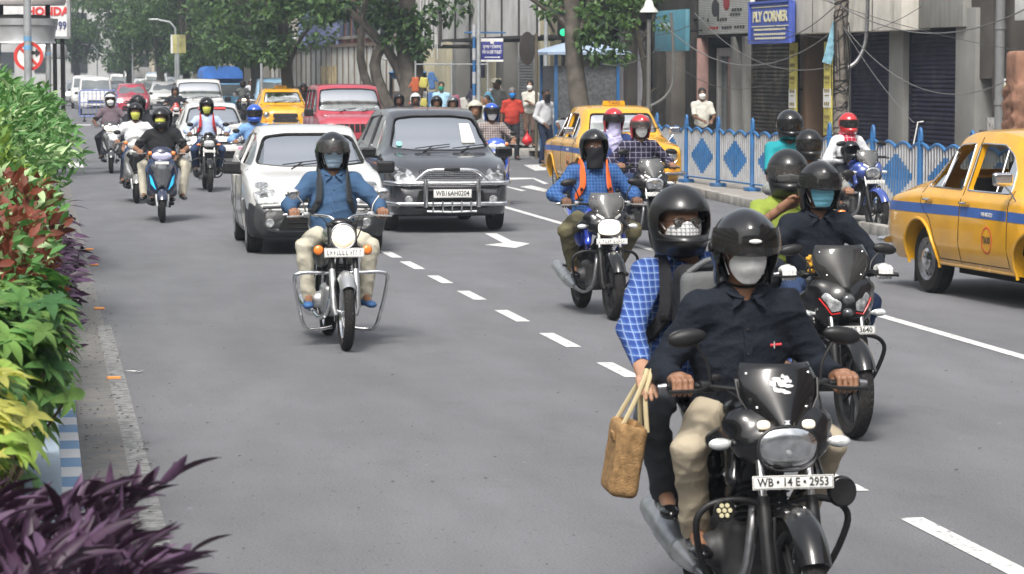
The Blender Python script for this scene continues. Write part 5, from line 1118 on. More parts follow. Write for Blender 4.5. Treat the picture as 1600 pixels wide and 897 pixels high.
# ================================================================ the street
FWD = Vector((math.sin(YAW), math.cos(YAW), 0)); RGT = Vector((math.cos(YAW), -math.sin(YAW), 0))
def CW(x, z, h=0): return FWD*z+RGT*x+Vector((0,0,h))
def road_mat():
    m = M('asphalt', (.115,.115,.118), .85, var=.12, vs=1.2); t = m.node_tree; b = t.nodes['Principled BSDF']; tc = t.nodes.new('ShaderNodeTexCoord')
    def nz(sc, det, st=(1,1,1), ro=.6):
        mp = t.nodes.new('ShaderNodeMapping'); mp.inputs['Scale'].default_value = st; t.links.new(tc.outputs['Object'], mp.inputs[0]); n = t.nodes.new('ShaderNodeTexNoise'); n.inputs['Scale'].default_value = sc; n.inputs['Detail'].default_value = det; n.inputs['Roughness'].default_value = ro; t.links.new(mp.outputs[0], n.inputs[0]); return n.outputs[0]
    def mr(s, a, b_, c, d): r = t.nodes.new('ShaderNodeMapRange'); r.inputs[1].default_value = a; r.inputs[2].default_value = b_; r.inputs[3].default_value = c; r.inputs[4].default_value = d; t.links.new(s, r.inputs[0]); return r.outputs[0]
    def mul(a, b_): q = t.nodes.new('ShaderNodeMath'); q.operation = 'MULTIPLY'; t.links.new(a, q.inputs[0]); t.links.new(b_, q.inputs[1]); return q.outputs[0]
    g = mul(mr(nz(.5,4,(1,.12,1)),.3,.7,.86,1.14), mr(nz(70,3),.3,.7,.80,1.2)); g = mul(g, mr(nz(2.2,6,(1,.3,1)),.35,.65,.93,1.07)); g = mul(g, mr(nz(.9,8,(1,.6,1),.75),.56,.62,1.0,.93)); g = mul(g, mr(nz(3.2,9,(1,.5,1),.8),.62,.70,1.0,.86)); g = mul(g, mr(nz(.35,3,(1,.04,1)),.45,.62,1.0,.90)); g = mul(g, mr(nz(9,3,(1,.5,1)),.70,.76,1.0,1.35)); g = mul(g, mr(nz(30,2,(1,.35,1)),.66,.72,1.0,.62))
    mx = t.nodes.new('ShaderNodeVectorMath'); mx.operation = 'SCALE'; mx.inputs[0].default_value = (.140,.142,.152); t.links.new(g, mx.inputs['Scale']); t.links.new(mx.outputs[0], b.inputs['Base Color'])
    bp = t.nodes.new('ShaderNodeBump'); bp.inputs['Strength'].default_value = .5; bp.inputs['Distance'].default_value = .01; t.links.new(nz(120,2), bp.inputs['Height']); t.links.new(bp.outputs[0], b.inputs['Normal']); return m
ROAD = road_mat()
def worn(name, col, wear=.5, sc=9, under=(.12,.12,.12)):
    m = M(name, col, .7, var=.1, vs=20); t = m.node_tree; b = t.nodes['Principled BSDF']; tc = t.nodes.new('ShaderNodeTexCoord'); n = t.nodes.new('ShaderNodeTexNoise'); n.inputs['Scale'].default_value = sc; n.inputs['Detail'].default_value = 10; n.inputs['Roughness'].default_value = .75; t.links.new(tc.outputs['Object'], n.inputs[0])
    r = t.nodes.new('ShaderNodeMapRange'); r.inputs[1].default_value = wear-.06; r.inputs[2].default_value = wear+.06; r.inputs[3].default_value = 0; r.inputs[4].default_value = 1; t.links.new(n.outputs[0], r.inputs[0])
    mx = t.nodes.new('ShaderNodeMix'); mx.data_type = 'RGBA'; t.links.new(r.outputs[0], mx.inputs[0]); mx.inputs[6].default_value = (*col,1); mx.inputs[7].default_value = (*under,1); t.links.new(mx.outputs[2], b.inputs['Base Color']); return m
LINE = worn('road_paint', (.56,.56,.55), .58, 16); OLD = worn('old_road_paint', (.24,.24,.235), .49, 13); DUST = worn('road_dust', (.155,.142,.128), .5, 5)
CON = M('concrete', (.30,.29,.27), .85, var=.25, vs=2, bump=.3, bs=30, dirt=.6, dirtcol=(.13,.12,.105))
def sheet(name, pts, z, mat, kind='structure', label=None):
    o = meshobj(name, [(p[0],p[1],z) for p in pts], [tuple(range(len(pts)))], mat, None, 0); return tag(o, label, None, None, kind)
sheet('ground', [(-500,-60),(500,-60),(500,1000),(-500,1000)], -.02, M('earth', (.16,.15,.13), .9, var=.2, vs=.3))
road = sheet('road', [(-14,-20),(40,-20),(40,900),(-14,900)], 0, ROAD)
def strip(mb, x, y0, y1, w, z=.004): mb.add([(x-w/2,y0,z),(x+w/2,y0,z),(x+w/2,y1,z),(x-w/2,y1,z)], [(0,1,2,3)])
def gpoly(mb, px, z=.004): mb.add([tuple(G(x,y,0)+Vector((0,0,z))) for x,y in px][::-1], [tuple(range(len(px)))])
m = MB()
def seg(ya, yb, x0, k, w, z=.004):
    a, b = G(x0+(ya-105)/k, ya), G(x0+(yb-105)/k, yb); m.add([(a.x-w/2,a.y,z),(a.x+w/2,a.y,z),(b.x+w/2,b.y,z),(b.x-w/2,b.y,z)], [(0,1,2,3)])
for ya, yb in ((900,810),(768,737),(642,612),(590,567),(543,521),(503,485),(469,455),(443,431),(421,409),(403,393),(386,378),(370,363)):
    seg(ya, yb, 33, .507, .125)
for ya in (600,540,480,420,375,340): seg(ya, {600:540,540:480,480:420,420:375,375:340,340:318}[ya], 33, .2895, .12)
tag(m.build('lane_marking', LINE, None, 0), None, None, None, 'structure')
m = MB(); gpoly(m, [(757,365),(776,365),(800,377),(828,381),(805,388),(757,383),(786,380)]); gpoly(m, [(818,258),(848,257),(857,266),(836,267)]); gpoly(m, [(795,278),(831,278),(833,280),(797,281)]); gpoly(m, [(829,278),(834,278),(857,287),(850,288)]); gpoly(m, [(812,292),(830,290),(862,298),(850,300)]); gpoly(m, [(785,291),(790,291),(822,298),(815,299)]); gpoly(m, [(780,276),(796,288),(780,287)]); gpoly(m, [(780,262),(799,266),(780,267)])
tag(m.build('road_arrow', LINE, None, 0), None, None, None, 'structure')
m = MB(); gpoly(m, [(60,253),(127,253),(131,262),(60,262)]); gpoly(m, [(110,194.6),(142,194.6),(142,196),(110,196)]); gpoly(m,[(262,208),(300,208),(300,211),(262,211)]); tag(m.build('stop_line', LINE, None, 0), None, None, None, 'structure')
m = MB(); strip(m, .52, 8, 25, .12, .006); tag(m.build('edge_line', OLD, None, 0), None, None, None, 'structure')
m = MB(); strip(m, .36, 6, 60, .33, .003); tag(m.build('gutter', DUST, None, 0), None, None, None, 'structure')
SOO = M('stud_orange', (.75,.30,.08), .5)
for i, (px, py) in enumerate(((178,593),(155,484),(147,415),(140,391))):
    p = G(px,py); m = MB(); m.box((0,0,.012), (.10,.045,.022), None, .008); m.box((0,-.02,.014), (.08,.012,.012)); o = m.build('road_stud', SOO); o.location = p; tag(o, ['orange road stud nearest the camera by the old edge line','orange road stud beside the gutter under the broad green leaves','small orange road stud third along the gutter','small orange road stud farthest along the gutter'][i], 'road stud', 'orange studs along the gutter')
g_ = random.Random(5)
for i, (px, py, s, lb) in enumerate(((211,583,.08,'crumpled white paper scrap lying on the asphalt'),(160,776,.10,'white litter scrap in the gutter behind the purple leaves'))):
    m = MB(); v = [(g_.uniform(-s,s), g_.uniform(-s,s)*.5, g_.uniform(.006,.022)) for _ in range(7)]; m.add(v, [(0,1,2),(2,3,4),(4,5,6),(0,2,4),(1,3,5)]); o = m.build('litter', PLT, None, 0); o.location = G(px,py); tag(o, lb, 'litter')
bm_ = MB()
for i in range(420):
    x = g_.uniform(.22,.62) if g_.random() < .7 else g_.uniform(.6,7); y = g_.uniform(9,30); s = g_.uniform(.004,.014); z = .008; bm_.add([(x-s,y,z),(x,y-s*.8,z),(x+s*1.4,y,z+.003),(x,y+s,z+.004)], [(0,1,2,3)])
tag(bm_.build('road_grit', M('grit', (.06,.05,.045), .9), None, 0), 'dark grit and leaf crumbs scattered along the gutter', None, None, 'stuff')
# --- median: striped kerb, pale blue planter
KW = worn('kerb_white', (.55,.56,.56), .66, 8, (.3,.28,.25)); KB = worn('kerb_blue', (.16,.27,.42), .66, 8, (.3,.28,.25)); PW = worn('planter_blue', (.30,.37,.44), .64, 6, (.22,.22,.21))
m = MB(); y = 5.0; i = 0
while y < 64:
    m.mat(i%2); L = .36 if y < 40 else .72; m.box((.115, y+L/2, .075), (.15, L-.004, .15), None, .008 if y < 26 else 0); y += L; i += 1
tag(m.build('striped_kerb', [KB, KW]), None, None, None, 'structure')
pl = empty('planter', (0,5,0), 0, 'long pale blue concrete planter of the median under the shrubs', 'planter')
m = MB(); m.box((-.01,29,.33), (.10,58,.66), None, .01); m.box((-1.85,29,.33), (.1,58,.66), None, .01); m.box((-.93,.05,.33),(1.74,.1,.66)); m.build('wall', PW, pl)
m = MB(); m.box((-.01,29,.68), (.14,58,.05), None, .012); m.build('coping', PW, pl); m = MB(); m.box((-.93,29,.28), (1.74,57.9,.6)); m.build('soil', M('soil',(.06,.045,.03),.95,bump=.5), pl)
def leafmat(name, col, var=.45, rough=.55, tr=.25, sheen=.4):
    m = M(name, col, rough, var=var, vs=7, spec=.35); t = m.node_tree; b = t.nodes['Principled BSDF']; o = t.nodes['Material Output']; tl = t.nodes.new('ShaderNodeBsdfTranslucent'); mx = t.nodes.new('ShaderNodeMixShader'); mx.inputs[0].default_value = tr; tl.inputs[0].default_value = (min(1,col[0]*1.6), min(1,col[1]*1.7), col[2]*1.1, 1); t.links.new(b.outputs[0], mx.inputs[1]); t.links.new(tl.outputs[0], mx.inputs[2]); t.links.new(mx.outputs[0], o.inputs[0]); return m
def leaves(P, D, N, L, W, seg=4, fold=.25, droop=.25):   # arrays: base, direction, normal, length, width -> one mesh of folded leaves
    n = len(P); D = D/np.linalg.norm(D,axis=1)[:,None]; N = N-(N*D).sum(1)[:,None]*D; N /= np.linalg.norm(N,axis=1)[:,None]+1e-9; S = np.cross(D, N)
    V = []; 
    for j in range(seg+1):
        t = j/seg; w = (math.sin(math.pi*min(1,t**.8))**.8 if 0 < j < seg else 0.02)
        c = P+D*(L*t)[:,None]-N*(L*droop*t*t)[:,None]
        for k in (-1,0,1): V.append(c+S*(W*w*k*.5)[:,None]+N*(W*fold*abs(k)*w*.5)[:,None])
    V = np.stack(V,1).reshape(-1,3); m = 3*(seg+1); base = (np.arange(n)*m)[:,None,None]
    q = np.array([[j*3+k, j*3+k+1, j*3+3+k+1, j*3+3+k] for j in range(seg) for k in range(2)]); return V, (base+q[None]).reshape(-1,4)
def shrub(label, cx, cy, cz, rx, ry, rz_, n, L, W, mats, kind, group='shrubs in the median planter', name='shrub', seg=3, up=.5, droop=.3, whorl=1, seed=0, stemmat=None, ratio=None, jit=.3):
    g = np.random.default_rng(seed); root = empty(name, (cx,cy,.58), 0, label, 'shrub', group); u = g.normal(size=(n,3)); u /= np.linalg.norm(u,axis=1)[:,None]; u[:,2] = np.abs(u[:,2])*np.where(g.random(n) < .8, 1, -1)
    rad = (.45+.6*g.random(n)**.6); lump = 1+.16*np.sin(u[:,0]*7+seed)+.14*np.sin(u[:,1]*9+seed*2)+.10*np.sin(u[:,2]*8+seed); c = np.array([0,0,cz-.58]); P = c+u*np.array([rx,ry,rz_])*(rad*lump)[:,None]
    VV, FF, MI = [], [], []; off = 0
    which = g.choice(len(mats), size=n, p=ratio)
    if True:
        for mi in range(len(mats)):
            sel = np.nonzero(which==mi)[0]; 
            if not len(sel): continue
            p = P[sel]; o = u[sel]; axis = o*.8+np.array([0,0,up])+g.normal(size=o.shape)*jit; axis /= np.linalg.norm(axis,axis=1)[:,None]
            for w in range(whorl):
                if whorl > 1:
                    a = g.random(len(sel))*.5+2*math.pi*w/whorl; t1 = np.cross(axis, np.array([.3,.2,1.0])); t1 /= np.linalg.norm(t1,axis=1)[:,None]; t2 = np.cross(axis, t1); rd = t1*np.cos(a)[:,None]+t2*np.sin(a)[:,None]; D = rd*.9+axis*.35; N = axis*1.0-rd*.2
                else: D = axis+g.normal(size=o.shape)*.5; N = np.cross(D, g.normal(size=o.shape)); N *= np.sign(N[:,2:3]+1e-6)
                l = L*(.7+.5*g.random(len(sel))); V, F = leaves(p+axis*0, D, N, l, l*W, seg, .25, droop); VV.append(V); FF.append(F+off); MI.append(np.full(len(F), mi)); off += len(V)
    V = np.concatenate(VV); F = np.concatenate(FF); meshobj('foliage', V, F, mats, root, 180, np.concatenate(MI).astype(int).tolist())
    m = MB(); k = min(60, n//12)
    for i in g.choice(n, k, replace=False):
        p = P[i]; b = Vector((p[0]*.3, p[1]*.45, 0)); m.tube([b, Vector((p[0]*.6,p[1]*.75,p[2]*.55)), Vector(p)], [.014,.009,.004], 5)
    m.build('stem', stemmat or M('twig',(.10,.075,.045),.8), root); return root
GRN = leafmat('leaf_green', (.085,.19,.05)); GRD = leafmat('leaf_dark', (.035,.10,.03)); YEL = leafmat('leaf_yellow', (.42,.42,.10)); YG = leafmat('leaf_yellowgreen', (.21,.31,.06)); PUR = leafmat('leaf_purple', (.042,.019,.042), tr=.12, rough=.45); PURL = leafmat('leaf_purple_light', (.085,.045,.09), tr=.12); RED = leafmat('leaf_red', (.17,.042,.024)); REDB = leafmat('leaf_bronze', (.12,.035,.02)); VAR = leafmat('leaf_pale', (.34,.46,.24)); GM = leafmat('leaf_mid', (.08,.20,.055))
GB = leafmat('leaf_bright', (.115,.21,.05))
def sprigs(label, cx, cy, z0, rx, ry, n, reach, seed, L=.12, up=.5, hgt=.3):
    g = np.random.default_rng(seed); root = empty('purple_heart_plant', (cx,cy,.58), 0, label, 'shrub', 'shrubs in the median planter'); P, D, N = [], [], []; m = MB()
    for i in range(n):
        b = np.array([g.uniform(-rx,rx), g.uniform(-ry,ry), z0-.58-.12]); a = g.uniform(-1.3,1.3) if g.random() < .7 else g.uniform(0,6.28); o = np.array([math.cos(a), math.sin(a), 0]); R1 = reach*g.uniform(.4,1.0); H1 = hgt*g.uniform(.5,1.15)
        pts = [b+o*R1*t+np.array([0,0,H1*(1.5*t-.75*t*t)]) for t in np.linspace(0,1,9)]; m.tube(pts, [.0065-.0004*k for k in range(9)], 5)
        for k in range(2,9):
            d = pts[k]-pts[k-1]; d /= np.linalg.norm(d); s = np.cross(d,[0,0,1.]); s *= (1 if k%2 else -1); P.append(pts[k]); D.append(d*.75+s*.85+np.array([0,0,.45])+g.normal(size=3)*.15); N.append(np.array([0,0,1.])+g.normal(size=3)*.35)
        P.append(pts[-1]); D.append(d+np.array([0,0,.5])); N.append(np.array([0,0,1.])+s*.4)
    n2 = len(P); l = L*(.65+.6*g.random(n2)); V, F = leaves(np.array(P), np.array(D), np.array(N), l, l*.21, 7, .75, .22); meshobj('foliage', V, F, [PUR,PURL], root, 180, np.repeat(g.choice(2, n2, p=[.7,.3]), 14).astype(int).tolist()); m.build('stem', PUR, root)
sprigs('purple heart plant with long dark violet leaves nearest the camera', -.22, 6.35, 1.12, .36, .5, 74, .22, 1)
sprigs('purple heart sprigs reaching over the blue wall toward the road', .02, 6.5, 1.06, .10, .30, 18, .32, 4)
shrub('variegated yellow umbrella plant behind the purple leaves', -.42,8.2,1.19,.34,.65,.27, 620, .082,.44, [YEL,YG,GRN], 0, whorl=6, up=1, seed=2, droop=.45, ratio=[.5,.3,.2], name='umbrella_plant')
shrub('glossy bright green umbrella plant with broad drooping leaflets', -.34,10.2,1.20,.40,.95,.30, 1400, .085,.44, [GB,GRN,GRD], 0, whorl=6, up=1, seed=3, droop=.5, ratio=[.45,.37,.18], seg=4, name='umbrella_plant')
shrub('copper red and green croton shrub behind the umbrella plant', -.38,13.7,1.27,.46,2.4,.46, 9000, .075,.45, [RED,REDB,GM,VAR], 0, up=.6, seed=4, ratio=[.32,.26,.27,.15], name='copperleaf_shrub')
shrub('small dark violet trailing plant sticking out toward the road', .02,16.6,1.02,.24,1.1,.42, 420, .11,.26, [PUR,PURL], 0, up=.9, seed=5, whorl=2, stemmat=PUR, name='purple_heart_plant')
shrub('lime green bush between the red shrub and the tall hedge', -.50,20.2,1.34,.46,2.0,.42, 4200, .09,.42, [YG,GB,GRN], 0, up=.9, seed=6, ratio=[.45,.35,.2], name='lime_bush')
shrub('pale variegated green bush in the middle of the median', -.42,25.5,1.42,.56,2.6,.52, 7500, .105,.30, [GM,VAR,GRN], 0, up=.5, seed=7, ratio=[.45,.25,.3], name='variegated_bush', droop=.5)
shrub('tall dense green bush at the end of the median', -.50,32.5,1.50,.62,3.4,.56, 6500, .14,.32, [GM,GRN,VAR], 0, up=.5, seed=8, ratio=[.5,.35,.15], name='green_bush', droop=.5)
# --- pavement and its kerb on the right
KP = [(8.4,14),(6.55,27.5),(4.76,38.9),(2.99,51.7),(.67,74),(-2.8,104),(-9,160),(-20,250)]
kp = [CW(x,z) for x,z in KP]
FZ0, FX0, FS = 48.2, 8.67, .22
FDIR = CW(-FS,1).normalized(); FN = Vector((-FDIR.y, FDIR.x, 0)); F0 = CW(FX0,FZ0); FRZ = math.atan2(FDIR.y, FDIR.x)
def FW(px, py=105.0, out=0):
    d = ray(px,py); o = Vector((0,0,CAM_H)); q = F0+FN*out; t = (q-o).dot(FN)/d.dot(FN); p = o+d*t; return (p-F0).dot(FDIR), p.z
def F3(u, out, z): return F0+FDIR*u+FN*out+Vector((0,0,z))
back = [F3(-40,-1,0), F3(230,-1,0)]
PV = M('paving', (.27,.255,.235), .85, var=.2, vs=1.5, bump=.3, bs=12, dirt=.5, dirtcol=(.15,.13,.11))
pts = [Vector((p.x,p.y,0)) for p in kp]; off_ = [p+RGT*.16 for p in pts]
n = len(off_); v = [(p.x,p.y,.13) for p in off_]+[(q.x,q.y,.13) for q in [F3(u,-1,0) for u in np.linspace(-38,215,n)]]
tag(meshobj('pavement', v, [(i,n+i,n+i+1,i+1) for i in range(n-1)], PV, None, 0), None, None, None, 'structure')
m = MB(); pp = catmull(pts, 30)
for i in range(len(pp)-1):
    a, b = pp[i], pp[i+1]; d = b-a; L = d.length; k = max(1, int(L/.9))
    for j in range(k): c = a.lerp(b,(j+.5)/k)+RGT*.08; m.box((c.x,c.y,.07), (L/k-.012,.16,.15), Matrix.Rotation(math.atan2(d.y,d.x),3,'Z'), .012)
tag(m.build('pavement_kerb', CON), None, None, None, 'structure')
# --- blue and white fence: wavy blue rail, pale bars, a blue diamond across each panel
FB = M('fence_blue', (.022,.12,.30), .45, var=.2, vs=5, dirt=.35, dirtcol=(.2,.2,.2)); FWH = M('fence_white', (.37,.38,.40), .55, var=.15, vs=5, dirt=.5, dirtcol=(.3,.27,.24))
def fl(z): return CW(3.22+.24*(52.6-z), z)
fa, fb = fl(33.4), fl(61); fdir = (fb-fa).normalized(); SP = 1.93; off0 = ((fl(52.6)-fa).length)%SP
fence = empty('fence', fa+Vector((0,0,.13)), math.atan2(fdir.y,fdir.x), 'blue and white street fence with wavy top rail and blue diamonds along the kerb', 'fence')
NP = int((fb-fa).length/SP)
for i in range(NP):
    u = off0+i*SP; far = i > 14; m = MB(); m.tube([(u,0,0),(u,0,1.12)], .045, 8); m.tube([(u-.045,0,1.05),(u-.045,0,1.17),(u-.03,0,1.215),(u,0,1.235),(u+.03,0,1.215),(u+.045,0,1.17),(u+.045,0,1.05)], .022, 6); m.box((u,0,.03),(.3,.22,.07),None,.01); m.build('post', FB, fence)
    m = MB(); top = lambda t: .93+.085*abs(math.cos(t*math.pi*3))**.8; nb_ = 17
    m.tube([(u+.045+(SP-.09)*t,0,top(t)) for t in np.linspace(0,1,25 if not far else 13)], .026, 6); m.tube([(u+.045,0,.12),(u+SP-.045,0,.12)], .018, 6); m.build('rail', FB, fence)
    m = MB(); d = MB()
    for k in range(1,nb_):
        t = k/nb_; x = u+.045+(SP-.09)*t; hh = top(t); a = .34*(1-abs(t-.5)*2.6); zc = .52
        if a > .02: d.tube([(x,0,zc-a),(x,0,zc+a)], .0175, 6); m.tube([(x,0,.11),(x,0,zc-a)], .0155, 6, cap=False); m.tube([(x,0,zc+a),(x,0,hh)], .0155, 6, cap=False)
        else: m.tube([(x,0,.11),(x,0,hh)], .0155, 6, cap=False)
    m.build('bars', FWH, fence); d.build('diamond', FB, fence)
# --- shopfronts
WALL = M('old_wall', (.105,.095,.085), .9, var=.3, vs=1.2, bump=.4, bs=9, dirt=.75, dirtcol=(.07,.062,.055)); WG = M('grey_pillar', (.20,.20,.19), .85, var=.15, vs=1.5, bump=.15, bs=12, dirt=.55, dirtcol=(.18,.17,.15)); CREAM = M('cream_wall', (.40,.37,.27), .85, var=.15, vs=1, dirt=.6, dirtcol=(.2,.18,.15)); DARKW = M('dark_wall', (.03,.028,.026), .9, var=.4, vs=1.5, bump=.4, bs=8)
SH1 = M('shutter_navy', (.012,.012,.028), .8, 0, var=.25, vs=4, dirt=.4, dirtcol=(.09,.08,.08)); SH2 = M('shutter_brown', (.030,.027,.025), .8, 0, var=.25, vs=4, dirt=.4); SH3 = M('shutter_grey', (.32,.33,.34), .5, .3, var=.2, vs=4, dirt=.4)
def stain(name, col, dk, sc=(6,6,.5)):
    m = M(name, col, .8, var=.15, vs=2, bump=.1); t = m.node_tree; b = t.nodes['Principled BSDF']; src = b.inputs['Base Color'].links[0].from_socket; tc = t.nodes.new('ShaderNodeTexCoord'); mp = t.nodes.new('ShaderNodeMapping'); mp.inputs['Scale'].default_value = sc; t.links.new(tc.outputs['Object'], mp.inputs[0]); n = t.nodes.new('ShaderNodeTexNoise'); n.inputs['Scale'].default_value = 1.6; n.inputs['Detail'].default_value = 8; t.links.new(mp.outputs[0], n.inputs[0]); r = t.nodes.new('ShaderNodeMapRange'); r.inputs[1].default_value = .48; r.inputs[2].default_value = .70; r.inputs[4].default_value = .75; r.inputs[4].default_value = .55; t.links.new(n.outputs[0], r.inputs[0]); mx = t.nodes.new('ShaderNodeMix'); mx.data_type = 'RGBA'; t.links.new(r.outputs[0], mx.inputs[0]); t.links.new(src, mx.inputs[6]); mx.inputs[7].default_value = (*dk,1); t.links.new(mx.outputs[2], b.inputs['Base Color']); return m
FASC = stain('stained_fascia', (.58,.56,.51), (.24,.22,.18), (2.5,2.5,.5)); FASC2 = stain('stained_concrete', (.26,.26,.245), (.12,.11,.10)); HOARD = stain('hoarding_tin', (.50,.50,.49), (.25,.24,.22), (1,1,.5))
class Bl:                                   # a facade piece in the wall's own frame: x along the wall, y out to the street
    def __init__(s, name, label, cat, pxa, pxb, group=None, out=0):
        s.u0 = FW(pxb,out=out)[0]; s.u1 = FW(pxa,out=out)[0]; s.r = empty(name, F3(s.u0,out,0), FRZ, label, cat, group); s.out = out
    def u(s, px, out=None): return FW(px, out=s.out if out is None else s.out+out)[0]-s.u0
    def z(s, px, py): return FW(px,py,s.out)[1]
    def bx(s, name, mat, ua, ub, ya, yb, za, zb, b=.01, par=None):
        m = MB(); m.box(((ua+ub)/2,(ya+yb)/2,(za+zb)/2), (abs(ub-ua),abs(yb-ya),abs(zb-za)), None, b); return m.build(name, mat, par or s.r)
def shutter(bl, ua, ub, y, z0, z1, mat, pitch=.085):
    m = MB(); v = []; n = int((z1-z0)/pitch); 
    for i in range(n*4+1):
        z = z0+pitch*i/4; dy = (.0,.022,.028,.018)[i%4]; v += [(ua,y+dy,z),(ub,y+dy,z)]
    m.add(v, [(2*i,2*i+1,2*i+3,2*i+2) for i in range(len(v)//2-1)]); o = m.build('shutter', mat, bl.r, 60)
    m = MB()
    for u in (ua,ub): m.box((u,y+.02,(z0+z1)/2),(.07,.07,z1-z0),None,.01)
    m.box(((ua+ub)/2,y+.03,z0+.06),(ub-ua,.05,.10),None,.01); m.build('guide_rail', mat, o); return o
b2 = Bl('shop_building', 'shop building with two closed dark navy shutters under a stained grey fascia', 'building', 1245, 1512)
H2 = 7.5
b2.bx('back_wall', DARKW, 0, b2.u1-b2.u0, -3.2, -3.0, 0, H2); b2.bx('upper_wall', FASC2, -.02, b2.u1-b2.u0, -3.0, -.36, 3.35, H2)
for pa, pb in ((1495,1526),(1391,1413),(1303,1322)): b2.bx('pillar', WG, b2.u(pb), b2.u(pa), -.45, .03, .13, 3.3)
z = b2.z(1475,43); b2.bx('fascia', FASC2, b2.u(1512), b2.u(1442), -.5, .10, z, 4.6); b2.bx('fascia', FASC, b2.u(1441), b2.u(1250), -.3, .42, b2.z(1300,52), 4.6)
for px in (1300,1345,1395): b2.bx('panel_joint', DARKW, b2.u(px)-.015, b2.u(px)+.015, .415, .425, 2.95, 4.6, 0)
shutter(b2, b2.u(1495), b2.u(1413), -.15, .15, 3.2, SH1); shutter(b2, b2.u(1390), b2.u(1323), -.15, .15, 3.2, SH1)
b2.bx('entrance_jamb', M('wood_brown',(.10,.06,.035),.6,bump=.2), b2.u(1257), b2.u(1246), -.6, -.05, .13, 3.1); b2.bx('entrance_jamb', MATS['wood_brown'], b2.u(1303), b2.u(1299), -.6, -.05, .13, 3.1); b2.bx('glass_door', M('dusty_pane',(.09,.10,.10),.15,coat=.5), b2.u(1284), b2.u(1260), -.55, -.50, .13, 2.9); b2.bx('shop_floor', CON, 0, b2.u1-b2.u0, -3, -.1, .0, .15)
b1 = Bl('weathered_building', 'weathered grey plaster wall with drain pipe and pierced vent blocks', 'building', 1512, 1760); W1 = b1.u1-b1.u0
b1.bx('wall', WALL, 0, b1.u(1545)-0, -.4, -.06, 0, 7.5); b1.bx('wall', WALL, b1.u(1545), W1, -.4, -.06, 0, 1.15); b1.bx('wall', WALL, b1.u(1545)+.0, W1, -.405, -.055, 2.05, 7.5)
m = MB(); ua = b1.u(1590); ub = b1.u(1545); 
for i in range(6):
    for k in range(10): 
        if (i+k)%2 == 0: m.box((ua+(ub-ua)*(k+.5)/10,-.15,1.15+.15*i+.075),((ub-ua)/10*.55,.12,.13))
    m.box(((ua+ub)/2,-.15,1.15+.15*i),(ub-ua,.12,.025))
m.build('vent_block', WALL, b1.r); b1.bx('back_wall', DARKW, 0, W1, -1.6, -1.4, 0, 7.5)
b1.bx('painted_board', worn('mural_grey',(.45,.44,.42),.52,5,(.12,.1,.1)), b1.u(1590), b1.u(1541), -.055, -.03, .5, b1.z(1560,184))
m = MB(); u = b1.u(1571); m.tube([(u,.10,.9),(u,.10,7)], .085, 12); 
for z in (1.6,2.9,4.2): m.tube([(u,.10,z),(u,.10,z+.08)], .10, 12)
m.build('drain_pipe', M('pipe_grey',(.16,.165,.17),.5), b1.r)
b3 = Bl('open_shop', 'dark open-fronted shop with a brown shutter beside the plywood sign', 'building', 1082, 1245)
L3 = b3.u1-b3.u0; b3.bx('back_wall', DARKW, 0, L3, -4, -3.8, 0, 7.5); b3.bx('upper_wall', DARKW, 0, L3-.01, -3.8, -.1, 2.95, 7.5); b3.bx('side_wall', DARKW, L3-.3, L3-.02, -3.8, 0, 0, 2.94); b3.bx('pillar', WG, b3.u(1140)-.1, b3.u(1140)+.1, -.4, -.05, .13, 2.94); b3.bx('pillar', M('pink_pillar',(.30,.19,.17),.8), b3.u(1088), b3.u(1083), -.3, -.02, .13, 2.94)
b3.bx('pillar', WG, b3.u(1164), b3.u(1159), -.3, .0, .13, 2.94)
shutter(b3, b3.u(1231), b3.u(1164), -.2, .15, 2.94, SH2); b3.bx('shop_floor', CON, 0, L3, -3.8, -.1, .0, .15)
b3.bx('door_frame', M('frame_grey',(.35,.35,.34),.5), b3.u(1131), b3.u(1128), -.5, -.4, .13, 2.7); b3.bx('door_frame', MATS['frame_grey'], b3.u(1097), b3.u(1094), -.5, -.4, .13, 2.7); b3.bx('door_frame', MATS['frame_grey'], b3.u(1128), b3.u(1097), -.5, -.4, 2.5, 2.7); b3.bx('glass_door', M('teal_glass',(.05,.09,.095),.12,coat=.6), b3.u(1127), b3.u(1098), -.48, -.46, .15, 2.5)
d = b3.bx('display_shelf', M('shelf_dark',(.09,.075,.06),.7), b3.u(1156), b3.u(1133), -1.5, -1.2, .15, 1.2)
m = MB(); g = random.Random(2)
for k in range(30): m.box((g.uniform(b3.u(1158),b3.u(1133)),-1.3,1.0+g.random()*1.2),(.14,.1,.18),None,.02)
m.build('goods', M('goods_mixed',(.20,.17,.15),.6,var=.9,vs=3), b3.r)
b4 = Bl('old_building', 'dark old building behind the trees and the police booth', 'building', 884, 1080); L4 = b4.u1-b4.u0
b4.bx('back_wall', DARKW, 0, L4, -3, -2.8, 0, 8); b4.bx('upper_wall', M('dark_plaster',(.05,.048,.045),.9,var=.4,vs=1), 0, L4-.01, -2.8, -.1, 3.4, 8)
for i, px in enumerate((1072,1042,1020,975,940,905)): b4.bx('pillar', WALL if i%2 else DARKW, b4.u(px)-.25, b4.u(px)+.25, -.5, -.05, .13, 3.4)
shutter(b4, b4.u(1036), b4.u(1024), -.3, .15, 3.35, SH2); b4.bx('wall_panel', M('pale_tile',(.42,.41,.44),.5,var=.25,vs=5), b4.u(985), b4.u(950), -.4, -.3, .13, 3.2); b4.bx('wall_panel', MATS['pale_tile'], b4.u(1018), b4.u(985)-.05, -.8, -.7, .13, 3.0)
b4.bx('shop_floor', CON, 0, L4, -2.8, -.1, 0, .15)
b5 = Bl('market_building', 'cream pillared arcade with hanging goods below the tin hoarding', 'building', 640, 884); L5 = b5.u1-b5.u0
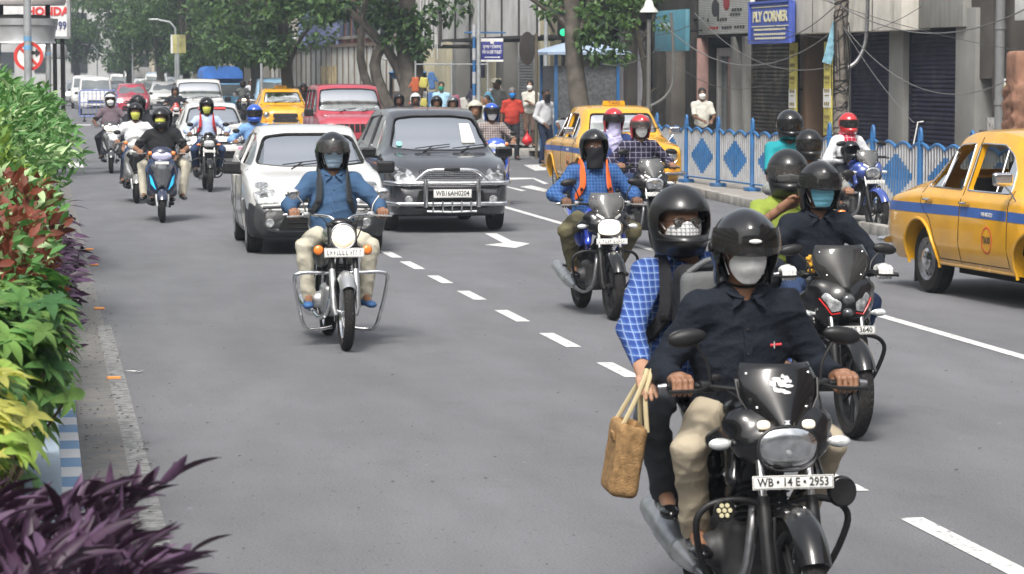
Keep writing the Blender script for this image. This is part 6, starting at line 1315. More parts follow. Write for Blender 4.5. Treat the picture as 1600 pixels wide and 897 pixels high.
b5.bx('back_wall', M('shade_wall',(.09,.085,.08),.9,var=.3,vs=1), 0, L5, -3, -2.8, 0, 9); b5.bx('upper_wall', WALL, 0, L5-.01, -2.8, -.1, 4.1, 9)
for a, b_, mt in ((652,663,CREAM),(679,697,CREAM),(706,712,WG),(757,772,CREAM),(774,786,WG),(858,876,CREAM),(836,843,CREAM)): b5.bx('pillar', mt, b5.u(b_), b5.u(a), -.5, -.02, .13, 4.1)
b5.bx('green_door', M('green_paint',(.13,.22,.17),.7), b5.u(652), b5.u(641), -.3, -.2, .13, 4.0)
shutter(b5, b5.u(826), b5.u(802), -.2, .15, 4.0, SH3); b5.bx('low_wall', CREAM, b5.u(782), b5.u(752), -.1, .02, .13, 1.9)
for k, px in enumerate((700,716,728,745)): b5.bx('dark_cloth', M('cloth_navy',(.03,.03,.05),.9), b5.u(px)-.5, b5.u(px)+.5, -.6, -.5, 1.2, 3.6, .05)
# tin hoardings on a frame, high over the arcade
def hoarding(label, pxa, pxb, z0, z1, out, mat, cols, rows, lean=0):
    b = Bl('billboard', label, 'billboard', pxa, pxb, 'blank tin hoardings over the arcade', out); L = b.u1-b.u0
    m = MB(); m.box((L/2,0,(z0+z1)/2),(L,.05,z1-z0),None,0); m.build('panel', mat, b.r); m = MB()
    for i in range(cols+1): u = L*i/cols; m.box((u,.05,(z0+z1)/2),(.05,.05,z1-z0+.1))
    for j in range(rows+1): z = z0+(z1-z0)*j/rows; m.box((L/2,.055,z),(L+.08,.05,.08))
    m.build('frame', M('frame_black',(.035,.033,.032),.7), b.r); m = MB()
    for k in range(cols): u = L*(k+.5)/cols; m.tube([(u,0,z0),(u,-out,z0)], .05, 6); m.tube([(u,0,z1-.4),(u,-out,z0+.2)], .04, 6)
    m.build('bracket', MATS['frame_black'], b.r); return b
hoarding('wide stained tin hoarding with dark grid frame above the arcade', 692, 842, 3.05, 8, 2.2, HOARD, 6, 3); h2_ = hoarding('ragged tin hoarding with torn white strips left of the wide one', 650, 690, 2.9, 8, 2.0, M('torn_tin',(.42,.42,.41),.8,var=.4,vs=2.5), 3, 2)
m = MB(); g = random.Random(9); LL = h2_.u1-h2_.u0
for k in range(16): u = g.uniform(.2,LL-.2); z = g.uniform(3.2,5.5); m.box((u,.10,z),(.12,.01,g.uniform(1,2.6)),Matrix.Rotation(g.uniform(-.12,.12),3,'Y'))
m.build('torn_strip', PLT, h2_.r); hoarding('dull tin hoarding behind the tree trunk and signal', 845, 985, 4.1, 8, 1.0, HOARD, 4, 3)
# white panel wall and the violet building behind it
b6 = Bl('panel_wall', 'long white panel wall with dark joints behind the parked traffic', 'wall', 425, 640, None, .6); L6 = b6.u1-b6.u0
m = MB(); m.box((L6/2,0,1.55),(L6,.08,3.0)); m.build('panel', stain('white_panel',(.52,.52,.49),(.30,.28,.25),(1,1,.5)), b6.r); m = MB()
for i in range(26): u = L6*i/25; m.box((u,.06,1.6),(.10,.06,3.1))
m.box((L6/2,.06,1.35),(L6,.05,.07)); m.box((L6/2,.08,3.12),(L6,.12,.12)); m.build('frame', M('rust_frame',(.14,.11,.085),.8), b6.r); b6.bx('poster', M('poster_ochre',(.50,.40,.22),.7,var=.5,vs=1.5), b6.u(528), b6.u(503), .05, .075, .9, 2.3)
def block(label, pxa, pxb, out, h, mat, win=None, floors=3, depth=8, cols=5, nm='building'):
    b = Bl(nm, label, 'building', pxa, pxb, None, out); L = b.u1-b.u0; m = MB(); m.box((L/2,-depth/2,h/2),(L,depth,h)); w = m.build('wall', mat, b.r)
    m = MB(); m.box((L/2,-depth/2,h+.2),(L+.3,depth+.3,.4)); m.build('roof', WALL, b.r)
    if win:
        for j in range(floors):
            for k in range(cols): u = L*(k+.5)/cols; z = 3.6+j*3.2; f = b.bx('window', win, u-.55, u+.55, .02, .06, z, z+1.5, .01); b.bx('sill', CON, u-.7, u+.7, .0, .16, z-.12, z, 0, f)
    return b
block('pale violet blue building rising behind the white panel wall', 466, 512, -.6, 16, M('violet_wall',(.27,.31,.56),.8,var=.1,vs=.6,dirt=.3,dirtcol=(.2,.2,.3)), None, depth=6)
block('terracotta red building beside the violet one', 513, 640, -1.2, 15, M('terracotta_wall',(.36,.16,.12),.85,var=.2,vs=.8,dirt=.3), M('dark_pane',(.04,.045,.05),.2), 4, 8, 12)
block('long grimy building far behind the white van', 300, 424, .0, 14, M('grimy_wall',(.36,.33,.28),.85,var=.2,vs=.4,dirt=.5), M('dark_pane',(.04,.045,.05),.2), 3, 8, 9)
# far end of the street
def tower(label, px, Z, w, h, mat, fl_, cols, bal=True):
    p = CW((px-800)/FPX*Z, Z); r = empty('building', p, FRZ-math.pi/2, label, 'building'); m = MB(); m.box((0,4,h/2),(w,8,h)); m.build('wall', mat, r)
    for j in range(fl_):
        z = 2.6+j*2.9
        for k in range(cols): x = -w/2+w*(k+.5)/cols; m = MB(); m.box((x,-.03,z),(w/cols*.45,.08,1.5)); m.build('window', M('dark_pane',(.04,.045,.05),.2), r)
        if bal: m = MB(); m.box((0,-.5,z-1.1),(w*.9,1,.12)); m.box((0,-.98,z-.7),(w*.9,.05,.7)); m.build('balcony', CON, r)
    m = MB(); m.box((0,4,h+.25),(w+.5,8.5,.5)); m.build('roof', CON, r)
tower('tall cream apartment block with balconies at the end of the street', 178, 240, 7, 7.2, M('cream_block',(.50,.44,.34),.85,var=.2,vs=.4,dirt=.4), 3, 4); tower('grey block far off behind the blue barricade', 110, 320, 14, 12, M('grey_block',(.30,.31,.33),.85,var=.2,vs=.4), 4, 5, False)
tower('pale low building at the far left of the street', 40, 210, 16, 7, M('pale_block',(.42,.42,.42),.85,var=.2,vs=.4), 2, 6, False); tower('brown block far off between the tree crowns', 235, 330, 10, 11, M('brown_block',(.26,.19,.15),.85,var=.2,vs=.4), 4, 5)
tower('grey concrete block behind the crowns above the white van', 330, 300, 26, 14, M('grey_block',(.30,.31,.33),.85), 4, 9, False)
for lb, x, y, w, d, h, mt in (('unseen ochre block added beyond the median to darken reflections',-34,60,14,150,17,MATS['cream_block']),('unseen grey block added behind the camera to darken reflections',4,-44,70,12,19,MATS['grey_block']),('unseen brown block added beyond the right pavement to darken reflections',30,0,14,44,16,MATS['brown_block'])):  # unseen blocks, added to darken reflections and cut low sky light
    r = empty('building', (x,y,0), 0, lb, 'building'); m = MB(); m.box((0,0,h/2),(w,d,h)); m.build('wall', mt, r); m = MB()
    for j in range(4): m.box((0,0,3.4+j*3.6),(w+.3,d+.3,1.5))
    m.build('window_band', MATS['dark_pane'], r)
# --- signs
def board(label, px0, px1, py0, py1, out, mat, name='shop_sign', th=.10, frame_=None, cat='sign'):
    b = Bl(name, label, cat, px0, px1, None, out); z1 = b.z((px0+px1)/2,py0); z0 = b.z((px0+px1)/2,py1); L = b.u1-b.u0; m = MB(); m.box((L/2,-th/2,(z0+z1)/2),(L,th,z1-z0),None,.01); b.p = m.build('panel', mat, b.r); b.L = L; b.z0 = z0; b.z1 = z1; b.h = z1-z0
    if frame_:
        m = MB()
        for z in (z0,z1): m.box((L/2,.01,z),(L+.06,.07,.05))
        for u in (0,L): m.box((u,.01,(z0+z1)/2),(.05,.07,z1-z0))
        m.build('frame', frame_, b.r)
    m = MB()
    for u in (L*.2,L*.8): m.tube([(u,-th,(z0+z1)/2),(u,-out-.1,(z0+z1)/2)], .02, 5)
    m.build('bracket', BLK, b.r); return b
def btext(b, s, fx, fz, size, mat, nm='lettering', sx=1, bold=.002): return text(nm, s, size, mat, b.r, face_mx((b.L*(1-fx), .012, b.z0+b.h*fz), (-1,0,0), (0,0,1)), .004, bold=bold, sx=sx)
SB = M('sign_blue', (.05,.09,.38), .5, var=.15, vs=3, dirt=.2); CRM = M('letter_cream', (.62,.58,.38), .6)
s = board('blue PLY CORNER sign with pale yellow lettering over the shops', 1172, 1235, 3, 66, .55, SB, frame_=SB); w_ = s.L
text('lettering', 'PLY CORNER', s.h*.36, CRM, s.r, face_mx((s.L/2, .012, s.z0+s.h*.63), (-1,0,0), (0,0,1)), .004, bold=.012, fit=s.L*.86)
m = MB(); m.box((s.L/2,.012,s.z0+s.h*.40),(s.L*.9,.01,.02)); m.box((s.L/2,.012,s.z0+s.h*.88),(s.L*.9,.01,.02)); m.build('rule', CRM, s.r)
text('small_lettering', 'PLYWOOD  HARDWARE', s.h*.13, CRM, s.r, face_mx((s.L/2, .012, s.z0+s.h*.24), (-1,0,0), (0,0,1)), .004, bold=.002, sx=.8*s.L/(s.h*.13*11.5)) if False else None
g = random.Random(1); m = MB()
for row, fz in enumerate((.32,.2,.1)):
    x = s.L*.12
    while x < s.L*.88: ww = g.uniform(.05,.13); m.box((x+ww/2,.012,s.z0+s.h*fz),(ww,.008,s.h*.05)); x += ww+.05
m.build('small_lettering', CRM, s.r)
s = board('white sign with thin black ruling and a dark figure over the open shop', 1091, 1172, -6, 53, .35, M('sign_white',(.60,.60,.57),.6,dirt=.3), frame_=None); m = MB()
for k in range(22): m.box((s.L/2,.006,s.z0+s.h*(k+.5)/22),(s.L,.006,s.h*.012))
m.build('ruling', M('rule_grey',(.16,.16,.15),.7), s.r); m = MB(); m.ell((s.L*.66,.01,s.z0+s.h*.70),(s.L*.07,.012,s.h*.24)); m.box((s.L*.60,.012,s.z0+s.h*.62),(s.L*.03,.01,s.h*.4)); m.build('figure', INK, s.r); m = MB(); m.ell((s.L*.44,.012,s.z0+s.h*.82),(s.L*.06,.012,s.h*.2)); m.build('figure', M('dark_red',(.22,.02,.02),.6), s.r)
m = MB(); rl = MB()
for k, (a, b_, c_) in enumerate(((.12,.17,.12),(.36,.17,.12),(.62,.17,.10),(.2,.5,.08),(.45,.38,.06),(.17,.62,.04))):
    t_ = (rl if k in (2,) else m); 
    for q in range(4): t_.box((s.L*(a+ .05*q),.012,s.z0+s.h*b_),(s.L*.032,.008,s.h*.075))
m.box((s.L*.80,.012,s.z0+s.h*.38),(.1,.008,.08)); m.build('lettering', INK, s.r); rl.build('lettering', M('dark_red',(.22,.02,.02),.6), s.r)
s = board('teal blue hanging panel behind the bell lamp', 1023, 1071, 16, 80, .9, M('sign_teal',(.06,.20,.26),.6,var=.2,vs=2,dirt=.3)); m = MB(); m.box((s.L*.62,.012,s.z0+s.h*.62),(s.L*.36,.01,s.h*.16)); m.build('label_patch', M('patch_pale',(.28,.40,.44),.6), s.r)
text('lettering', 'DAS', s.h*.14, M('patch_dark',(.08,.16,.2),.6), s.r, face_mx((s.L*.62,.020,s.z0+s.h*.62),(-1,0,0),(0,0,1)), .003) if False else None
for i, (a, b_) in enumerate(((1233,1244),(1287,1299))):
    s = board(['tall narrow yellow notice strip left of the shop entrance','tall narrow yellow notice strip right of the shop entrance'][i], a, b_, 67+i*-2, 212, .12, M('strip_yellow',(.52,.46,.10),.6,dirt=.2), 'notice_strip', .04); m = MB(); m.box((s.L/2,.004,s.z0+s.h*.40),(s.L*.96,.01,s.h*.20)); m.build('white_field', PLT, s.r); m = MB(); g = random.Random(i)
    for k in range(7):
        zz = s.z0+s.h*(.06+.14*k)
        for q in range(3): m.box((s.L*(.26+.24*q),.012,zz),(s.L*.15,.006,s.h*.035),Matrix.Rotation(g.uniform(-.4,.4),3,'Y'))
        m.box((s.L*.5,.012,zz-.10),(s.L*.5,.006,.02))
    m.build('lettering', M('letter_brown',(.20,.15,.05),.6), s.r)
s = board('pale poster with a yellow and blue band on the vent blocks', 1561, 1577, 123, 164, .05, PLT, 'poster', .03); m = MB(); m.box((s.L/2,.004,s.z0+s.h*.35),(s.L*.9,.01,s.h*.25)); m.build('blue_band', M('band_blue',(.10,.30,.45),.6), s.r); m = MB(); m.box((s.L/2,.004,s.z0+s.h*.65),(s.L*.9,.01,s.h*.2)); m.build('yellow_band', M('band_yellow',(.5,.48,.2),.6), s.r); m = MB()
for k in range(4): m.box((s.L*(.2+.2*k),.012,s.z0+s.h*.62),(s.L*.12,.006,s.h*.10))
m.build('lettering', INK, s.r)
board('blank white board at the top right corner', 1584, 1640, -20, 31, .4, PLT, 'white_board')
# rough brown pillar at the kerb
rp = CW((1603-800)/FPX*44, 44); S = SDF(.05); S.box((0,0,1.15),(.27,.27,1.35),.06,.05); S.box((.05,0,.95),(.34,.32,1.0),.1,.1); S.ell((-.32,0,1.05),(.12,.15,.08),.08); V, F = S.run(); N_ = vnorm(V,F); V = V+N_*((np.sin(V@np.array([19,7,23.]))+np.sin(V@np.array([-11,17,31.])))*.012+rng.normal(size=len(V))*.018)[:,None]*(V[:,2] < 2.05)[:,None]
tag(meshobj('rough_pillar', V+np.array([*rp]), F, M('mud_brick',(.23,.125,.085),.95,var=.3,vs=3,bump=.9,bs=9,dirt=.4,dirtcol=(.16,.10,.07)), None, 180), 'rough reddish brown masonry pillar standing behind the right taxi', 'pillar')
# --- poles, lamps, signals
def pole(label, px, pyb, r, h, mat, name='pole', cat='pole', Z=None, z0=.13, group=None):
    p = CW((px-800)/FPX*Z, Z, z0); rt = empty(name, p, 0, label, cat, group); m = MB(); m.tube([(0,0,0),(0,0,h*.5),(0,0,h)], [r,r*.95,r*.85], 12); m.build('shaft', mat, rt); return rt
up_ = pole('grimy utility pole wound with wires before the navy shutters', 1312, 0, .13, 8, M('pole_grime',(.14,.125,.11),.85,var=.4,vs=5,bump=.6,bs=20,dirt=.6,dirtcol=(.3,.28,.25)), 'utility_pole', 'utility pole', 50.5)
m = MB(); g = random.Random(4)
for k in range(26): z = g.uniform(.8,3.6); a = g.uniform(0,6); m.tube([(.135*math.cos(a+q*.7),.135*math.sin(a+q*.7),z+.05*q*g.uniform(.3,1)) for q in range(9)], .008, 4)
for k in range(14): a = g.uniform(0,6); z = g.uniform(1.5,3.2); m.tube([(.14*math.cos(a),.14*math.sin(a),z),(.17*math.cos(a+.2),.17*math.sin(a+.2),z-.4),(.15*math.cos(a+.3),.15*math.sin(a+.3),z-.9)], .008, 4, smooth=3)
m.build('wire_wrap', BLK, up_); m = MB(); X = RGT; m.tube([Vector((.1,0,2.1))*1, X*.28+Vector((0,0,2.22)), X*.42+Vector((0,0,2.5)), X*.46+Vector((0,0,2.9)), X*.47+Vector((0,0,3.6))], .035, 8, smooth=4); m.build('conduit', STL, up_)
m = MB(); m.box(-RGT*.16+Vector((0,0,2.55)),(.16,.02,.75),Matrix.Rotation(.25,3,'Y')); m.build('notice', M('notice_blue',(.18,.36,.45),.6,var=.5,vs=8), up_); m = MB(); m.tube([(-.16,0,.95),(.18,0,.97)], .015, 6); m.tube([X*-.3+Vector((0,0,3.35)), Vector((0,0,3.2)), X*.1+Vector((0,0,3.2))], .03, 6); m.build('clamp', ALU, up_)
GP = M('pole_grey',(.33,.35,.36),.5,.3,var=.15,dirt=.3)
pole('slim grey street pole between the lanterns and the panel wall', 568, 0, .055, 8, GP, 'street_pole', 'pole', 88); pole('grey lamp pole just right of the striped blue pole', 748, 0, .055, 8, GP, 'lamp_pole', 'pole', 72); pole('grey service pole right of the round sign', 853, 0, .06, 7, GP, 'service_pole', 'pole', 74)
sp_ = pole('blue and white striped pole beside the toilet sign', 741, 0, .045, 3.2, FB, 'striped_pole', 'pole', 73); m = MB()
for k in range(5): m.tube([(0,0,.5+k*.6),(0,0,.8+k*.6)], .048, 10)
m.build('white_band', FWH, sp_); m = MB(); m.tube([-RGT*.25+Vector((0,0,3.0)), RGT*.8+Vector((0,0,3.0))], .02, 6); m.build('crossbar', FB, sp_)
Zt = 72.8; tp = CW((769-800)/FPX*Zt, Zt); ts_ = empty('toilet_sign', tp, math.atan2(RGT.y,RGT.x), 'blue PAY & USE TOILET sign with white arrow hanging from the striped pole', 'sign'); zc = CAM_H+(105-78)/FPX*Zt; hh = 36/FPX*Zt; ww = 34/FPX*Zt
m = MB(); m.box((0,0,zc),(ww,.04,hh),None,.01); m.build('panel', M('toilet_blue',(.025,.03,.20),.5,var=.1), ts_); m = MB(); m.box((0,-.005,zc+hh*.42),(ww*1.02,.045,.08)); m.box((0,-.005,zc-hh*.47),(ww*1.02,.045,.05)); m.build('band', PLT, ts_)
text('lettering', 'PAY & USE TOILET', .115, PLT, ts_, face_mx((0,-.024,zc-.06),(1,0,0),(0,0,1)), .002, bold=.003, sx=.52); 
try: text('lettering', 'সুলভ শৌচালয়', .12, PLT, ts_, face_mx((0,-.024,zc+.07),(1,0,0),(0,0,1)), .002, bold=.003, sx=.62)
except Exception as e: print('bengali', e)
m = MB(); m.box((-.02,-.024,zc-.19),(ww*.62,.008,.022)); m.prism([(0,-.03),(.06,0),(0,.03)], (ww*.28,-.028,zc-.19), (1,0,0),(0,0,1), .006); m.box((0,-.024,zc+.19),(.09,.008,.07)); m.build('arrow', PLT, ts_)
# round back-of-sign disc on a thin post
p = CW((838-800)/FPX*66, 66, .13); rs = empty('round_sign', p, math.atan2(RGT.y,RGT.x), 'brown back of a round road sign on a thin post by the kerb', 'sign'); m = MB(); m.tube([(0,0,0),(0,0,2.9)], .035, 8); m.build('post', M('post_brown',(.10,.085,.06),.7), rs); m = MB(); m.lathe([(0,0),(.38,0),(.385,.012),(0,.02)], (-.22,-.03,2.55), (1.0,-.55,0), 30, cap=False); m.build('disc', M('disc_brown',(.09,.075,.065),.7), rs)
# lanterns on swan-neck arms
for i, (px, py, Z) in enumerate(((575,14,84),(593,27,86),(610,42,88))):
    pz = CAM_H+(105-py)/FPX*Z; p = CW((px-800)/FPX*Z, Z, .13); lp = empty('lantern_post', p, 0, ['highest of the three white lanterns beside the slim pole','middle one of the three white lanterns, on a straight stem','lowest of the three white lanterns, on a curved arm'][i], 'street lamp', 'white street lanterns'); zl = pz-.13; m = MB()
    if i == 1: m.tube([(0,0,0),(0,0,zl-.2)], .04, 8)
    elif i == 0: m.tube([RGT*.36+Vector((0,0,zl-1.0)), RGT*.1+Vector((0,0,zl-.9)), Vector((0,0,zl-.6)), Vector((0,0,zl-.2))], .03, 8, smooth=4); m.tube([RGT*.36+Vector((0,0,0)), RGT*.36+Vector((0,0,zl-1.0))], .035, 8)
    else: m.tube([-RGT*.34+Vector((0,0,0)), -RGT*.34+Vector((0,0,zl-1.15)), -RGT*.1+Vector((0,0,zl-1.0)), Vector((0,0,zl-.6)), Vector((0,0,zl-.2))], .03, 8, smooth=4)
    m.build('stem', GP, lp); m = MB(); m.lathe([(.06,-.2),(.16,.02),(.17,.04)], (0,0,zl), (0,0,1), 8, cap=True); lt = m.build('lantern_glass', M('lantern_white',(.62,.62,.58),.35), lp); m = MB(); m.lathe([(.27,.03),(.20,.08),(.06,.17),(.03,.26),(0,.27)], (0,0,zl), (0,0,1), 8, cap=False); m.build('lantern_cap', GP, lp)
p = CW((1013-800)/FPX*57, 57, .13); bl_ = empty('bell_lamp', p, 0, 'white bell-shaped street lamp on a curved grey arm before the teal panel', 'street lamp'); zl = CAM_H+(105-20)/FPX*57-.13; m = MB(); m.tube([(0,0,0),(0,0,zl+.0)], .045, 8); m.tube([RGT*-.05+Vector((0,0,1.3)), RGT*.35+Vector((0,0,1.55)), RGT*.5+Vector((0,0,2.0)), RGT*.44+Vector((0,0,3.2))], .03, 8, smooth=5); m.build('stem', M('stem_dark',(.10,.10,.095),.6), bl_); m = MB(); m.lathe([(.185,0),(.18,.03),(.10,.12),(.075,.22),(.03,.26),(0,.26)], (0,0,zl), (0,0,1), 20, cap=False); m.build('lamp_shade', M('shade_white',(.55,.55,.52),.5), bl_); m = MB(); m.lathe([(.05,-.14),(.07,-.05),(.05,0)], (0,0,zl), (0,0,1), 12); m.build('bulb_cage', BLK, bl_)
# traffic signal among the branches
p = CW((880-800)/FPX*70, 70, .13); tl = empty('traffic_light', p, math.atan2(RGT.y,RGT.x), 'black traffic signal showing green half hidden by branches', 'traffic light'); zl = CAM_H+(105-51)/FPX*70-.13; m = MB(); m.tube([(0,.1,0),(0,.1,zl+1.0)], .05, 8); m.build('post', BLK, tl); m = MB(); m.box((0,0,zl+.28),(.3,.22,.95),None,.03); m.build('housing', BLK, tl)
for k, mm in enumerate((M('lit_green',(.02,.6,.25),.4,emit=(.02,.8,.3),es=.35),M('dead_amber',(.08,.05,.02),.5),M('dead_red',(.08,.02,.02),.5))): m = MB(); m.lathe([(0,0),(.09,0),(.09,.01),(0,.02)], (0,-.11,zl+k*.29), (0,-1,0), 16, cap=False); m.build('signal_lamp', mm, tl)
for i, (px,py) in enumerate(((633,36),(632,50),(636,78))):
    Z = 84; p = AT(px,py,Z); ob = empty('floodlight', p, 0, ['upper round floodlight clamped to the tin hoarding edge','middle round floodlight clamped to the tin hoarding edge','big lower horn-shaped floodlight below the tin hoarding'][i], 'floodlight', 'floodlights at the hoarding edge'); r_ = (.14,.14,.24)[i]; m = MB(); m.lathe([(0,0),(r_*.6,.02),(r_,.16),(r_*1.05,.18),(r_*.9,.17),(0,.10)], (0,0,0), (-.4,-1,-.3), 16, cap=False); m.build('hood', M('hood_grey',(.30,.31,.33),.5), ob); m = MB(); m.tube([(0,0,0),RGT*.35+Vector((0,.2,.1))], .02, 6); m.build('arm', BLK, ob)
# booth with a pyramid roof
Z = 67; p = CW((905-800)/FPX*Z, Z, .13); bo = empty('police_booth', p, math.atan2(FDIR.y,FDIR.x)-math.pi/2, 'small street booth with pale blue pyramid roof behind the leaning tree', 'booth'); W_ = .82; zr = CAM_H+(105-82)/FPX*Z-.13
m = MB(); v = [(-1.0,-1.0,zr),(1.0,-1.0,zr),(1.0,1.0,zr),(-1.0,1.0,zr),(0,0,zr+.32)]; m.add(v, [(0,1,4),(1,2,4),(2,3,4),(3,0,4),(3,2,1,0)]); m.box((0,0,zr-.03),(2.0,2.0,.05)); m.build('roof', M('roof_blue',(.30,.38,.50),.5,var=.15,vs=3), bo, 10)
for sx in (-1,1):
    for sy in (-1,1): m = MB(); m.box((sx*.74,sy*.74,zr/2),(.07,.07,zr)); m.build('post', FB, bo)
m = MB()
for (c_, d_) in (((0,-.72,.45),(1.4,.03,.9)),((-.72,0,.45),(.03,1.4,.9)),((.72,0,.45),(.03,1.4,.9))): m.box(c_, d_)
m.build('lower_panel', M('panel_pale',(.42,.45,.50),.6,dirt=.3), bo); m = MB()
for (c_, d_) in (((0,-.72,1.55),(1.4,.02,1.2)),((-.72,0,1.55),(.02,1.4,1.2)),((.72,0,1.55),(.02,1.4,1.2))): m.box(c_, d_)
m.build('mesh_screen', M('screen_dark',(.10,.105,.11),.6,alpha=.85,var=.5,vs=14), bo)
# overhead wires
def cable(label, a, b, sag, r=.012, col=None):
    a, b = Vector(a), Vector(b); m = MB(); m.tube([a.lerp(b,t)-Vector((0,0,sag*4*t*(1-t))) for t in np.linspace(0,1,26)], r*.62, 5); o = m.build('cable', col or M('cable_grey',(.05,.05,.05),.6), None, 180); tag(o, label, 'cable', 'overhead wires')
LG = M('cable_light',(.11,.11,.11),.5)
cable('thick light grey wire sagging low across the navy shutters', AT(1312,8,50), AT(1640,-8,45), .55, .018, LG); cable('wire from the utility pole dipping over the second shutter', AT(1316,38,50.3), AT(1600,110,46), .75, .014, LG); cable('wire running from the brown shutter down to the utility pole', AT(1085,20,58), AT(1312,100,50.4), .5, .014, LG); cable('wire sagging from the bell lamp to the plywood sign', AT(1015,15,57), AT(1312,40,50.4), .9, .018, LG)
cable('thin wire slanting from the utility pole down to the fence lamp', AT(1314,36,50.3), AT(1428,192,42), .1, .010, LG); cable('dark wire crossing behind the plywood sign to the pole top', AT(1160,60,56), AT(1308,6,50.4), .3, .014); cable('dark wire across the stained fascia', AT(1270,-6,52), AT(1600,80,46), .1, .009); cable('dark wire from the leaning tree to the white ruled sign', AT(905,8,64), AT(1100,28,56), .5, .012); cable('wire through the street tree to the teal panel', AT(940,100,62), AT(1030,75,58), .15, .02, LG); cable('low wire looping over the shop doorway', AT(1040,85,56), AT(1240,110,52), .5, .010); cable('thin wire above the utility pole conduit', AT(1200,35,54), AT(1440,10,48), .4, .009)
fl_ = empty('fence_lamp', G(1432,222,1.0)*0+fl(41.6)+Vector((0,0,.13)), 0, 'thin white bent rod standing on the fence before the shutter', 'rod'); m = MB(); m.tube([Vector((0,0,1.0)), RGT*.06+Vector((0,0,1.32)), RGT*.14+Vector((0,0,1.33))], .010, 6); m.build('rod', PLT, fl_)
# --- trees
def branchy(root, trunk_pts, rads, limbs, mat, name='trunk'):
    m = MB(); m.tube(trunk_pts, rads, 12, smooth=4); t = m.build(name, mat, root)
    for pts, r in limbs: m = MB(); m.tube(pts, r, 8, smooth=4); m.build('limb', mat, root)
    return t
BARK = M('bark_dark', (.045,.04,.033), .95, var=.4, vs=5, bump=.9, bs=18); BARKP = M('bark_pale', (.10,.088,.075), .9, var=.4, vs=4, bump=.7, bs=14, dirt=.5, dirtcol=(.07,.06,.05))
TL1 = leafmat('tree_leaf', (.055,.105,.038), .35, .6); TL2 = leafmat('tree_leaf_dark', (.022,.048,.022), .35, .6); TL3 = leafmat('tree_leaf_light', (.085,.155,.045), .3, .5)
def crown(clumps, n, L, seed, mats, ratio, parent, name='crown', W=.55):
    g = np.random.default_rng(seed); c = np.array([k[0] for k in clumps], float); r = np.array([k[1] for k in clumps], float); w = (r[:,0]*r[:,1]*r[:,2])**.5; w /= w.sum(); idx = g.choice(len(clumps), n, p=w)
    u = g.normal(size=(n,3)); u /= np.linalg.norm(u,axis=1)[:,None]; P = c[idx]+u*r[idx]*((.35+.65*g.random(n))**.7)[:,None]; D = u*.6+g.normal(size=(n,3))*.6+np.array([0,0,-.15]); N = g.normal(size=(n,3))*.6+np.array([0,0,1.0]); l = L*(.6+.8*g.random(n)); V, F = leaves(P, D, N, l, l*W, 2, .2, .2); mi = np.repeat(g.choice(len(mats), n, p=ratio), 4)
    return meshobj(name, V, F, mats, parent, 180, mi.tolist())
def clumpy(g, n, R_, zc, rz, r0, r1):
    out = []
    for i in range(n):
        a = g.uniform(0, 6.28); q = math.sqrt(g.random()); z = g.uniform(-1,1); k = math.sqrt(max(.1,1-z*z)); rr = g.uniform(r0,r1); out.append(((R_*q*k*math.cos(a), R_*q*k*math.sin(a), zc+rz*z), (rr, rr, rr*.6)))
    return out
protos = []
for s_ in range(3):
    g = random.Random(20+s_); r = empty('street_tree', (0,0,0), 0); lim = []
    cl = clumpy(g, 34, 3.6, 5.4, 2.9, .6, 1.25)
    for k in range(9): c_ = cl[k*3][0]; lim.append(([Vector((0,0,2.2+.1*k)), Vector((c_[0]*.4,c_[1]*.4,3.2+.1*k)), Vector(c_)], [.12,.08,.03]))
    branchy(r, [Vector((0,0,-.1)),Vector((.08,.05,1.5)),Vector((-.05,0,3)),Vector((.1,0,5.5))], [.26,.20,.17,.07], lim, BARK); crown(cl, 8200, .23, s_, [TL1,TL2,TL3], [.5,.28,.22], r); protos.append(r)
TR = [(120,200,1.2,'hazy tree farthest left behind the billboard'),(150,230,1.3,'hazy tree behind the teal bus'),(205,180,1.0,'tree right of the cream block, above the red car'),(250,170,1.15,'full green tree above the queue of white cars'),(292,140,.95,'rounded green tree left of the yellow banner'),(335,150,1.1,'dark tree behind the yellow banner'),(375,128,1.15,'dark green tree above the blue covered truck'),(398,118,1.15,'broad tree left of the dark leaning trunk'),(172,300,1.6,'tall far tree closing the end of the street'),(270,280,1.6,'second tall far tree closing the end of the street'),(400,200,1.6,'tall tree towering behind the blue covered truck'),(110,300,1.7,'pale far tree at the left end of the street'),(220,260,1.5,'far tree rising behind the traffic queue')]
for i, (px, Z, sc_, lb) in enumerate(TR):
    o = protos[i] if i < 3 else dup(protos[i%3]); o.location = CW((px-800)/FPX*Z, Z, 0); o.scale = (sc_,)*3; o.rotation_euler = (0,0,i*1.7); tag(o, lb, 'tree', 'street trees along the far road')
g = random.Random(77); zz = 82; r = empty('leaning_tree', CW((640-800)/FPX*zz,zz,.1), 0, 'gnarled many-stemmed fig tree right of the lanterns', 'tree'); X = RGT
branchy(r, [Vector((0,0,-.1)),Vector((.05,0,1.5)),X*-.1+Vector((0,0,3.0)),X*.1+Vector((0,0,6))],[.42,.34,.26,.18], [([Vector((0,0,.6)),X*-.9+Vector((0,0,1.0)),X*-1.9+Vector((0,0,1.6))],[.18,.16,.10]),([X*-.5+Vector((0,0,.8)),X*-1.0+Vector((0,0,2.2)),X*-.5+Vector((0,0,3.4)),X*-.9+Vector((0,0,5))],[.2,.16,.13,.08]),([X*-.9+Vector((0,0,1.0)),X*-1.4+Vector((0,0,2.4)),X*-1.2+Vector((0,0,4.4))],[.14,.12,.07]),([X*.05+Vector((0,0,1.0)),X*-.6+Vector((0,0,2.6)),X*-2.2+Vector((0,0,4.2))],[.16,.14,.08]),([Vector((0,0,.3)),X*.28+Vector((0,0,1.6)),X*.2+Vector((0,0,3.6))],[.16,.13,.1])], BARKP)
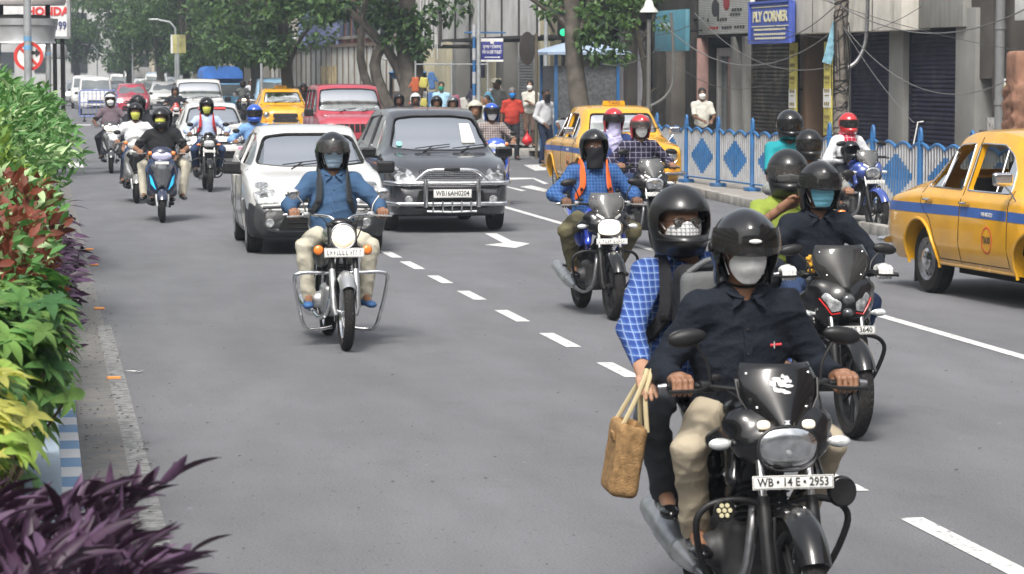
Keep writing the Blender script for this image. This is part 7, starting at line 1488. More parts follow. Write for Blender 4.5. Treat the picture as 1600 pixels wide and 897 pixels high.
cl = [((X*g.uniform(-4.2,1.2)+Vector((g.uniform(-1,1),g.uniform(-2,2),g.uniform(3.7,6.0))))[:], (.6,.6,.4)) for _ in range(30)]+[((X*g.uniform(-1.2,.6)+Vector((0,-.5,g.uniform(2.4,3.8))))[:], (.35,.35,.3)) for _ in range(8)]; crown(cl, 5200, .22, 5, [TL1,TL2,TL3], [.4,.3,.3], r)
zz = 92; r = empty('dark_tree', CW((455-800)/FPX*zz,zz,.1), 0, 'slim tree with a near-black trunk left of the violet building', 'tree'); branchy(r, [Vector((0,0,-.1)),X*-.06+Vector((0,0,1.2)),X*-.22+Vector((0,0,3)),X*-.30+Vector((0,0,6))],[.24,.2,.17,.13], [([X*-.15+Vector((0,0,2)),X*.3+Vector((0,0,3)),X*.8+Vector((0,0,3.6))],[.08,.06,.03])], BARK); cl = [((X*g.uniform(-2.0,.1)+Vector((0,g.uniform(-1,1),g.uniform(2.4,5.8))))[:], (.42,.42,.3)) for _ in range(16)]; crown(cl, 2600, .20, 6, [TL1,TL2,TL3], [.4,.3,.3], r)
zz = 63; r = empty('kerb_tree', CW((912-800)/FPX*zz,zz,.13), 0, 'leaning pale-barked tree standing in front of the booth', 'tree'); branchy(r, [Vector((0,0,-.1)),X*-.05+Vector((0,0,.9)),X*-.18+Vector((0,0,2.0)),X*-.27+Vector((0,0,3.4)),X*-.3+Vector((0,0,6))],[.30,.24,.20,.18,.14], [([X*-.2+Vector((0,0,2.6)),X*.1+Vector((0,0,3.4)),X*.35+Vector((0,0,4.4))],[.1,.08,.05]),([X*-.22+Vector((0,0,2.9)),X*-.7+Vector((0,0,3.3)),X*-1.3+Vector((0,0,3.7))],[.08,.06,.03])], BARKP)
cl = [((X*g.uniform(-1.6,1.0)+Vector((0,g.uniform(-.8,.8),g.uniform(3.1,4.8))))[:], (.35,.35,.25)) for _ in range(12)]+[((X*g.uniform(-.2,1.0)+Vector((0,-.3,g.uniform(2.15,3.2))))[:], (.28,.28,.2)) for _ in range(9)]; crown(cl, 1500, .15, 7, [TL1,TL3,TL2], [.35,.4,.25], r)
zz = 60; r = empty('thin_tree', CW((1006-800)/FPX*zz,zz,.13), 0, 'thin dark street tree with a light green side shoot by the fence', 'tree'); branchy(r, [Vector((0,0,-.1)),X*.0+Vector((0,0,1.0)),X*.03+Vector((0,0,2.0)),X*-.25+Vector((0,0,3.4)),X*-.4+Vector((0,0,5))],[.10,.085,.075,.06,.04], [([X*.02+Vector((0,0,1.3)),X*.15+Vector((0,0,1.6)),X*.3+Vector((0,0,1.7))],[.03,.02,.01]),([X*-.1+Vector((0,0,2.6)),X*.2+Vector((0,0,3.2)),X*.3+Vector((0,0,4.0))],[.05,.04,.02])], BARK)
cl = [((X*g.uniform(-.3,.4)+Vector((0,-.2,g.uniform(.9,1.15))))[:], (.14,.14,.10)) for _ in range(6)]+[((X*g.uniform(-1.2,.4)+Vector((0,0,g.uniform(2.4,3.9))))[:], (.25,.25,.18)) for _ in range(9)]; crown(cl, 900, .13, 8, [TL3,TL1], [.6,.4], r)
# --- left: traffic island shelter, no-turn sign, billboard, barricade
Z = 56; A = lambda px, py: (RGT*((px-35)/FPX*Z))+Vector((0,0,CAM_H+(105-py)/FPX*Z))
def left(name, label, cat, Z, px0): return empty(name, CW((px0-800)/FPX*Z, Z, 0), math.atan2(RGT.y,RGT.x), label, cat)
sg = left('no_turn_sign', 'round red ringed no-turn sign on a grey pole with blue bands', 'road sign', 56, 46); k = 56/FPX; zc = lambda py, Z=56: CAM_H+(105-py)/FPX*Z
m = MB(); m.tube([(0,0,0),(0,0,zc(-30))], .075, 14); m.build('pole', GP, sg); m = MB()
for z in (zc(61),zc(75)): m.tube([(0,0,z-.04),(0,0,z+.05)], .079, 14)
m.build('blue_band', M('band_lightblue',(.12,.30,.50),.6,dirt=.3), sg); zs = zc(88); m = MB(); m.lathe([(0,0),(.285,0),(.285,.02),(0,.02)], (0,.10,zs), (0,-1,0), 36, cap=False); pn = m.build('disc', PLT, sg); m = MB(); m.lathe([(.225,.0),(.225,.012),(.29,.012),(.29,.0),(.225,0)], (0,.078,zs), (0,-1,0), 40, cap=False); m.box((0,.072,zs),(.48,.012,.05),Matrix.Rotation(R(45),3,'Y')); m.build('red_ring', M('sign_red',(.55,.04,.03),.5), pn); m = MB(); m.box((.06,.074,zs+.07),(.20,.01,.06)); m.box((-.03,.074,zs-.03),(.06,.01,.22)); m.prism([(0,-.08),(.10,0),(0,.08)],(.14,.070,zs+.07),(1,0,0),(0,0,1),.008); m.build('turn_arrow', INK, pn)
sh = left('traffic_shelter', 'round silver traffic police shelter with tiered metal drums and red top', 'shelter', 58, 30); q = lambda px, Z=58: (px-30)/FPX*Z; zz_ = lambda py, Z=58: CAM_H+(105-py)/FPX*Z
SV = M('silver_sheet', (.42,.43,.44), .35, .6, var=.2, vs=3, dirt=.4)
m = MB(); m.lathe([(q(93),zz_(30)),(q(93),zz_(40)),(q(90),zz_(42)),(q(88),zz_(64)),(q(90),zz_(68)),(q(60),zz_(69))][::-1], (0,0,0), (0,0,1), 44, cap=True, sy=.8); m.build('drum', SV, sh); m = MB(); m.lathe([(q(86),zz_(29)),(q(70),zz_(24)),(0.05,zz_(23))], (0,0,0), (0,0,1), 40, cap=False, sy=.8); m.build('drum_top', M('drum_dark',(.12,.12,.12),.6), sh)
m = MB(); m.lathe([(.02,zz_(7)),(q(104),zz_(9)),(q(106),zz_(4)),(q(106),zz_(0)),(q(100),zz_(-6)),(.02,zz_(-10))], (0,0,0), (0,0,1), 40, cap=False, sy=.8); m.build('canopy', M('canopy_grey',(.35,.33,.32),.5), sh); m = MB(); m.lathe([(q(100),zz_(1)),(q(101),zz_(-14))], (0,0,0), (0,0,1), 40, cap=False, sy=.86); m.build('red_band', M('band_red',(.50,.05,.08),.5), sh)
for px in (3,80): m = MB(); m.tube([(q(px),-.2,zz_(68)),(q(px),-.2,0)], .055, 10); ps = m.build('post', SV, sh); m = MB(); m.tube([(q(px),-.2,zz_(86)),(q(px),-.2,zz_(83))], .06, 10); m.build('blue_band', MATS['band_lightblue'], ps)
for px in (5,78): m = MB(); m.tube([(q(px),0,zz_(28)),(q(px),0,zz_(7))], .05, 8); m.build('upper_post', BLK, sh)
s2 = left('small_shelter', 'smaller silver drum-topped shelter behind the no-turn sign', 'shelter', 66, 75); q2 = lambda px: (px-75)/FPX*66; z2 = lambda py: CAM_H+(105-py)/FPX*66
m = MB(); m.lathe([(q2(100),z2(92)),(q2(107),z2(90)),(q2(107),z2(74)),(q2(104),z2(70)),(.02,z2(68))], (0,0,0), (0,0,1), 36, sy=.8); m.build('drum', SV, s2)
for px in (102,48): m = MB(); m.tube([(q2(px),0,z2(92)),(q2(px),0,0)], .035, 8); m.build('post', SV, s2)
bb = left('billboard', 'white billboard ending in red DA over 199 behind the shelter', 'billboard', 61, 60); q3 = lambda px: (px-60)/FPX*61; z3 = lambda py: CAM_H+(105-py)/FPX*61
m = MB(); m.box(((q3(112)+q3(-60))/2,0,(z3(59)+z3(-40))/2),(q3(112)-q3(-60),.12,z3(-40)-z3(59))); m.build('panel', M('board_white',(.60,.60,.60),.5,dirt=.1), bb); m = MB(); m.box((q3(111),-.02,(z3(59)+z3(-40))/2),(.07,.16,z3(-40)-z3(59))); m.box((0,-.02,z3(59)),(q3(112)*2,.16,.05)); m.build('frame', SV, bb)
text('lettering', 'HONDA', .24, M('letter_red',(.55,.04,.04),.5), bb, face_mx((q3(79),-.07,z3(19)),(1,0,0),(0,0,1)), .005, bold=.010, sx=1.0); text('lettering', '199', .24, M('letter_navy',(.04,.05,.16),.5), bb, face_mx((q3(98),-.07,z3(41)),(1,0,0),(0,0,1)), .005, bold=.004, sx=.72)
for px in (88,100): m = MB(); m.tube([(q3(px),0,z3(59)),(q3(px),0,0)], .045, 8); m.build('post', BLK, bb)
bc = left('barricade', 'blue steel crowd barricade standing at the end of the median', 'barricade', 118, 155); BB = M('barrier_blue',(.12,.16,.40),.5); qb = lambda px: (px-155)/FPX*118
m = MB(); m.tube([(qb(126),0,.22),(qb(126),0,1.22),(qb(129),0,1.30),(qb(181),0,1.30),(qb(184),0,1.22),(qb(184),0,.22),(qb(126),0,.22)], .03, 8); m.build('frame', BB, bc); m = MB()
for t in np.linspace(0,1,10)[1:-1]: x = qb(126)+(qb(184)-qb(126))*t; m.tube([(x,0,.22),(x,0,1.28)], .014, 6)
m.tube([(qb(126),0,.8),(qb(184),0,.8)], .018, 6); m.build('bars', BB, bc); m = MB()
for px in (133,178): m.tube([(qb(px),0,.3),(qb(px),0,.0)], .03, 6); m.tube([(qb(px),-.4,.03),(qb(px),.4,.03)], .03, 6)
m.build('foot', BLK, bc)
bn = left('banner', 'yellow and green banner on a grey mast among the trees', 'banner', 132, 280); m = MB(); m.tube([(0,0,0),(0,0,zc(56,132))], .07, 8); m.build('mast', GP, bn); m = MB(); m.box((.05,0,zc(69,132)),(.62,.12,.85),None,.02); m.build('panel', M('banner_mix',(.45,.42,.16),.6,var=.5,vs=2), bn); m = MB(); m.box((-.28,-.01,zc(69,132)),(.1,.14,.87)); m.build('frame', PLT, bn)
# arm lamps over the road
for i, (px, py, Z, d) in enumerate(((262,35,135,-1),(195,52,170,-1),(140,72,200,-1),(405,66,100,1))):
    z_ = zc(py, Z); r = left('street_lamp', ['long-armed street lamp over the traffic queue','second hazy arm lamp farther down the street','farthest hazy arm lamp near the teal bus','grey curved street light left of the dark trunk'][i], 'street lamp', Z, px+ (14 if d < 0 else 5)); r['group'] = 'arm lamps along the far road'; m = MB(); m.tube([(0,0,0),(0,0,z_-.3),(d*.25,0,z_),(d*.9,0,z_+.12)], .05, 8); m.build('mast', GP, r); m = MB(); m.box((d*1.0,0,z_+.12),(.5,.14,.09),None,.03); m.build('lamp_head', ALU, r)
# goods hung on the far fence, tarpaulin stall
st_ = CW((706-800)/FPX*79, 79, .13); mk = empty('clothes_stall', st_, math.atan2(RGT.y,RGT.x), 'street stall hung with coloured shirts and bags by the far fence', 'stall'); m = MB()
for x in (-1.0,.0,1.0): m.tube([(x,0,0),(x,0,2.3)], .025, 6)
m.tube([(-1.0,0,2.2),(1.0,0,2.2)], .02, 6); m.build('rack', GP, mk); g = random.Random(12)
cols = [(.36,.09,.04),(.42,.38,.1),(.06,.13,.28),(.3,.04,.05),(.05,.2,.12),(.3,.08,.14),(.42,.41,.38),(.03,.03,.05),(.28,.17,.09),(.08,.22,.33)]
for i in range(13):
    x = -1.0+2.0*(i%10)/9; zt = (1.42 if i < 10 else 1.9)+g.uniform(-.15,.1); h_ = g.uniform(.3,.6); S = SDF(.03); S.box((x,-.03*(i%3),zt-h_/2),(g.uniform(.07,.13),.04,h_/2),.03,.03,Matrix.Rotation(g.uniform(-.15,.15),3,'Y')); S.cone((x-.06,0,zt-.1),(x-.17,0,zt-.28),.04,.035,.02); S.cone((x+.06,0,zt-.1),(x+.17,0,zt-.28),.04,.035,.02); sdfobj(S, 'garment', M('cloth_%d'%(i%10) if False else ['cloth_orange','cloth_yellow','cloth_blue','cloth_red','cloth_green','cloth_pink','cloth_white','cloth_black','cloth_tan','cloth_cyan'][i%10], cols[i%10], .85), mk, .008, i)
tp_ = empty('tarpaulin_stall', CW((638-800)/FPX*92,92,.13), math.atan2(RGT.y,RGT.x), 'stall roofed with a sagging blue tarpaulin left of the cream pillars', 'stall'); m = MB(); v = []; n = 8
for j in range(n+1):
    for i in range(n+1): x = -.6+1.2*i/n; y = -.7+1.4*j/n; v.append((x,y,1.95+.12*math.sin(i*1.1)*math.sin(j*.9)-.18*(j/n)))
m.add(v, [(j*(n+1)+i,j*(n+1)+i+1,(j+1)*(n+1)+i+1,(j+1)*(n+1)+i) for j in range(n) for i in range(n)]); m.build('tarpaulin', M('tarp_blue',(.05,.16,.34),.6,var=.3,vs=5), tp_); m = MB()
for x in (-.55,.55): m.tube([(x,-.6,0),(x,-.6,1.9)], .03, 6); m.tube([(x,.6,0),(x,.6,1.9)], .03, 6)
m.build('pole', BLK, tp_); m = MB(); m.box((0,0,.5),(1.1,.9,1.0),None,.03); m.build('counter', M('cloth_navy',(.03,.03,.05),.9), tp_)
# haze
hz = MB(); hz.box((0,470,10.5),(1040,1100,23.0)); hz_o = hz.build('haze', M('tmp_haze'), None, 0); tag(hz_o, 'thin grey traffic haze over the street', None, None, 'stuff')
hm = bpy.data.materials.new('haze_air'); hm.use_nodes = True; t = hm.node_tree; t.nodes.clear(); o_ = t.nodes.new('ShaderNodeOutputMaterial'); pv = t.nodes.new('ShaderNodeVolumePrincipled'); pv.inputs['Density'].default_value = .0009; pv.inputs['Color'].default_value = (.78,.88,1.0,1); pv.inputs['Anisotropy'].default_value = .3; t.links.new(pv.outputs[0], o_.inputs['Volume']); hz_o.data.materials.clear(); hz_o.data.materials.append(hm)
# ================================================================ traffic and people
def veh(px, py, off, dyaw=0):
    rz = R(-90+dyaw); f = Vector((math.cos(rz), math.sin(rz), 0)); return G(px,py)-f*off, rz
def cloth(name, col, **k): k.setdefault('bump', .25); k.setdefault('bs', 30); return M(name, col, .85, var=k.pop('var', .12), vs=8, **k)
NAVY = cloth('shirt_black', (.010,.013,.020), bump=.35, bs=45); KHAKI = cloth('trouser_khaki', (.36,.31,.23)); GREYT = cloth('trouser_grey', (.06,.065,.075)); CREAMT = cloth('trouser_cream', (.50,.47,.38)); OLIVE = cloth('trouser_olive', (.115,.105,.06)); JEAN = cloth('jeans', (.03,.05,.11)); DKT = cloth('trouser_dark', (.02,.022,.028)); BROWNT = cloth('trouser_brown', (.10,.07,.055))
KURTA = cloth('kurta_blue', (.045,.092,.175)); WHT = cloth('shirt_white', (.60,.61,.63)); LBL = cloth('shirt_pale_blue', (.38,.46,.64)); LB2 = cloth('shirt_light_blue', (.30,.48,.62)); BT = cloth('tshirt_black', (.018,.018,.02)); MAUVE = cloth('shirt_mauve', (.14,.105,.125)); REDS = cloth('shirt_red', (.40,.045,.03)); GRYS = cloth('shirt_grey', (.22,.23,.22)); TEAL = cloth('shirt_teal', (.02,.26,.30)); NVS = cloth('shirt_navy', (.03,.05,.15)); HIV = cloth('vest_yellowgreen', (.22,.28,.05)); BEIGE = cloth('shirt_beige', (.50,.49,.44)); BAGB = cloth('bag_black', (.020,.020,.023)); BAGG = cloth('bag_grey', (.13,.135,.14)); ORB = cloth('strap_orange', (.78,.14,.035)); BLS = cloth('shirt_sky', (.16,.30,.55))
MW = M('mask_white', (.84,.84,.82), .8, var=.05, bump=.1, bs=60); MB_ = M('mask_blue', (.30,.40,.50), .8, var=.06, bump=.1); MT = M('mask_cyan', (.18,.46,.58), .8, var=.06); MY = M('mask_yellow', (.50,.52,.10), .8, var=.08); MK = M('mask_black', (.015,.015,.018), .8); MG = M('mask_green', (.03,.30,.20), .8); MB2 = M('mask_bright_blue', (.03,.22,.60), .8); GRYM = M('mask_grey', (.33,.33,.32), .8)
HB = M('helmet_black', (.006,.006,.007), .14, var=.2, coat=.7, spec=.4, dirt=.05, dirtcol=(.06,.06,.06)); HM = M('helmet_matt', (.012,.012,.013), .30, var=.25, vs=12, coat=.2, dirt=.12, spec=.4, dirtcol=(.06,.06,.06)); HR = M('helmet_red', (.42,.012,.015), .15, coat=1, dirt=.15, dirtcol=(.2,.03,.03)); HW = M('helmet_white', (.62,.62,.63), .2, coat=1); HBL = M('helmet_blue', (.02,.08,.42), .15, coat=1); HS = M('helmet_silver', (.12,.125,.13), .18, .4, var=.8, vs=8, coat=1); HC = M('helmet_cream', (.45,.44,.36), .3)
CHK = plaid('check_mask', (.6,.6,.6), (.02,.02,.03), (.6,.6,.6), 62, thick=.5); PLB = plaid('plaid_blue', (.055,.12,.33), (.018,.04,.18), (.24,.31,.46), 36, thick=.5, bump=.35); PLB2 = plaid('plaid_blue_small', (.035,.10,.26), (.018,.05,.16), (.07,.15,.33), 34, thick=.3); PLD = plaid('plaid_dark', (.025,.022,.05), (.015,.012,.03), (.26,.25,.32), 15, thick=.5); PLBR = plaid('plaid_brown', (.30,.25,.24), (.08,.06,.06), (.42,.38,.36), 26, thick=.4)
GLOVE = M('glove_white', (.58,.58,.56), .8, bump=.3, bs=90)
# ---------- nearest pair
loc, rz = veh(1243,1046,.67,1.2)
bike('black motorcycle with white-stickered windscreen nearest the camera', loc, rz, dict(kind='street', paint=BLKG, plate='WB • 14 E • 2953', lit=False, sticker=True, pilot=True, spot=True, silmat=ALU, pw=.315, fendermat=BLKG), 'motorcycles in the traffic')
J = rider(lean=.20, hyaw=-.02, hpitch=.12, knee=(1,.50,.30), seat=(-.22,.80), peg=(.0,.20,.33), spine=.47, elb=(-.5,.55,-.9))
person('person in a black shirt and white N95 mask riding the nearest motorcycle', loc, rz, J, dict(shirt=NAVY, pants=KHAKI, shoe=BLKG, skin=SKIN, helmet=('open', HB, VISD, 8), mask=('n95', MW), seed=3, fat=1.08, loose=1.25, badge=1), .0085, 'riders in the traffic')
Jp = rider(seat=(-.66,.89), lean=.10, hyaw=.05, lat=-.10, peg=(-.44,.17,.42), knee=(1,.42,.25), spine=.47, hand=dict(R=(-.20,-.39,1.06), L=(-.42,.26,1.02)), elb=(-.6,.9,-.6)); Jp['head'] = Jp['head']+Vector((.02,-.05,-.01))
person('person in a blue checked shirt and spectacles riding pillion with a brown bag', loc, rz, Jp, dict(shirt=PLB, pants=GREYT, shoe=BLKG, skin=M('skin_light',(.34,.19,.12),.5), helmet=('full', HM, None, 0), mask=('n95', CHK), glasses=VISC, hsc=.95, seed=8, placket=0), .0085, 'riders in the traffic')
backpack('black and grey backpack wedged between the nearest two riders', loc, rz, Jp, BAGB, BAGB, None, (.10,.15,.20))
fr_ = loc.copy(); X = Matrix.Translation(loc) @ Matrix.Rotation(rz, 4, 'Z'); o = empty('backpack', loc, rz, 'grey panelled backpack on the back of the nearest black-shirted rider', 'backpack'); S = SDF(.010); S.box((-.40,-.06,1.28), (.08,.15,.17), .05, .02); bgb = sdfobj(S, 'bag_body', BAGB, o, .004); S = SDF(.010); S.box((-.37,-.10,1.30), (.07,.10,.13), .04, .02); sdfobj(S, 'panel', BAGG, bgb); mm_ = MB(); mm_.tube([(-.33,-.17,1.42),(-.31,-.08,1.475),(-.31,.02,1.44)], .012, 8, smooth=4); mm_.build('piping', BAGG, bgb)
# brown woven bag in the pillion's hand
wr = X @ Jp['wR']; bag = empty('tote_bag', (wr.x+.0, wr.y-.10, wr.z-.94), rz, 'brown jute bag with cream handles hanging from the pillion rider\'s hand', 'bag')
S = SDF(.008); S.box((0,0,.575), (.105,.060,.15), .03, .02, Matrix.Rotation(.10,3,'X')); S.box((0,0,.74), (.085,.035,.06), .01, .01, op='s'); jt = M('jute', (.27,.165,.075), .9, var=.35, vs=40, bump=.5, bs=160); sdfobj(S, 'bag_body', jt, bag, .003, 2, 1, 14); m = MB(); m.tube([(-.06,-.055,.70),(-.04,-.02,.84),(-.0,.0,.935),(.04,-.02,.84),(.06,-.055,.70)], .006, 8, smooth=4, sq=1.6); m.tube([(-.06,.05,.70),(-.04,.01,.84),(-.0,.02,.94),(.04,.01,.84),(.06,.05,.70)], .006, 8, smooth=4, sq=1.6); m.build('handle', M('handle_cream',(.48,.40,.24),.85), bag); m = MB(); m.box((.03,-.075,.655),(.06,.012,.035),Matrix.Rotation(.4,3,'X'),.004); m.build('flap', jt, bag)
hp_ = Vector((0,0,.94)); Q_ = Euler((R(-14),R(4),rz)).to_matrix(); bag.location = bag.location+hp_-Q_ @ hp_; bag.rotation_euler = (R(-14),R(4),rz)
# red pen in the pocket, thread round the wrist
pp_ = empty('pen', loc, rz, 'red pen clipped in the breast pocket of the black shirt', 'pen'); m = MB(); c0 = J['P']+J['u']*.315+J['f']*.153+Vector((0,.085,0)); m.tube([c0, c0+Vector((.002,.045,.004))], .0055, 8); m.build('barrel', M('pen_red',(.55,.03,.04),.3), pp_); m = MB(); m.tube([c0+Vector((.006,.015,.016)), c0+Vector((.009,.014,-.012))], .003, 6); m.build('clip', CHR, pp_)
# ---------- black fairing motorcycle with gloved rider
loc, rz = veh(1333,685,.67,1.5)
bike('black fairing motorcycle with red trim and plate WB 26BE 3640', loc, rz, dict(kind='sport', paint=BLKG, screenmat=glass('screen_smoke',(.10,.10,.11),.15,(.2,.2,.2)), plate='WB 26BE 3640', pw=.30, grip=(.30,.31,.98)), 'motorcycles in the traffic')
J1 = rider(lean=.30, grip=(.30,.31,.98), hyaw=.05, seat=(-.24,.80), knee=(1,.45,.3), spine=.45)
person('person in a black shirt, pale blue mask and white gloves on the red-trimmed motorcycle', loc, rz, J1, dict(shirt=NAVY, pants=JEAN, glove=GLOVE, skin=SKIN2, helmet=('open', HM, VISD, 2), mask=('surg', MT), seed=5, fat=1.05), .0105, 'riders in the traffic')
J2 = rider(seat=(-.62,.88), lean=.12, lat=-.07, peg=(-.42,.22,.42), hyaw=-.1, spine=.42, hand=dict(R=(-.22,-.20,1.36), L=(-.45,.2,1.0)), elb=(-.5,.9,-.8)); 
person('person in a yellow-green top riding pillion with a hand on the gloved rider\'s shoulder', loc, rz, J2, dict(shirt=HIV, sleeve='short', pants=DKT, skin=SKIN, helmet=('full', HM, VISC, 0), mask=('surg', GRYM), seed=6, placket=0), .0115, 'riders in the traffic')
gd = empty('garland', X @ Vector((0,0,0)), rz, 'small golden tinsel garland tied to the handlebar of the red-trimmed motorcycle', 'garland'); gd.location = loc; m = MB(); g = random.Random(3)
for k in range(40): m.ell((.33+g.uniform(-.02,.02), -.165+g.uniform(-.03,.03), 1.04+g.uniform(-.05,.05)), (.012,.012,.012), None, 6, 4)
m.build('tinsel', M('gold',(.70,.40,.05),.35,.4), gd)
# ---------- pair in teal hidden behind
loc, rz = veh(1296,470,.67,1); bike('mostly hidden motorcycle of the teal-shirted pair', loc, rz, dict(kind='commuter'), 'motorcycles in the traffic')
person('person in a black visored helmet riding in front of the teal shirt', loc, rz, rider(lean=.2, spine=.42), dict(shirt=GRYS, pants=JEAN, helmet=('full', HM, VISD, 0), seed=2), .014, 'riders in the traffic')
person('person in a teal shirt with bare arms riding pillion', loc, rz, rider(seat=(-.62,.90), lat=-.06, lean=.05, peg=(-.42,.22,.42), hand=dict(R=(-.32,-.30,.95), L=(-.3,.28,.95)), spine=.50, elb=(-.8,1,-.3)), dict(shirt=TEAL, sleeve='short', pants=DKT, skin=SKIN2, helmet=('full', HB, VISD, 0), seed=4, fat=1.15), .014, 'riders in the traffic')
# ---------- blue-flanked motorcycle with the orange straps
loc, rz = veh(958,500,.67,1.5)
BB_ = M('paint_blue', (.02,.06,.55), .2, coat=1)
bike('black and blue motorcycle with lit lamp under the orange-strapped rider', loc, rz, dict(kind='street', paint=BLKG, tank=BB_, accent=BB_, shroudmat=BB_, lit=True, silmat=ALU, ind=LENS, fendermat=BLKG, screenmat=glass('screen_grey',(.25,.25,.26),.3,(.3,.3,.3))), 'motorcycles in the traffic')
J = rider(lean=.10, hyaw=0, knee=(1,.65,.3), seat=(-.22,.80)); person('person in a blue checked shirt with orange backpack straps and black helmet', loc, rz, J, dict(shirt=PLB2, pants=OLIVE, skin=SKIN2, helmet=('open', HB, None, 0), mask=('scarf', MK), seed=9, fat=1.18, loose=1.2), .0105, 'riders in the traffic'); backpack('backpack with bright orange shoulder straps on the blue-shirted rider', loc, rz, J, BAGB, ORB)
# ---------- red helmets
loc, rz = veh(1027,393,.67,4)
bike('black motorcycle carrying the two red-helmeted riders', loc, rz, dict(kind='street', paint=BLKG, fendermat=BLKG, screenmat=glass('screen_grey',(.25,.25,.26),.3)), 'motorcycles in the traffic')
person('person in a dark checked shirt and shiny red helmet steering the motorcycle', loc, rz, rider(lean=.14, spine=.44), dict(shirt=PLD, pants=JEAN, skin=SKIN, helmet=('open', HR, VISC, 0), mask=('n95', MW), seed=10), .013, 'riders in the traffic')
person('person in a red helmet with a pale lilac scarf riding pillion', loc, rz, rider(seat=(-.62,.88), lat=-.22, lean=.06, peg=(-.42,.22,.42), hand=dict(R=(-.3,-.3,.95), L=(-.25,.1,1.05)), spine=.43), dict(shirt=NVS, pants=DKT, skin=SKIN, helmet=('open', HR, VISD, 0), scarf=cloth('scarf_lilac',(.45,.43,.62)), mask=('scarf', MATS['scarf_lilac']), seed=11), .014, 'riders in the traffic')
# ---------- blue motorcycle waiting at the kerb
loc, rz = veh(1370,365,.67,12)
bike('blue motorcycle standing by the pavement kerb', loc, rz, dict(kind='street', paint=M('paint_navy',(.03,.06,.26),.2,coat=1), fendermat=MATS['paint_navy'], accent=BLKG, screenmat=glass('screen_grey',(.25,.25,.26),.3), guard=0), 'motorcycles in the traffic')
person('person in a red helmet and red dotted scarf sitting on the blue motorcycle', loc, rz, rider(lean=-.02, spine=.40, peg=(.0,.20,.33), hand=dict(R=(.02,-.15,.97), L=(.05,.2,.98))), dict(shirt=WHT, pants=DKT, skin=SKIN2, helmet=('full', HR, VISD, 0), scarf=plaid('scarf_red',(.45,.015,.05),(.45,.015,.05),(.6,.5,.5),17,thick=.05), seed=12), .013, 'riders in the traffic')
V, F = helmet_geo('full', .010); he = meshobj('helmet', V, F, HB, None, 180); X = Matrix.Translation(loc) @ Matrix.Rotation(rz, 4, 'Z'); he.matrix_world = X @ Matrix.Translation((.14,-.13,1.08)) @ Matrix.Rotation(-.3,4,'Y'); tag(he, 'spare black helmet resting on the tank of the blue motorcycle', 'helmet')
# ---------- cruiser
loc, rz = veh(541,548,.68,.5)
SIL = M('silver_paint', (.33,.34,.35), .28, .5, coat=.7); bike('classic round-headlamp motorcycle with wide chrome crash bars', loc, rz, dict(kind='cruiser', paint=M('paint_greygreen',(.16,.17,.15),.25,.3,coat=.8), fendermat=SIL, lit=True, grip=(.17,.36,1.06)), 'motorcycles in the traffic')
for o in bpy.data.objects:
    if o.parent and o.parent.get('label','').startswith('classic round') and o.name.startswith('headlight'):
        for ch in o.children:
            if ch.name.startswith('lens'): ch.data.materials.clear(); ch.data.materials.append(LITW)
J = rider(lean=.02, grip=(.17,.36,1.06), seat=(-.28,.80), knee=(1,.52,.3), peg=(.10,.23,.30), spine=.48, hpitch=-.02)
person('person in a blue kurta, sunglasses and pale mask on the chrome-barred motorcycle', loc, rz, J, dict(shirt=KURTA, pants=CREAMT, shoe=M('shoe_blue',(.03,.10,.25),.6), skin=SKIN, helmet=('open', HB, VISC, 6), mask=('surg', MB_), glasses=VISD, hem=1, seed=14, fat=1.1, loose=1.35, hsc=1.06), .0105, 'riders in the traffic')
backpack('grey backpack with dark straps on the kurta-wearing rider', loc, rz, J, BAGG, M('strap_dark',(.035,.04,.045),.8))
# ---------- scooters on the left
loc, rz = veh(254,348,.64,-1.5); CY = M('cyan_lamp', (.03,.45,.75), .15, coat=1, emit=(.05,.5,.9), es=.25)
scooter('black scooter with cyan side lamps ridden by the black T-shirt', loc, rz, dict(paint=M('paint_dark_blue',(.012,.018,.045),.18,coat=1), accent=M('paint_grey',(.10,.105,.115),.25,.4,coat=1), sidelamp=CY, lamp=M('lamp_violet',(.55,.55,.75),.1,.3,coat=1)), 'scooters in the traffic')
person('person in a black T-shirt and black full-face helmet on the cyan-lamped scooter', loc, rz, rider(lean=.02, seat=(-.12,.78), grip=(.25,.31,1.0), peg=(.14,.13,.29), knee=(1,.2,.3), spine=.45, hyaw=-.2), dict(shirt=BT, sleeve='short', pants=JEAN, skin=SKIN, helmet=('full', HM, None, 0), mask=('surg', MY), seed=15, fat=1.12), .014, 'riders in the traffic')
person('person with a dark helmet and cream trousers hidden behind the black T-shirt', loc, rz, rider(seat=(-.52,.82), lat=.05, lean=.04, peg=(-.05,.28,.30), knee=(1,.8,.1), hand=dict(R=(-.2,-.2,.95), L=(-.2,.25,.95)), spine=.42, hyaw=.2), dict(shirt=DKT, pants=CREAMT, skin=SKIN2, helmet=('open', HB, None, 0), seed=16), .016, 'riders in the traffic')
loc, rz = veh(214,318,.64,-1); scooter('grey scooter with an orange lamp half hidden by the cyan-lamped one', loc, rz, dict(paint=M('paint_warm_grey',(.20,.20,.19),.25,.3,coat=1)), 'scooters in the traffic')
person('person in a white shirt and yellow mask on the half-hidden grey scooter', loc, rz, rider(lean=.04, seat=(-.12,.78), grip=(.25,.31,1.0), peg=(.14,.13,.29), knee=(1,.2,.3), spine=.45), dict(shirt=WHT, pants=JEAN, skin=SKIN, helmet=('open', HM, None, 0), mask=('surg', MY), seed=17, fat=1.05), .015, 'riders in the traffic')
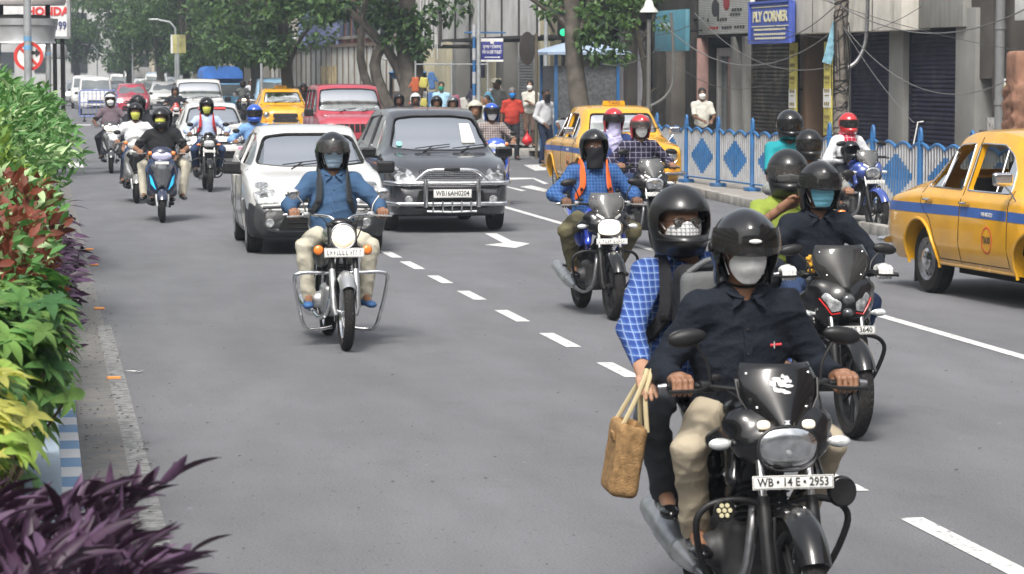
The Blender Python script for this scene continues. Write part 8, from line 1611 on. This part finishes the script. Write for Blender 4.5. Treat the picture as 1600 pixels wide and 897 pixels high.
person('person in a dark visored helmet riding behind the white shirt', loc, rz, rider(seat=(-.6,.86), lat=.05, lean=.0, spine=.50, peg=(-.05,.24,.3), hand=dict(R=(-.2,-.2,.95), L=(-.2,.25,.95))), dict(shirt=DKT, pants=DKT, helmet=('open', HM, VISD, 0), seed=18), .018, 'riders in the traffic')
loc, rz = veh(174,271,.64,-1); scooter('silver scooter with its warm headlamp shining, leftmost of the traffic', loc, rz, dict(paint=M('paint_charcoal',(.05,.05,.055),.2,.2,coat=1), accent=SIL, lamp=LIT, nose=CHR, orange=0), 'scooters in the traffic')
person('person in a mauve shirt and white helmet on the silver scooter', loc, rz, rider(lean=.0, seat=(-.15,.78), grip=(.25,.31,1.0), peg=(.10,.20,.29), knee=(1,.5,.3), spine=.50), dict(shirt=MAUVE, sleeve='short', pants=DKT, skin=SKIN2, helmet=('open', HW, VISD, 60), mask=('n95', MW), seed=19, fat=1.15), .016, 'riders in the traffic')
loc, rz = veh(328,300,.67,0); bike('black commuter motorcycle in front of the small white car', loc, rz, dict(kind='commuter', paint=BLKG), 'motorcycles in the traffic')
J = rider(lean=.05, spine=.46); person('person in a pale blue shirt and yellow mask before the small white car', loc, rz, J, dict(shirt=LBL, pants=JEAN, skin=SKIN2, helmet=('open', HB, VISD, 60), mask=('surg', MY), seed=20), .015, 'riders in the traffic'); backpack('backpack with red straps on the pale blue shirt', loc, rz, J, BAGB, M('strap_red',(.40,.03,.03),.8))
def simple_rider(px, py, lb, look, dz=0, kind='bike', blb=None, st=None, h=.02, **kw):
    loc, rz = veh(px, py, .67, 0)
    if kind == 'bike': bike(blb, loc, rz, st or dict(kind='commuter', guard=0), 'motorcycles in the traffic')
    else: scooter(blb, loc, rz, st, 'scooters in the traffic')
    return person(lb, loc, rz, rider(**kw), look, h, 'riders in the traffic')
simple_rider(404,322,'person in a sky blue shirt and bright blue helmet behind the white car', dict(shirt=BLS, pants=JEAN, helmet=('full', HBL, VISD, 0), seed=21), blb='motorcycle hidden behind the white car with black bumper', spine=.42)
simple_rider(382,188,'person in a dark helmet on the motorcycle with lit lamp right of the white van', dict(shirt=GRYS, pants=DKT, helmet=('open', HB, None, 0), mask=('surg', MK), seed=22), blb='motorcycle with lit lamp right of the white van', st=dict(kind='commuter', lit=True, guard=0))
simple_rider(370,184,'person in a blue shirt on the motorcycle closest to the white van', dict(shirt=NVS, pants=DKT, helmet=('open', HM, None, 0), seed=23), blb='dark motorcycle closest to the right side of the white van')
simple_rider(394,178,'person in a pale helmet behind the lit-lamp motorcycle', dict(shirt=WHT, pants=DKT, helmet=('open', HS, None, 0), seed=24), blb='farthest motorcycle right of the white van')
simple_rider(314,256,'person in a black helmet peeping over the pale blue shirt', dict(shirt=GRYS, pants=DKT, helmet=('open', HB, None, 0), mask=('surg', GRYM), seed=25), blb='motorcycle hidden between the small white car and the van', spine=.5) if False else None
bs = M('paint_scooter_blue',(.03,.09,.45),.2,coat=1)
simple_rider(779,322,'person in a brown checked shirt and shiny blue helmet beside the grey car', dict(shirt=PLBR, sleeve='short', pants=DKT, skin=SKIN, helmet=('open', HBL, VISD, 0), mask=('n95', MW), seed=26), kind='s', blb='bright blue scooter beside the grey car with bull bar', st=dict(paint=bs, cover=bs), h=.015, seat=(-.14,.78), grip=(.25,.31,1.0), peg=(.14,.13,.29), knee=(1,.2,.3), spine=.46)
loc, rz = veh(779,322,.67,0); person('person in a cream helmet riding behind the shiny blue helmet', loc, rz, rider(seat=(-.62,.84), lat=-.20, spine=.44, peg=(-.05,.2,.3), hand=dict(R=(-.3,-.3,.9), L=(-.2,.15,.95))), dict(shirt=GRYS, pants=DKT, helmet=('open', HC, None, 0), seed=27), .018, 'riders in the traffic')
for i, (px, py, hm, lb, bl) in enumerate(((630,252,HM,'person in a dull visored helmet, leftmost behind the grey car roof','motorcycle hidden behind the left of the grey car'),(656,250,HW,'person in a white-topped helmet behind the grey car roof','motorcycle hidden under the white-topped helmet'),(690,266,HB,'person in a glossy black helmet behind the middle of the grey car roof','motorcycle hidden behind the middle of the grey car'),(716,270,HS,'person in a silver helmet behind the right of the grey car roof','motorcycle hidden behind the right of the grey car'))):
    simple_rider(px, py, lb, dict(shirt=DKT, pants=DKT, skin=SKIN2, helmet=('open', hm, None, 0), seed=30+i), blb=bl, spine=.40)
simple_rider(478,212,'person in a dark helmet between the yellow taxi and the red van', dict(shirt=DKT, pants=DKT, helmet=('open', HM, None, 0), seed=35), blb='motorcycle squeezed between yellow taxi and red van', spine=.5)
simple_rider(276,212,'person in a black helmet left of the white van', dict(shirt=DKT, pants=DKT, helmet=('open', HB, None, 0), seed=36), blb='motorcycle with a red tank left of the white van', st=dict(kind='commuter', guard=0, paint=M('paint_red',(.45,.03,.02),.2,coat=1)), spine=.40)
# ---------- people on foot
def walker(px, py, z, lb, look, face=-90, h=.02, sc=1, **kw):
    p = G(px,py,z); look.setdefault('seed', int(px)); return person(lb, p, R(face), stander(**kw), look, h, 'people on foot', sc)
walker(800,250,0,'person in a red shirt and blue mask walking with a red plastic bag', dict(shirt=REDS, sleeve='short', pants=DKT, skin=SKIN2, mask=('surg', MB2), hairmat=M('hair_grey',(.12,.12,.12),.7), fat=1.15, collar=0), stride=.10, h=.016, hands=dict(L=(.05,.34,.80), R=(.0,-.27,.84)))
p = G(800,250,0); Xw = Matrix.Translation(p) @ Matrix.Rotation(R(-90),4,'Z'); hb_ = Xw @ Vector((.08,.36,.70)); o = empty('carrier_bag', (hb_.x, hb_.y, 0), 0, 'red plastic carrier bag hanging from the red-shirted walker\'s hand', 'bag'); S = SDF(.012); S.ell((0,0,.47),(.13,.09,.12),.03); S.cone((0,0,.50),(0,0,.68),.06,.015,.06); sdfobj(S, 'bag_body', M('plastic_red',(.60,.02,.03),.35), o, .012, 2, 1, 30); m = MB(); m.tube([(0,0,.66),(0,-.01,.72)], .012, 6); m.build('handle', MATS['plastic_red'], o)
walker(829,231,.15,'person in a beige shirt with folded arms standing on the kerb block', dict(shirt=BEIGE, pants=BROWNT, skin=SKIN, mask=('n95', MW), collar=0), face=-115, h=.017, hands=dict(L=(.26,.02,1.2), R=(.25,.05,1.14)))
walker(851,257,.0,'person in a white shirt and dark jeans standing at the kerb', dict(shirt=WHT, pants=M('jeans_navy',(.02,.03,.06),.85), skin=SKIN2, mask=('scarf', MK), collar=0), face=-60, h=.016, hands=dict(L=(.20,.22,.95), R=(.15,-.15,.95)))
walker(779,216,.13,'person in a grey shirt looking left behind the red shirt', dict(shirt=GRYS, sleeve='short', pants=DKT, skin=SKIN2, collar=0), face=-130, hyaw=-.6)
walker(762,244,.05,'child in a white vest with dark hair looking left', dict(shirt=WHT, sleeve='short', pants=JEAN, skin=SKIN, longhair=1, collar=0), face=-150, sc=.86)
walker(690,228,.1,'person in a light blue shirt and green mask beyond the grey car', dict(shirt=LB2, pants=DKT, skin=SKIN, mask=('surg', MG), collar=0, fat=1.1), face=-100)
walker(656,222,.1,'person in a white shirt raising a hand to the face', dict(shirt=WHT, sleeve='short', pants=DKT, skin=SKIN2, collar=0), face=-80, hands=dict(R=(.22,-.06,1.45)))
walker(977,217,.13,'person in a navy shirt seen from behind near the booth', dict(shirt=NVS, pants=DKT, skin=SKIN2, collar=0), face=60)
walker(1018,232,.13,'person in a white shirt half hidden by the thin street tree', dict(shirt=WHT, sleeve='short', pants=BROWNT, skin=SKIN2, hair=1, collar=0), face=10)
p_ = walker(1096,262,.13,'person in a cream polo shirt and mask leaning on the blue fence', dict(shirt=BEIGE, sleeve='short', pants=DKT, skin=SKIN2, mask=('n95', MW), collar=0), face=-95, h=.015, hands=dict(L=(.35,.18,1.05), R=(.35,-.05,1.05)), sc=.96)
walker(774,212,.13,'person standing close behind the grey shirt', dict(shirt=WHT, pants=DKT, skin=SKIN2, helmet=('half', HC, None, 0), collar=0), face=-110)
cy = empty('bicycle', G(786,232,.05), R(-100), 'black bicycle held beside the grey-shirted man', 'bicycle')
for x in (.52,-.52):
    m = MB(); m.tube([(x+.33*math.cos(a),0,.34+.33*math.sin(a)) for a in np.linspace(0,2*math.pi,28,endpoint=False)], .018, 6, closed=True); w_ = m.build('tyre', RUB, cy); m = MB()
    for k in range(10): a = k*.628; m.tube([(x,0,.34),(x+.32*math.cos(a),0,.34+.32*math.sin(a))], .003, 4)
    m.build('spokes', STL, w_)
m = MB()
for a, b in (((-.52,0,.34),(-.15,0,.85)),((-.15,0,.85),(.32,0,.85)),((-.1,0,.30),(.34,0,.78)),((-.1,0,.30),(-.15,0,.9)),((-.52,0,.34),(-.1,0,.30)),((.52,0,.34),(.32,0,.98))): m.tube([a,b], .016, 6)
m.build('frame', BLK, cy); m = MB(); m.tube([(.25,-.28,1.0),(.33,-.1,1.0),(.33,.1,1.0),(.25,.28,1.0)], .014, 6, smooth=3); m.build('handlebar', CHR, cy); m = MB(); m.ell((-.17,0,.94),(.14,.07,.035)); m.build('saddle', BLK, cy)
# ---------- cars
loc, rz = veh(1459,457,-1.26,5.5); loc += Vector((.72,0,0)); amby('yellow taxi with a blue stripe and red TAXI roundel at the right edge', loc, rz, num='WB 04C4221').scale = (1.05,)*3
loc, rz = veh(871,301,-1.26,1.0); loc += Vector((.72,0,0)); amby('yellow taxi with roof sign behind the two red helmets', loc, rz)
loc, rz = veh(443,216,1.2,0); amby('yellow taxi with roof sign behind the white car', loc, rz)
WPT = M('paint_white', (.53,.53,.52), .28, var=.06, vs=3, coat=.7, dirt=.2, dirtcol=(.36,.34,.31)); GPT = M('paint_graphite', (.050,.050,.058), .22, .35, var=.1, coat=1, dirt=.15, dirtcol=(.13,.12,.12)); RPT = M('paint_maroon', (.36,.035,.055), .3, var=.12, vs=3, coat=.6, dirt=.25, dirtcol=(.30,.14,.14)); RP2 = M('paint_crimson', (.36,.025,.05), .25, coat=.8); BUM = M('bumper_black', (.020,.022,.026), .5, var=.2, dirt=.4, dirtcol=(.09,.085,.075)); BPT = M('paint_sky', (.25,.42,.58), .3, coat=.6)
loc, rz = veh(490,393,1.20,-.5); root, c, body = hatch('dusty white hatchback with unpainted black front bumper', loc, rz, WPT, 'swift', BUM, 'cars in the traffic')
c.patch([(.25,1.22),(.40,1.22),(.42,1.36),(.28,1.36)], 'F', 'paper_permit', PLT, root, .012, 2, .005)
loc, rz = veh(691,359,1.37,.5); root, c, body = hatch('dark grey family car with a chrome bull bar and plate WB16AH0204', loc, rz, GPT, 'ertiga', None, 'cars in the traffic')
bbp = MB(); X0 = 2.27; cv = lambda y: X0-.10*(abs(y)/.8)**2.2
bbp.tube([(cv(y)-(.28 if abs(y) > .80 else 0),y,.68) for y in (-.86,-.78,-.6,-.3,0,.3,.6,.78,.86)], .034, 12, smooth=4); bbp.tube([(cv(y)-(.28 if abs(y) > .78 else 0),y,.40) for y in (-.84,-.76,-.6,-.3,0,.3,.6,.76,.84)], .032, 12, smooth=4); bbp.tube([(cv(.5),-.50,.70),(cv(.4),-.42,.78),(cv(.25),-.30,.855),(cv(0),0,.865),(cv(.25),.30,.855),(cv(.4),.42,.78),(cv(.5),.50,.70)], .024, 10, smooth=4)
for y in (-.36,.36): bbp.tube([(cv(y)+.03,y,.36),(cv(y)+.045,y,.55),(cv(y)+.03,y,.74)], .036, 12, smooth=3)
for k in range(5): y = -.26+.13*k; bbp.tube([(cv(y)+.01,y,.29),(cv(y)+.035,y,.38),(cv(y)+.03,y,.44)], .014, 8)
bbp.tube([(cv(.34),-.34,.30),(cv(0),0,.29),(cv(.34),.34,.30)], .018, 8); bb_o = bbp.build('bull_bar', CHR, root); m = MB(); m.box((X0+.0,0,.865),(.05,.22,.05),None,.01); m.build('bar_badge', BLK, bb_o); plate(root, (X0+.06,0,.545), (0,0,1), .52, .115, 'WB16AH0204')
c.patch([(.33,1.20),(.52,1.20),(.48,1.46),(.34,1.46)], 'F', 'paper_permit', PLT, root, .012, 2, .005); c.patch([(-.60,1.16),(-.52,1.16),(-.52,1.22),(-.60,1.22)], 'F', 'round_sticker', M('sticker_teal',(.2,.5,.45),.5), root, .012, 2, .03); m = MB(); m.tube([c.top(-.0,0,0), c.top(-.0,0,0)+Vector((-.05,0,.24))], .006, 5); m.build('antenna', BLK, body)
loc, rz = veh(335,268,1.16,0); root, c, body = hatch('small white hatchback with long dark headlights behind the pale blue shirt', loc, rz, WPT, 'alto', None, 'cars in the traffic'); c.patch([(-.30,1.34),(.30,1.34),(.29,1.375),(-.29,1.375)], 'F', 'sun_strip', M('strip_red',(.55,.04,.04),.5), root, .010, 2, .005); c.patch([(.48,.50),(.64,.50),(.64,.545),(.48,.545)], 'F', 'pink_sticker', M('sticker_pink',(.6,.1,.25),.5), root, .008, 2, .005)
loc, rz = veh(313,210,1.25,0); hatch('tall white van with a roof rack rail behind the small white car', loc, rz, WPT, 'van', None, 'cars in the traffic')
loc, rz = veh(549,253,1.25,.0); hatch('maroon van with ribbed faded roof behind the white hatchback', loc, rz, RPT, 'suv', None, 'cars in the traffic')
def driver(px, py, off, x, z, lb, shirt, dx=0):
    loc, rz = veh(px,py,off,0); loc = loc+Vector((dx,0,0)); person(lb, loc, rz, rider(seat=(x,z), lat=-.36, spine=.44, peg=(x+.6,.1,z-.3), knee=(.3,0,1), hand=dict(L=(x+.45,-.20,z+.42), R=(x+.45,-.50,z+.42))), dict(shirt=shirt, pants=DKT, skin=SKIN2, seed=50, collar=0), .024, 'drivers behind windscreens')
driver(549,253,1.25,.05,.72,'person driving the maroon van, seen through its windscreen',REDS); driver(691,359,1.37,.15,.52,'person driving the dark grey family car',WHT); driver(490,393,1.20,.0,.50,'person driving the white hatchback',BEIGE); driver(871,301,-1.26,.28,.56,'person driving the taxi behind the red helmets',GRYS,.72); driver(313,210,1.25,.05,.72,'person driving the tall white van',GRYS)
# far queue
prot = {('w','sedan'):far_car(WPT,'sedan'), ('w','tall'):far_car(WPT,'tall'), ('r','sedan'):far_car(RP2,'sedan'), ('g','sedan'):far_car(GPT,'sedan'), ('b','tall'):far_car(BPT,'tall'), ('s','sedan'):far_car(SIL,'sedan')}
used_ = set()
for px, py, k, lb in ((207,181,('r','sedan'),'crimson car with the white helmet rider in front of it'),(433,192,('b','tall'),'pale blue car behind the yellow taxi and left of the maroon van'),(150,180,('w','tall'),'white car directly behind the blue barricade'),(135,170,('w','tall'),'tall white car behind the blue barricade'),(121,166,('s','sedan'),'silver car at the left of the far queue'),(178,169,('g','sedan'),'dark grey car half hidden by the white helmet'),(258,172,('w','sedan'),'white car between the crimson car and the white van'),(225,158,('w','sedan'),'white car right behind the crimson car'),(203,152,('s','sedan'),'silver car two rows behind the crimson car'),(245,158,('w','tall'),'tall white car left of the white van, one row back'),(262,150,('s','sedan'),'silver car just left of the white van roof'),(362,170,('w','sedan'),'white car just right of the white van'),(183,148,('w','tall'),'small white van far back in the queue'),(158,147,('s','sedan'),'far silver car above the barricade'),(230,146,('w','sedan'),'far white car beyond the crimson car roof'),(130,152,('b','tall'),'pale blue car at the far left of the queue'),(168,166,('w','sedan'),'white car between the barricade and the dark grey car'),(238,165,('s','sedan'),'silver car close behind the crimson car on its right'),(190,158,('w','tall'),'tall white car behind the dark grey car'),(143,155,('w','sedan'),'white car in the left lane beyond the tall white car'),(214,151,('g','sedan'),'dark grey car in the middle of the far queue'),(173,152,('w','sedan'),'white sedan under the tall street lamp far back'),(243,149,('b','tall'),'pale blue car far back left of the white van'),(152,143,('w','tall'),'tiny tall white car far back on the left'),(205,142,('w','sedan'),'tiny white car near the end of the queue'),(250,141,('w','sedan'),'tiny white car at the end of the queue by the trees')):
    o = prot[k] if k not in used_ else dup(prot[k]); used_.add(k); loc, rz = veh(px,py,1.95,-.6); o.location = loc; o.rotation_euler = (0,0,rz); tag(o, lb, 'car', 'cars queueing far down the street')
# two yellow taxi roofs far away
for i, (px, py) in enumerate(((181,143),(210,141))):
    r = bpy.data.objects.get('far_taxi')
ftx = far_car(TAXI,'sedan'); ftx.name = 'taxi'; m = MB(); m.box((.0,0,1.55),(.12,.5,.12),None,.02); m.build('roof_sign', TAXI, ftx)
for i, (px, py, lb) in enumerate(((170,145,'far yellow taxi above the blue barricade'),(213,147,'far yellow taxi right of the blue awning truck'),(190,139,'farthest yellow taxi in the queue'))):
    o = ftx if i == 0 else dup(ftx); loc, rz = veh(px,py,1.95,0); o.location = loc; o.rotation_euler = (0,0,rz); tag(o, lb, 'taxi', 'yellow taxis')
def truck(lb, px, py, w, h, cab, top, name='truck', cat='truck'):
    loc, rz = veh(px,py,2.2,0); r = empty(name, loc, rz, lb, cat); m = MB(); m.box((1.3,0,.95),(1.7,w*.92,1.2),None,.12); bd = m.build('cab', cab, r); m = MB(); m.box((2.13,0,1.25),(.06,w*.8,.5),None,.02); m.build('windshield', MATS['dark_window'], r); m = MB()
    hh = []
    n = 12; v = []
    for x in (-2.6, .9, 1.6): 
        for i in range(n+1): a = math.pi*i/n; v.append((x, -w/2*math.copysign(abs(math.cos(a))**.35,math.cos(a)), h-.55+.55*math.sin(a)**.6))
    m.add(v, [(j*(n+1)+i,j*(n+1)+i+1,(j+1)*(n+1)+i+1,(j+1)*(n+1)+i) for j in range(2) for i in range(n)]+[tuple(range(2*(n+1),3*(n+1)))]); m.box((-.9,0,(h-.55+.6)/2+.1),(3.4,w*.99,h-1.15),None,.03); m.build('canopy', top, r); m = MB()
    for x in (1.5,-1.6):
        for s in (1,-1): m.lathe([(0,-.1),(.36,-.1),(.38,0),(.36,.1),(0,.1)], (x,s*w*.42,.38), (0,s,0), 18, cap=False)
    m.build('wheel', RUB, r); m = MB()
    for s in (1,-1): m.lathe([(0,0),(.09,0),(.09,.03),(0,.05)], (2.15,s*w*.34,.75), (1,0,0), 14, cap=False)
    m.build('headlight', LENS, r)
TB = M('tarp_bright_blue', (.03,.14,.46), .6, var=.25, vs=2); truck('truck with a bright blue hood right of the white van', 350, 186, 1.75, 2.30, M('cab_blue',(.10,.28,.45),.4), TB); truck('far truck with a blue awning roof above the red car', 178, 148, 2.6, 2.35, M('cab_grey',(.22,.25,.28),.5), M('tarp_dull_blue',(.12,.2,.38),.7)); truck('pale teal bus with purple luggage on its roof at the far left', 118, 152, 2.4, 2.5, M('cab_teal',(.20,.50,.46),.4), M('tarp_purple',(.16,.12,.36),.7,var=.5,vs=3), 'bus', 'bus')
# stone block at the kerb where the beige shirt stands
m = MB(); m.box((0,0,.08),(1.5,.8,.2),None,.03); o = m.build('kerb_block', CON); o.location = G(826,243,0); o.rotation_euler = (0,0,R(-10)); tag(o, 'broken concrete block at the kerb under the beige-shirted man', 'kerb block')
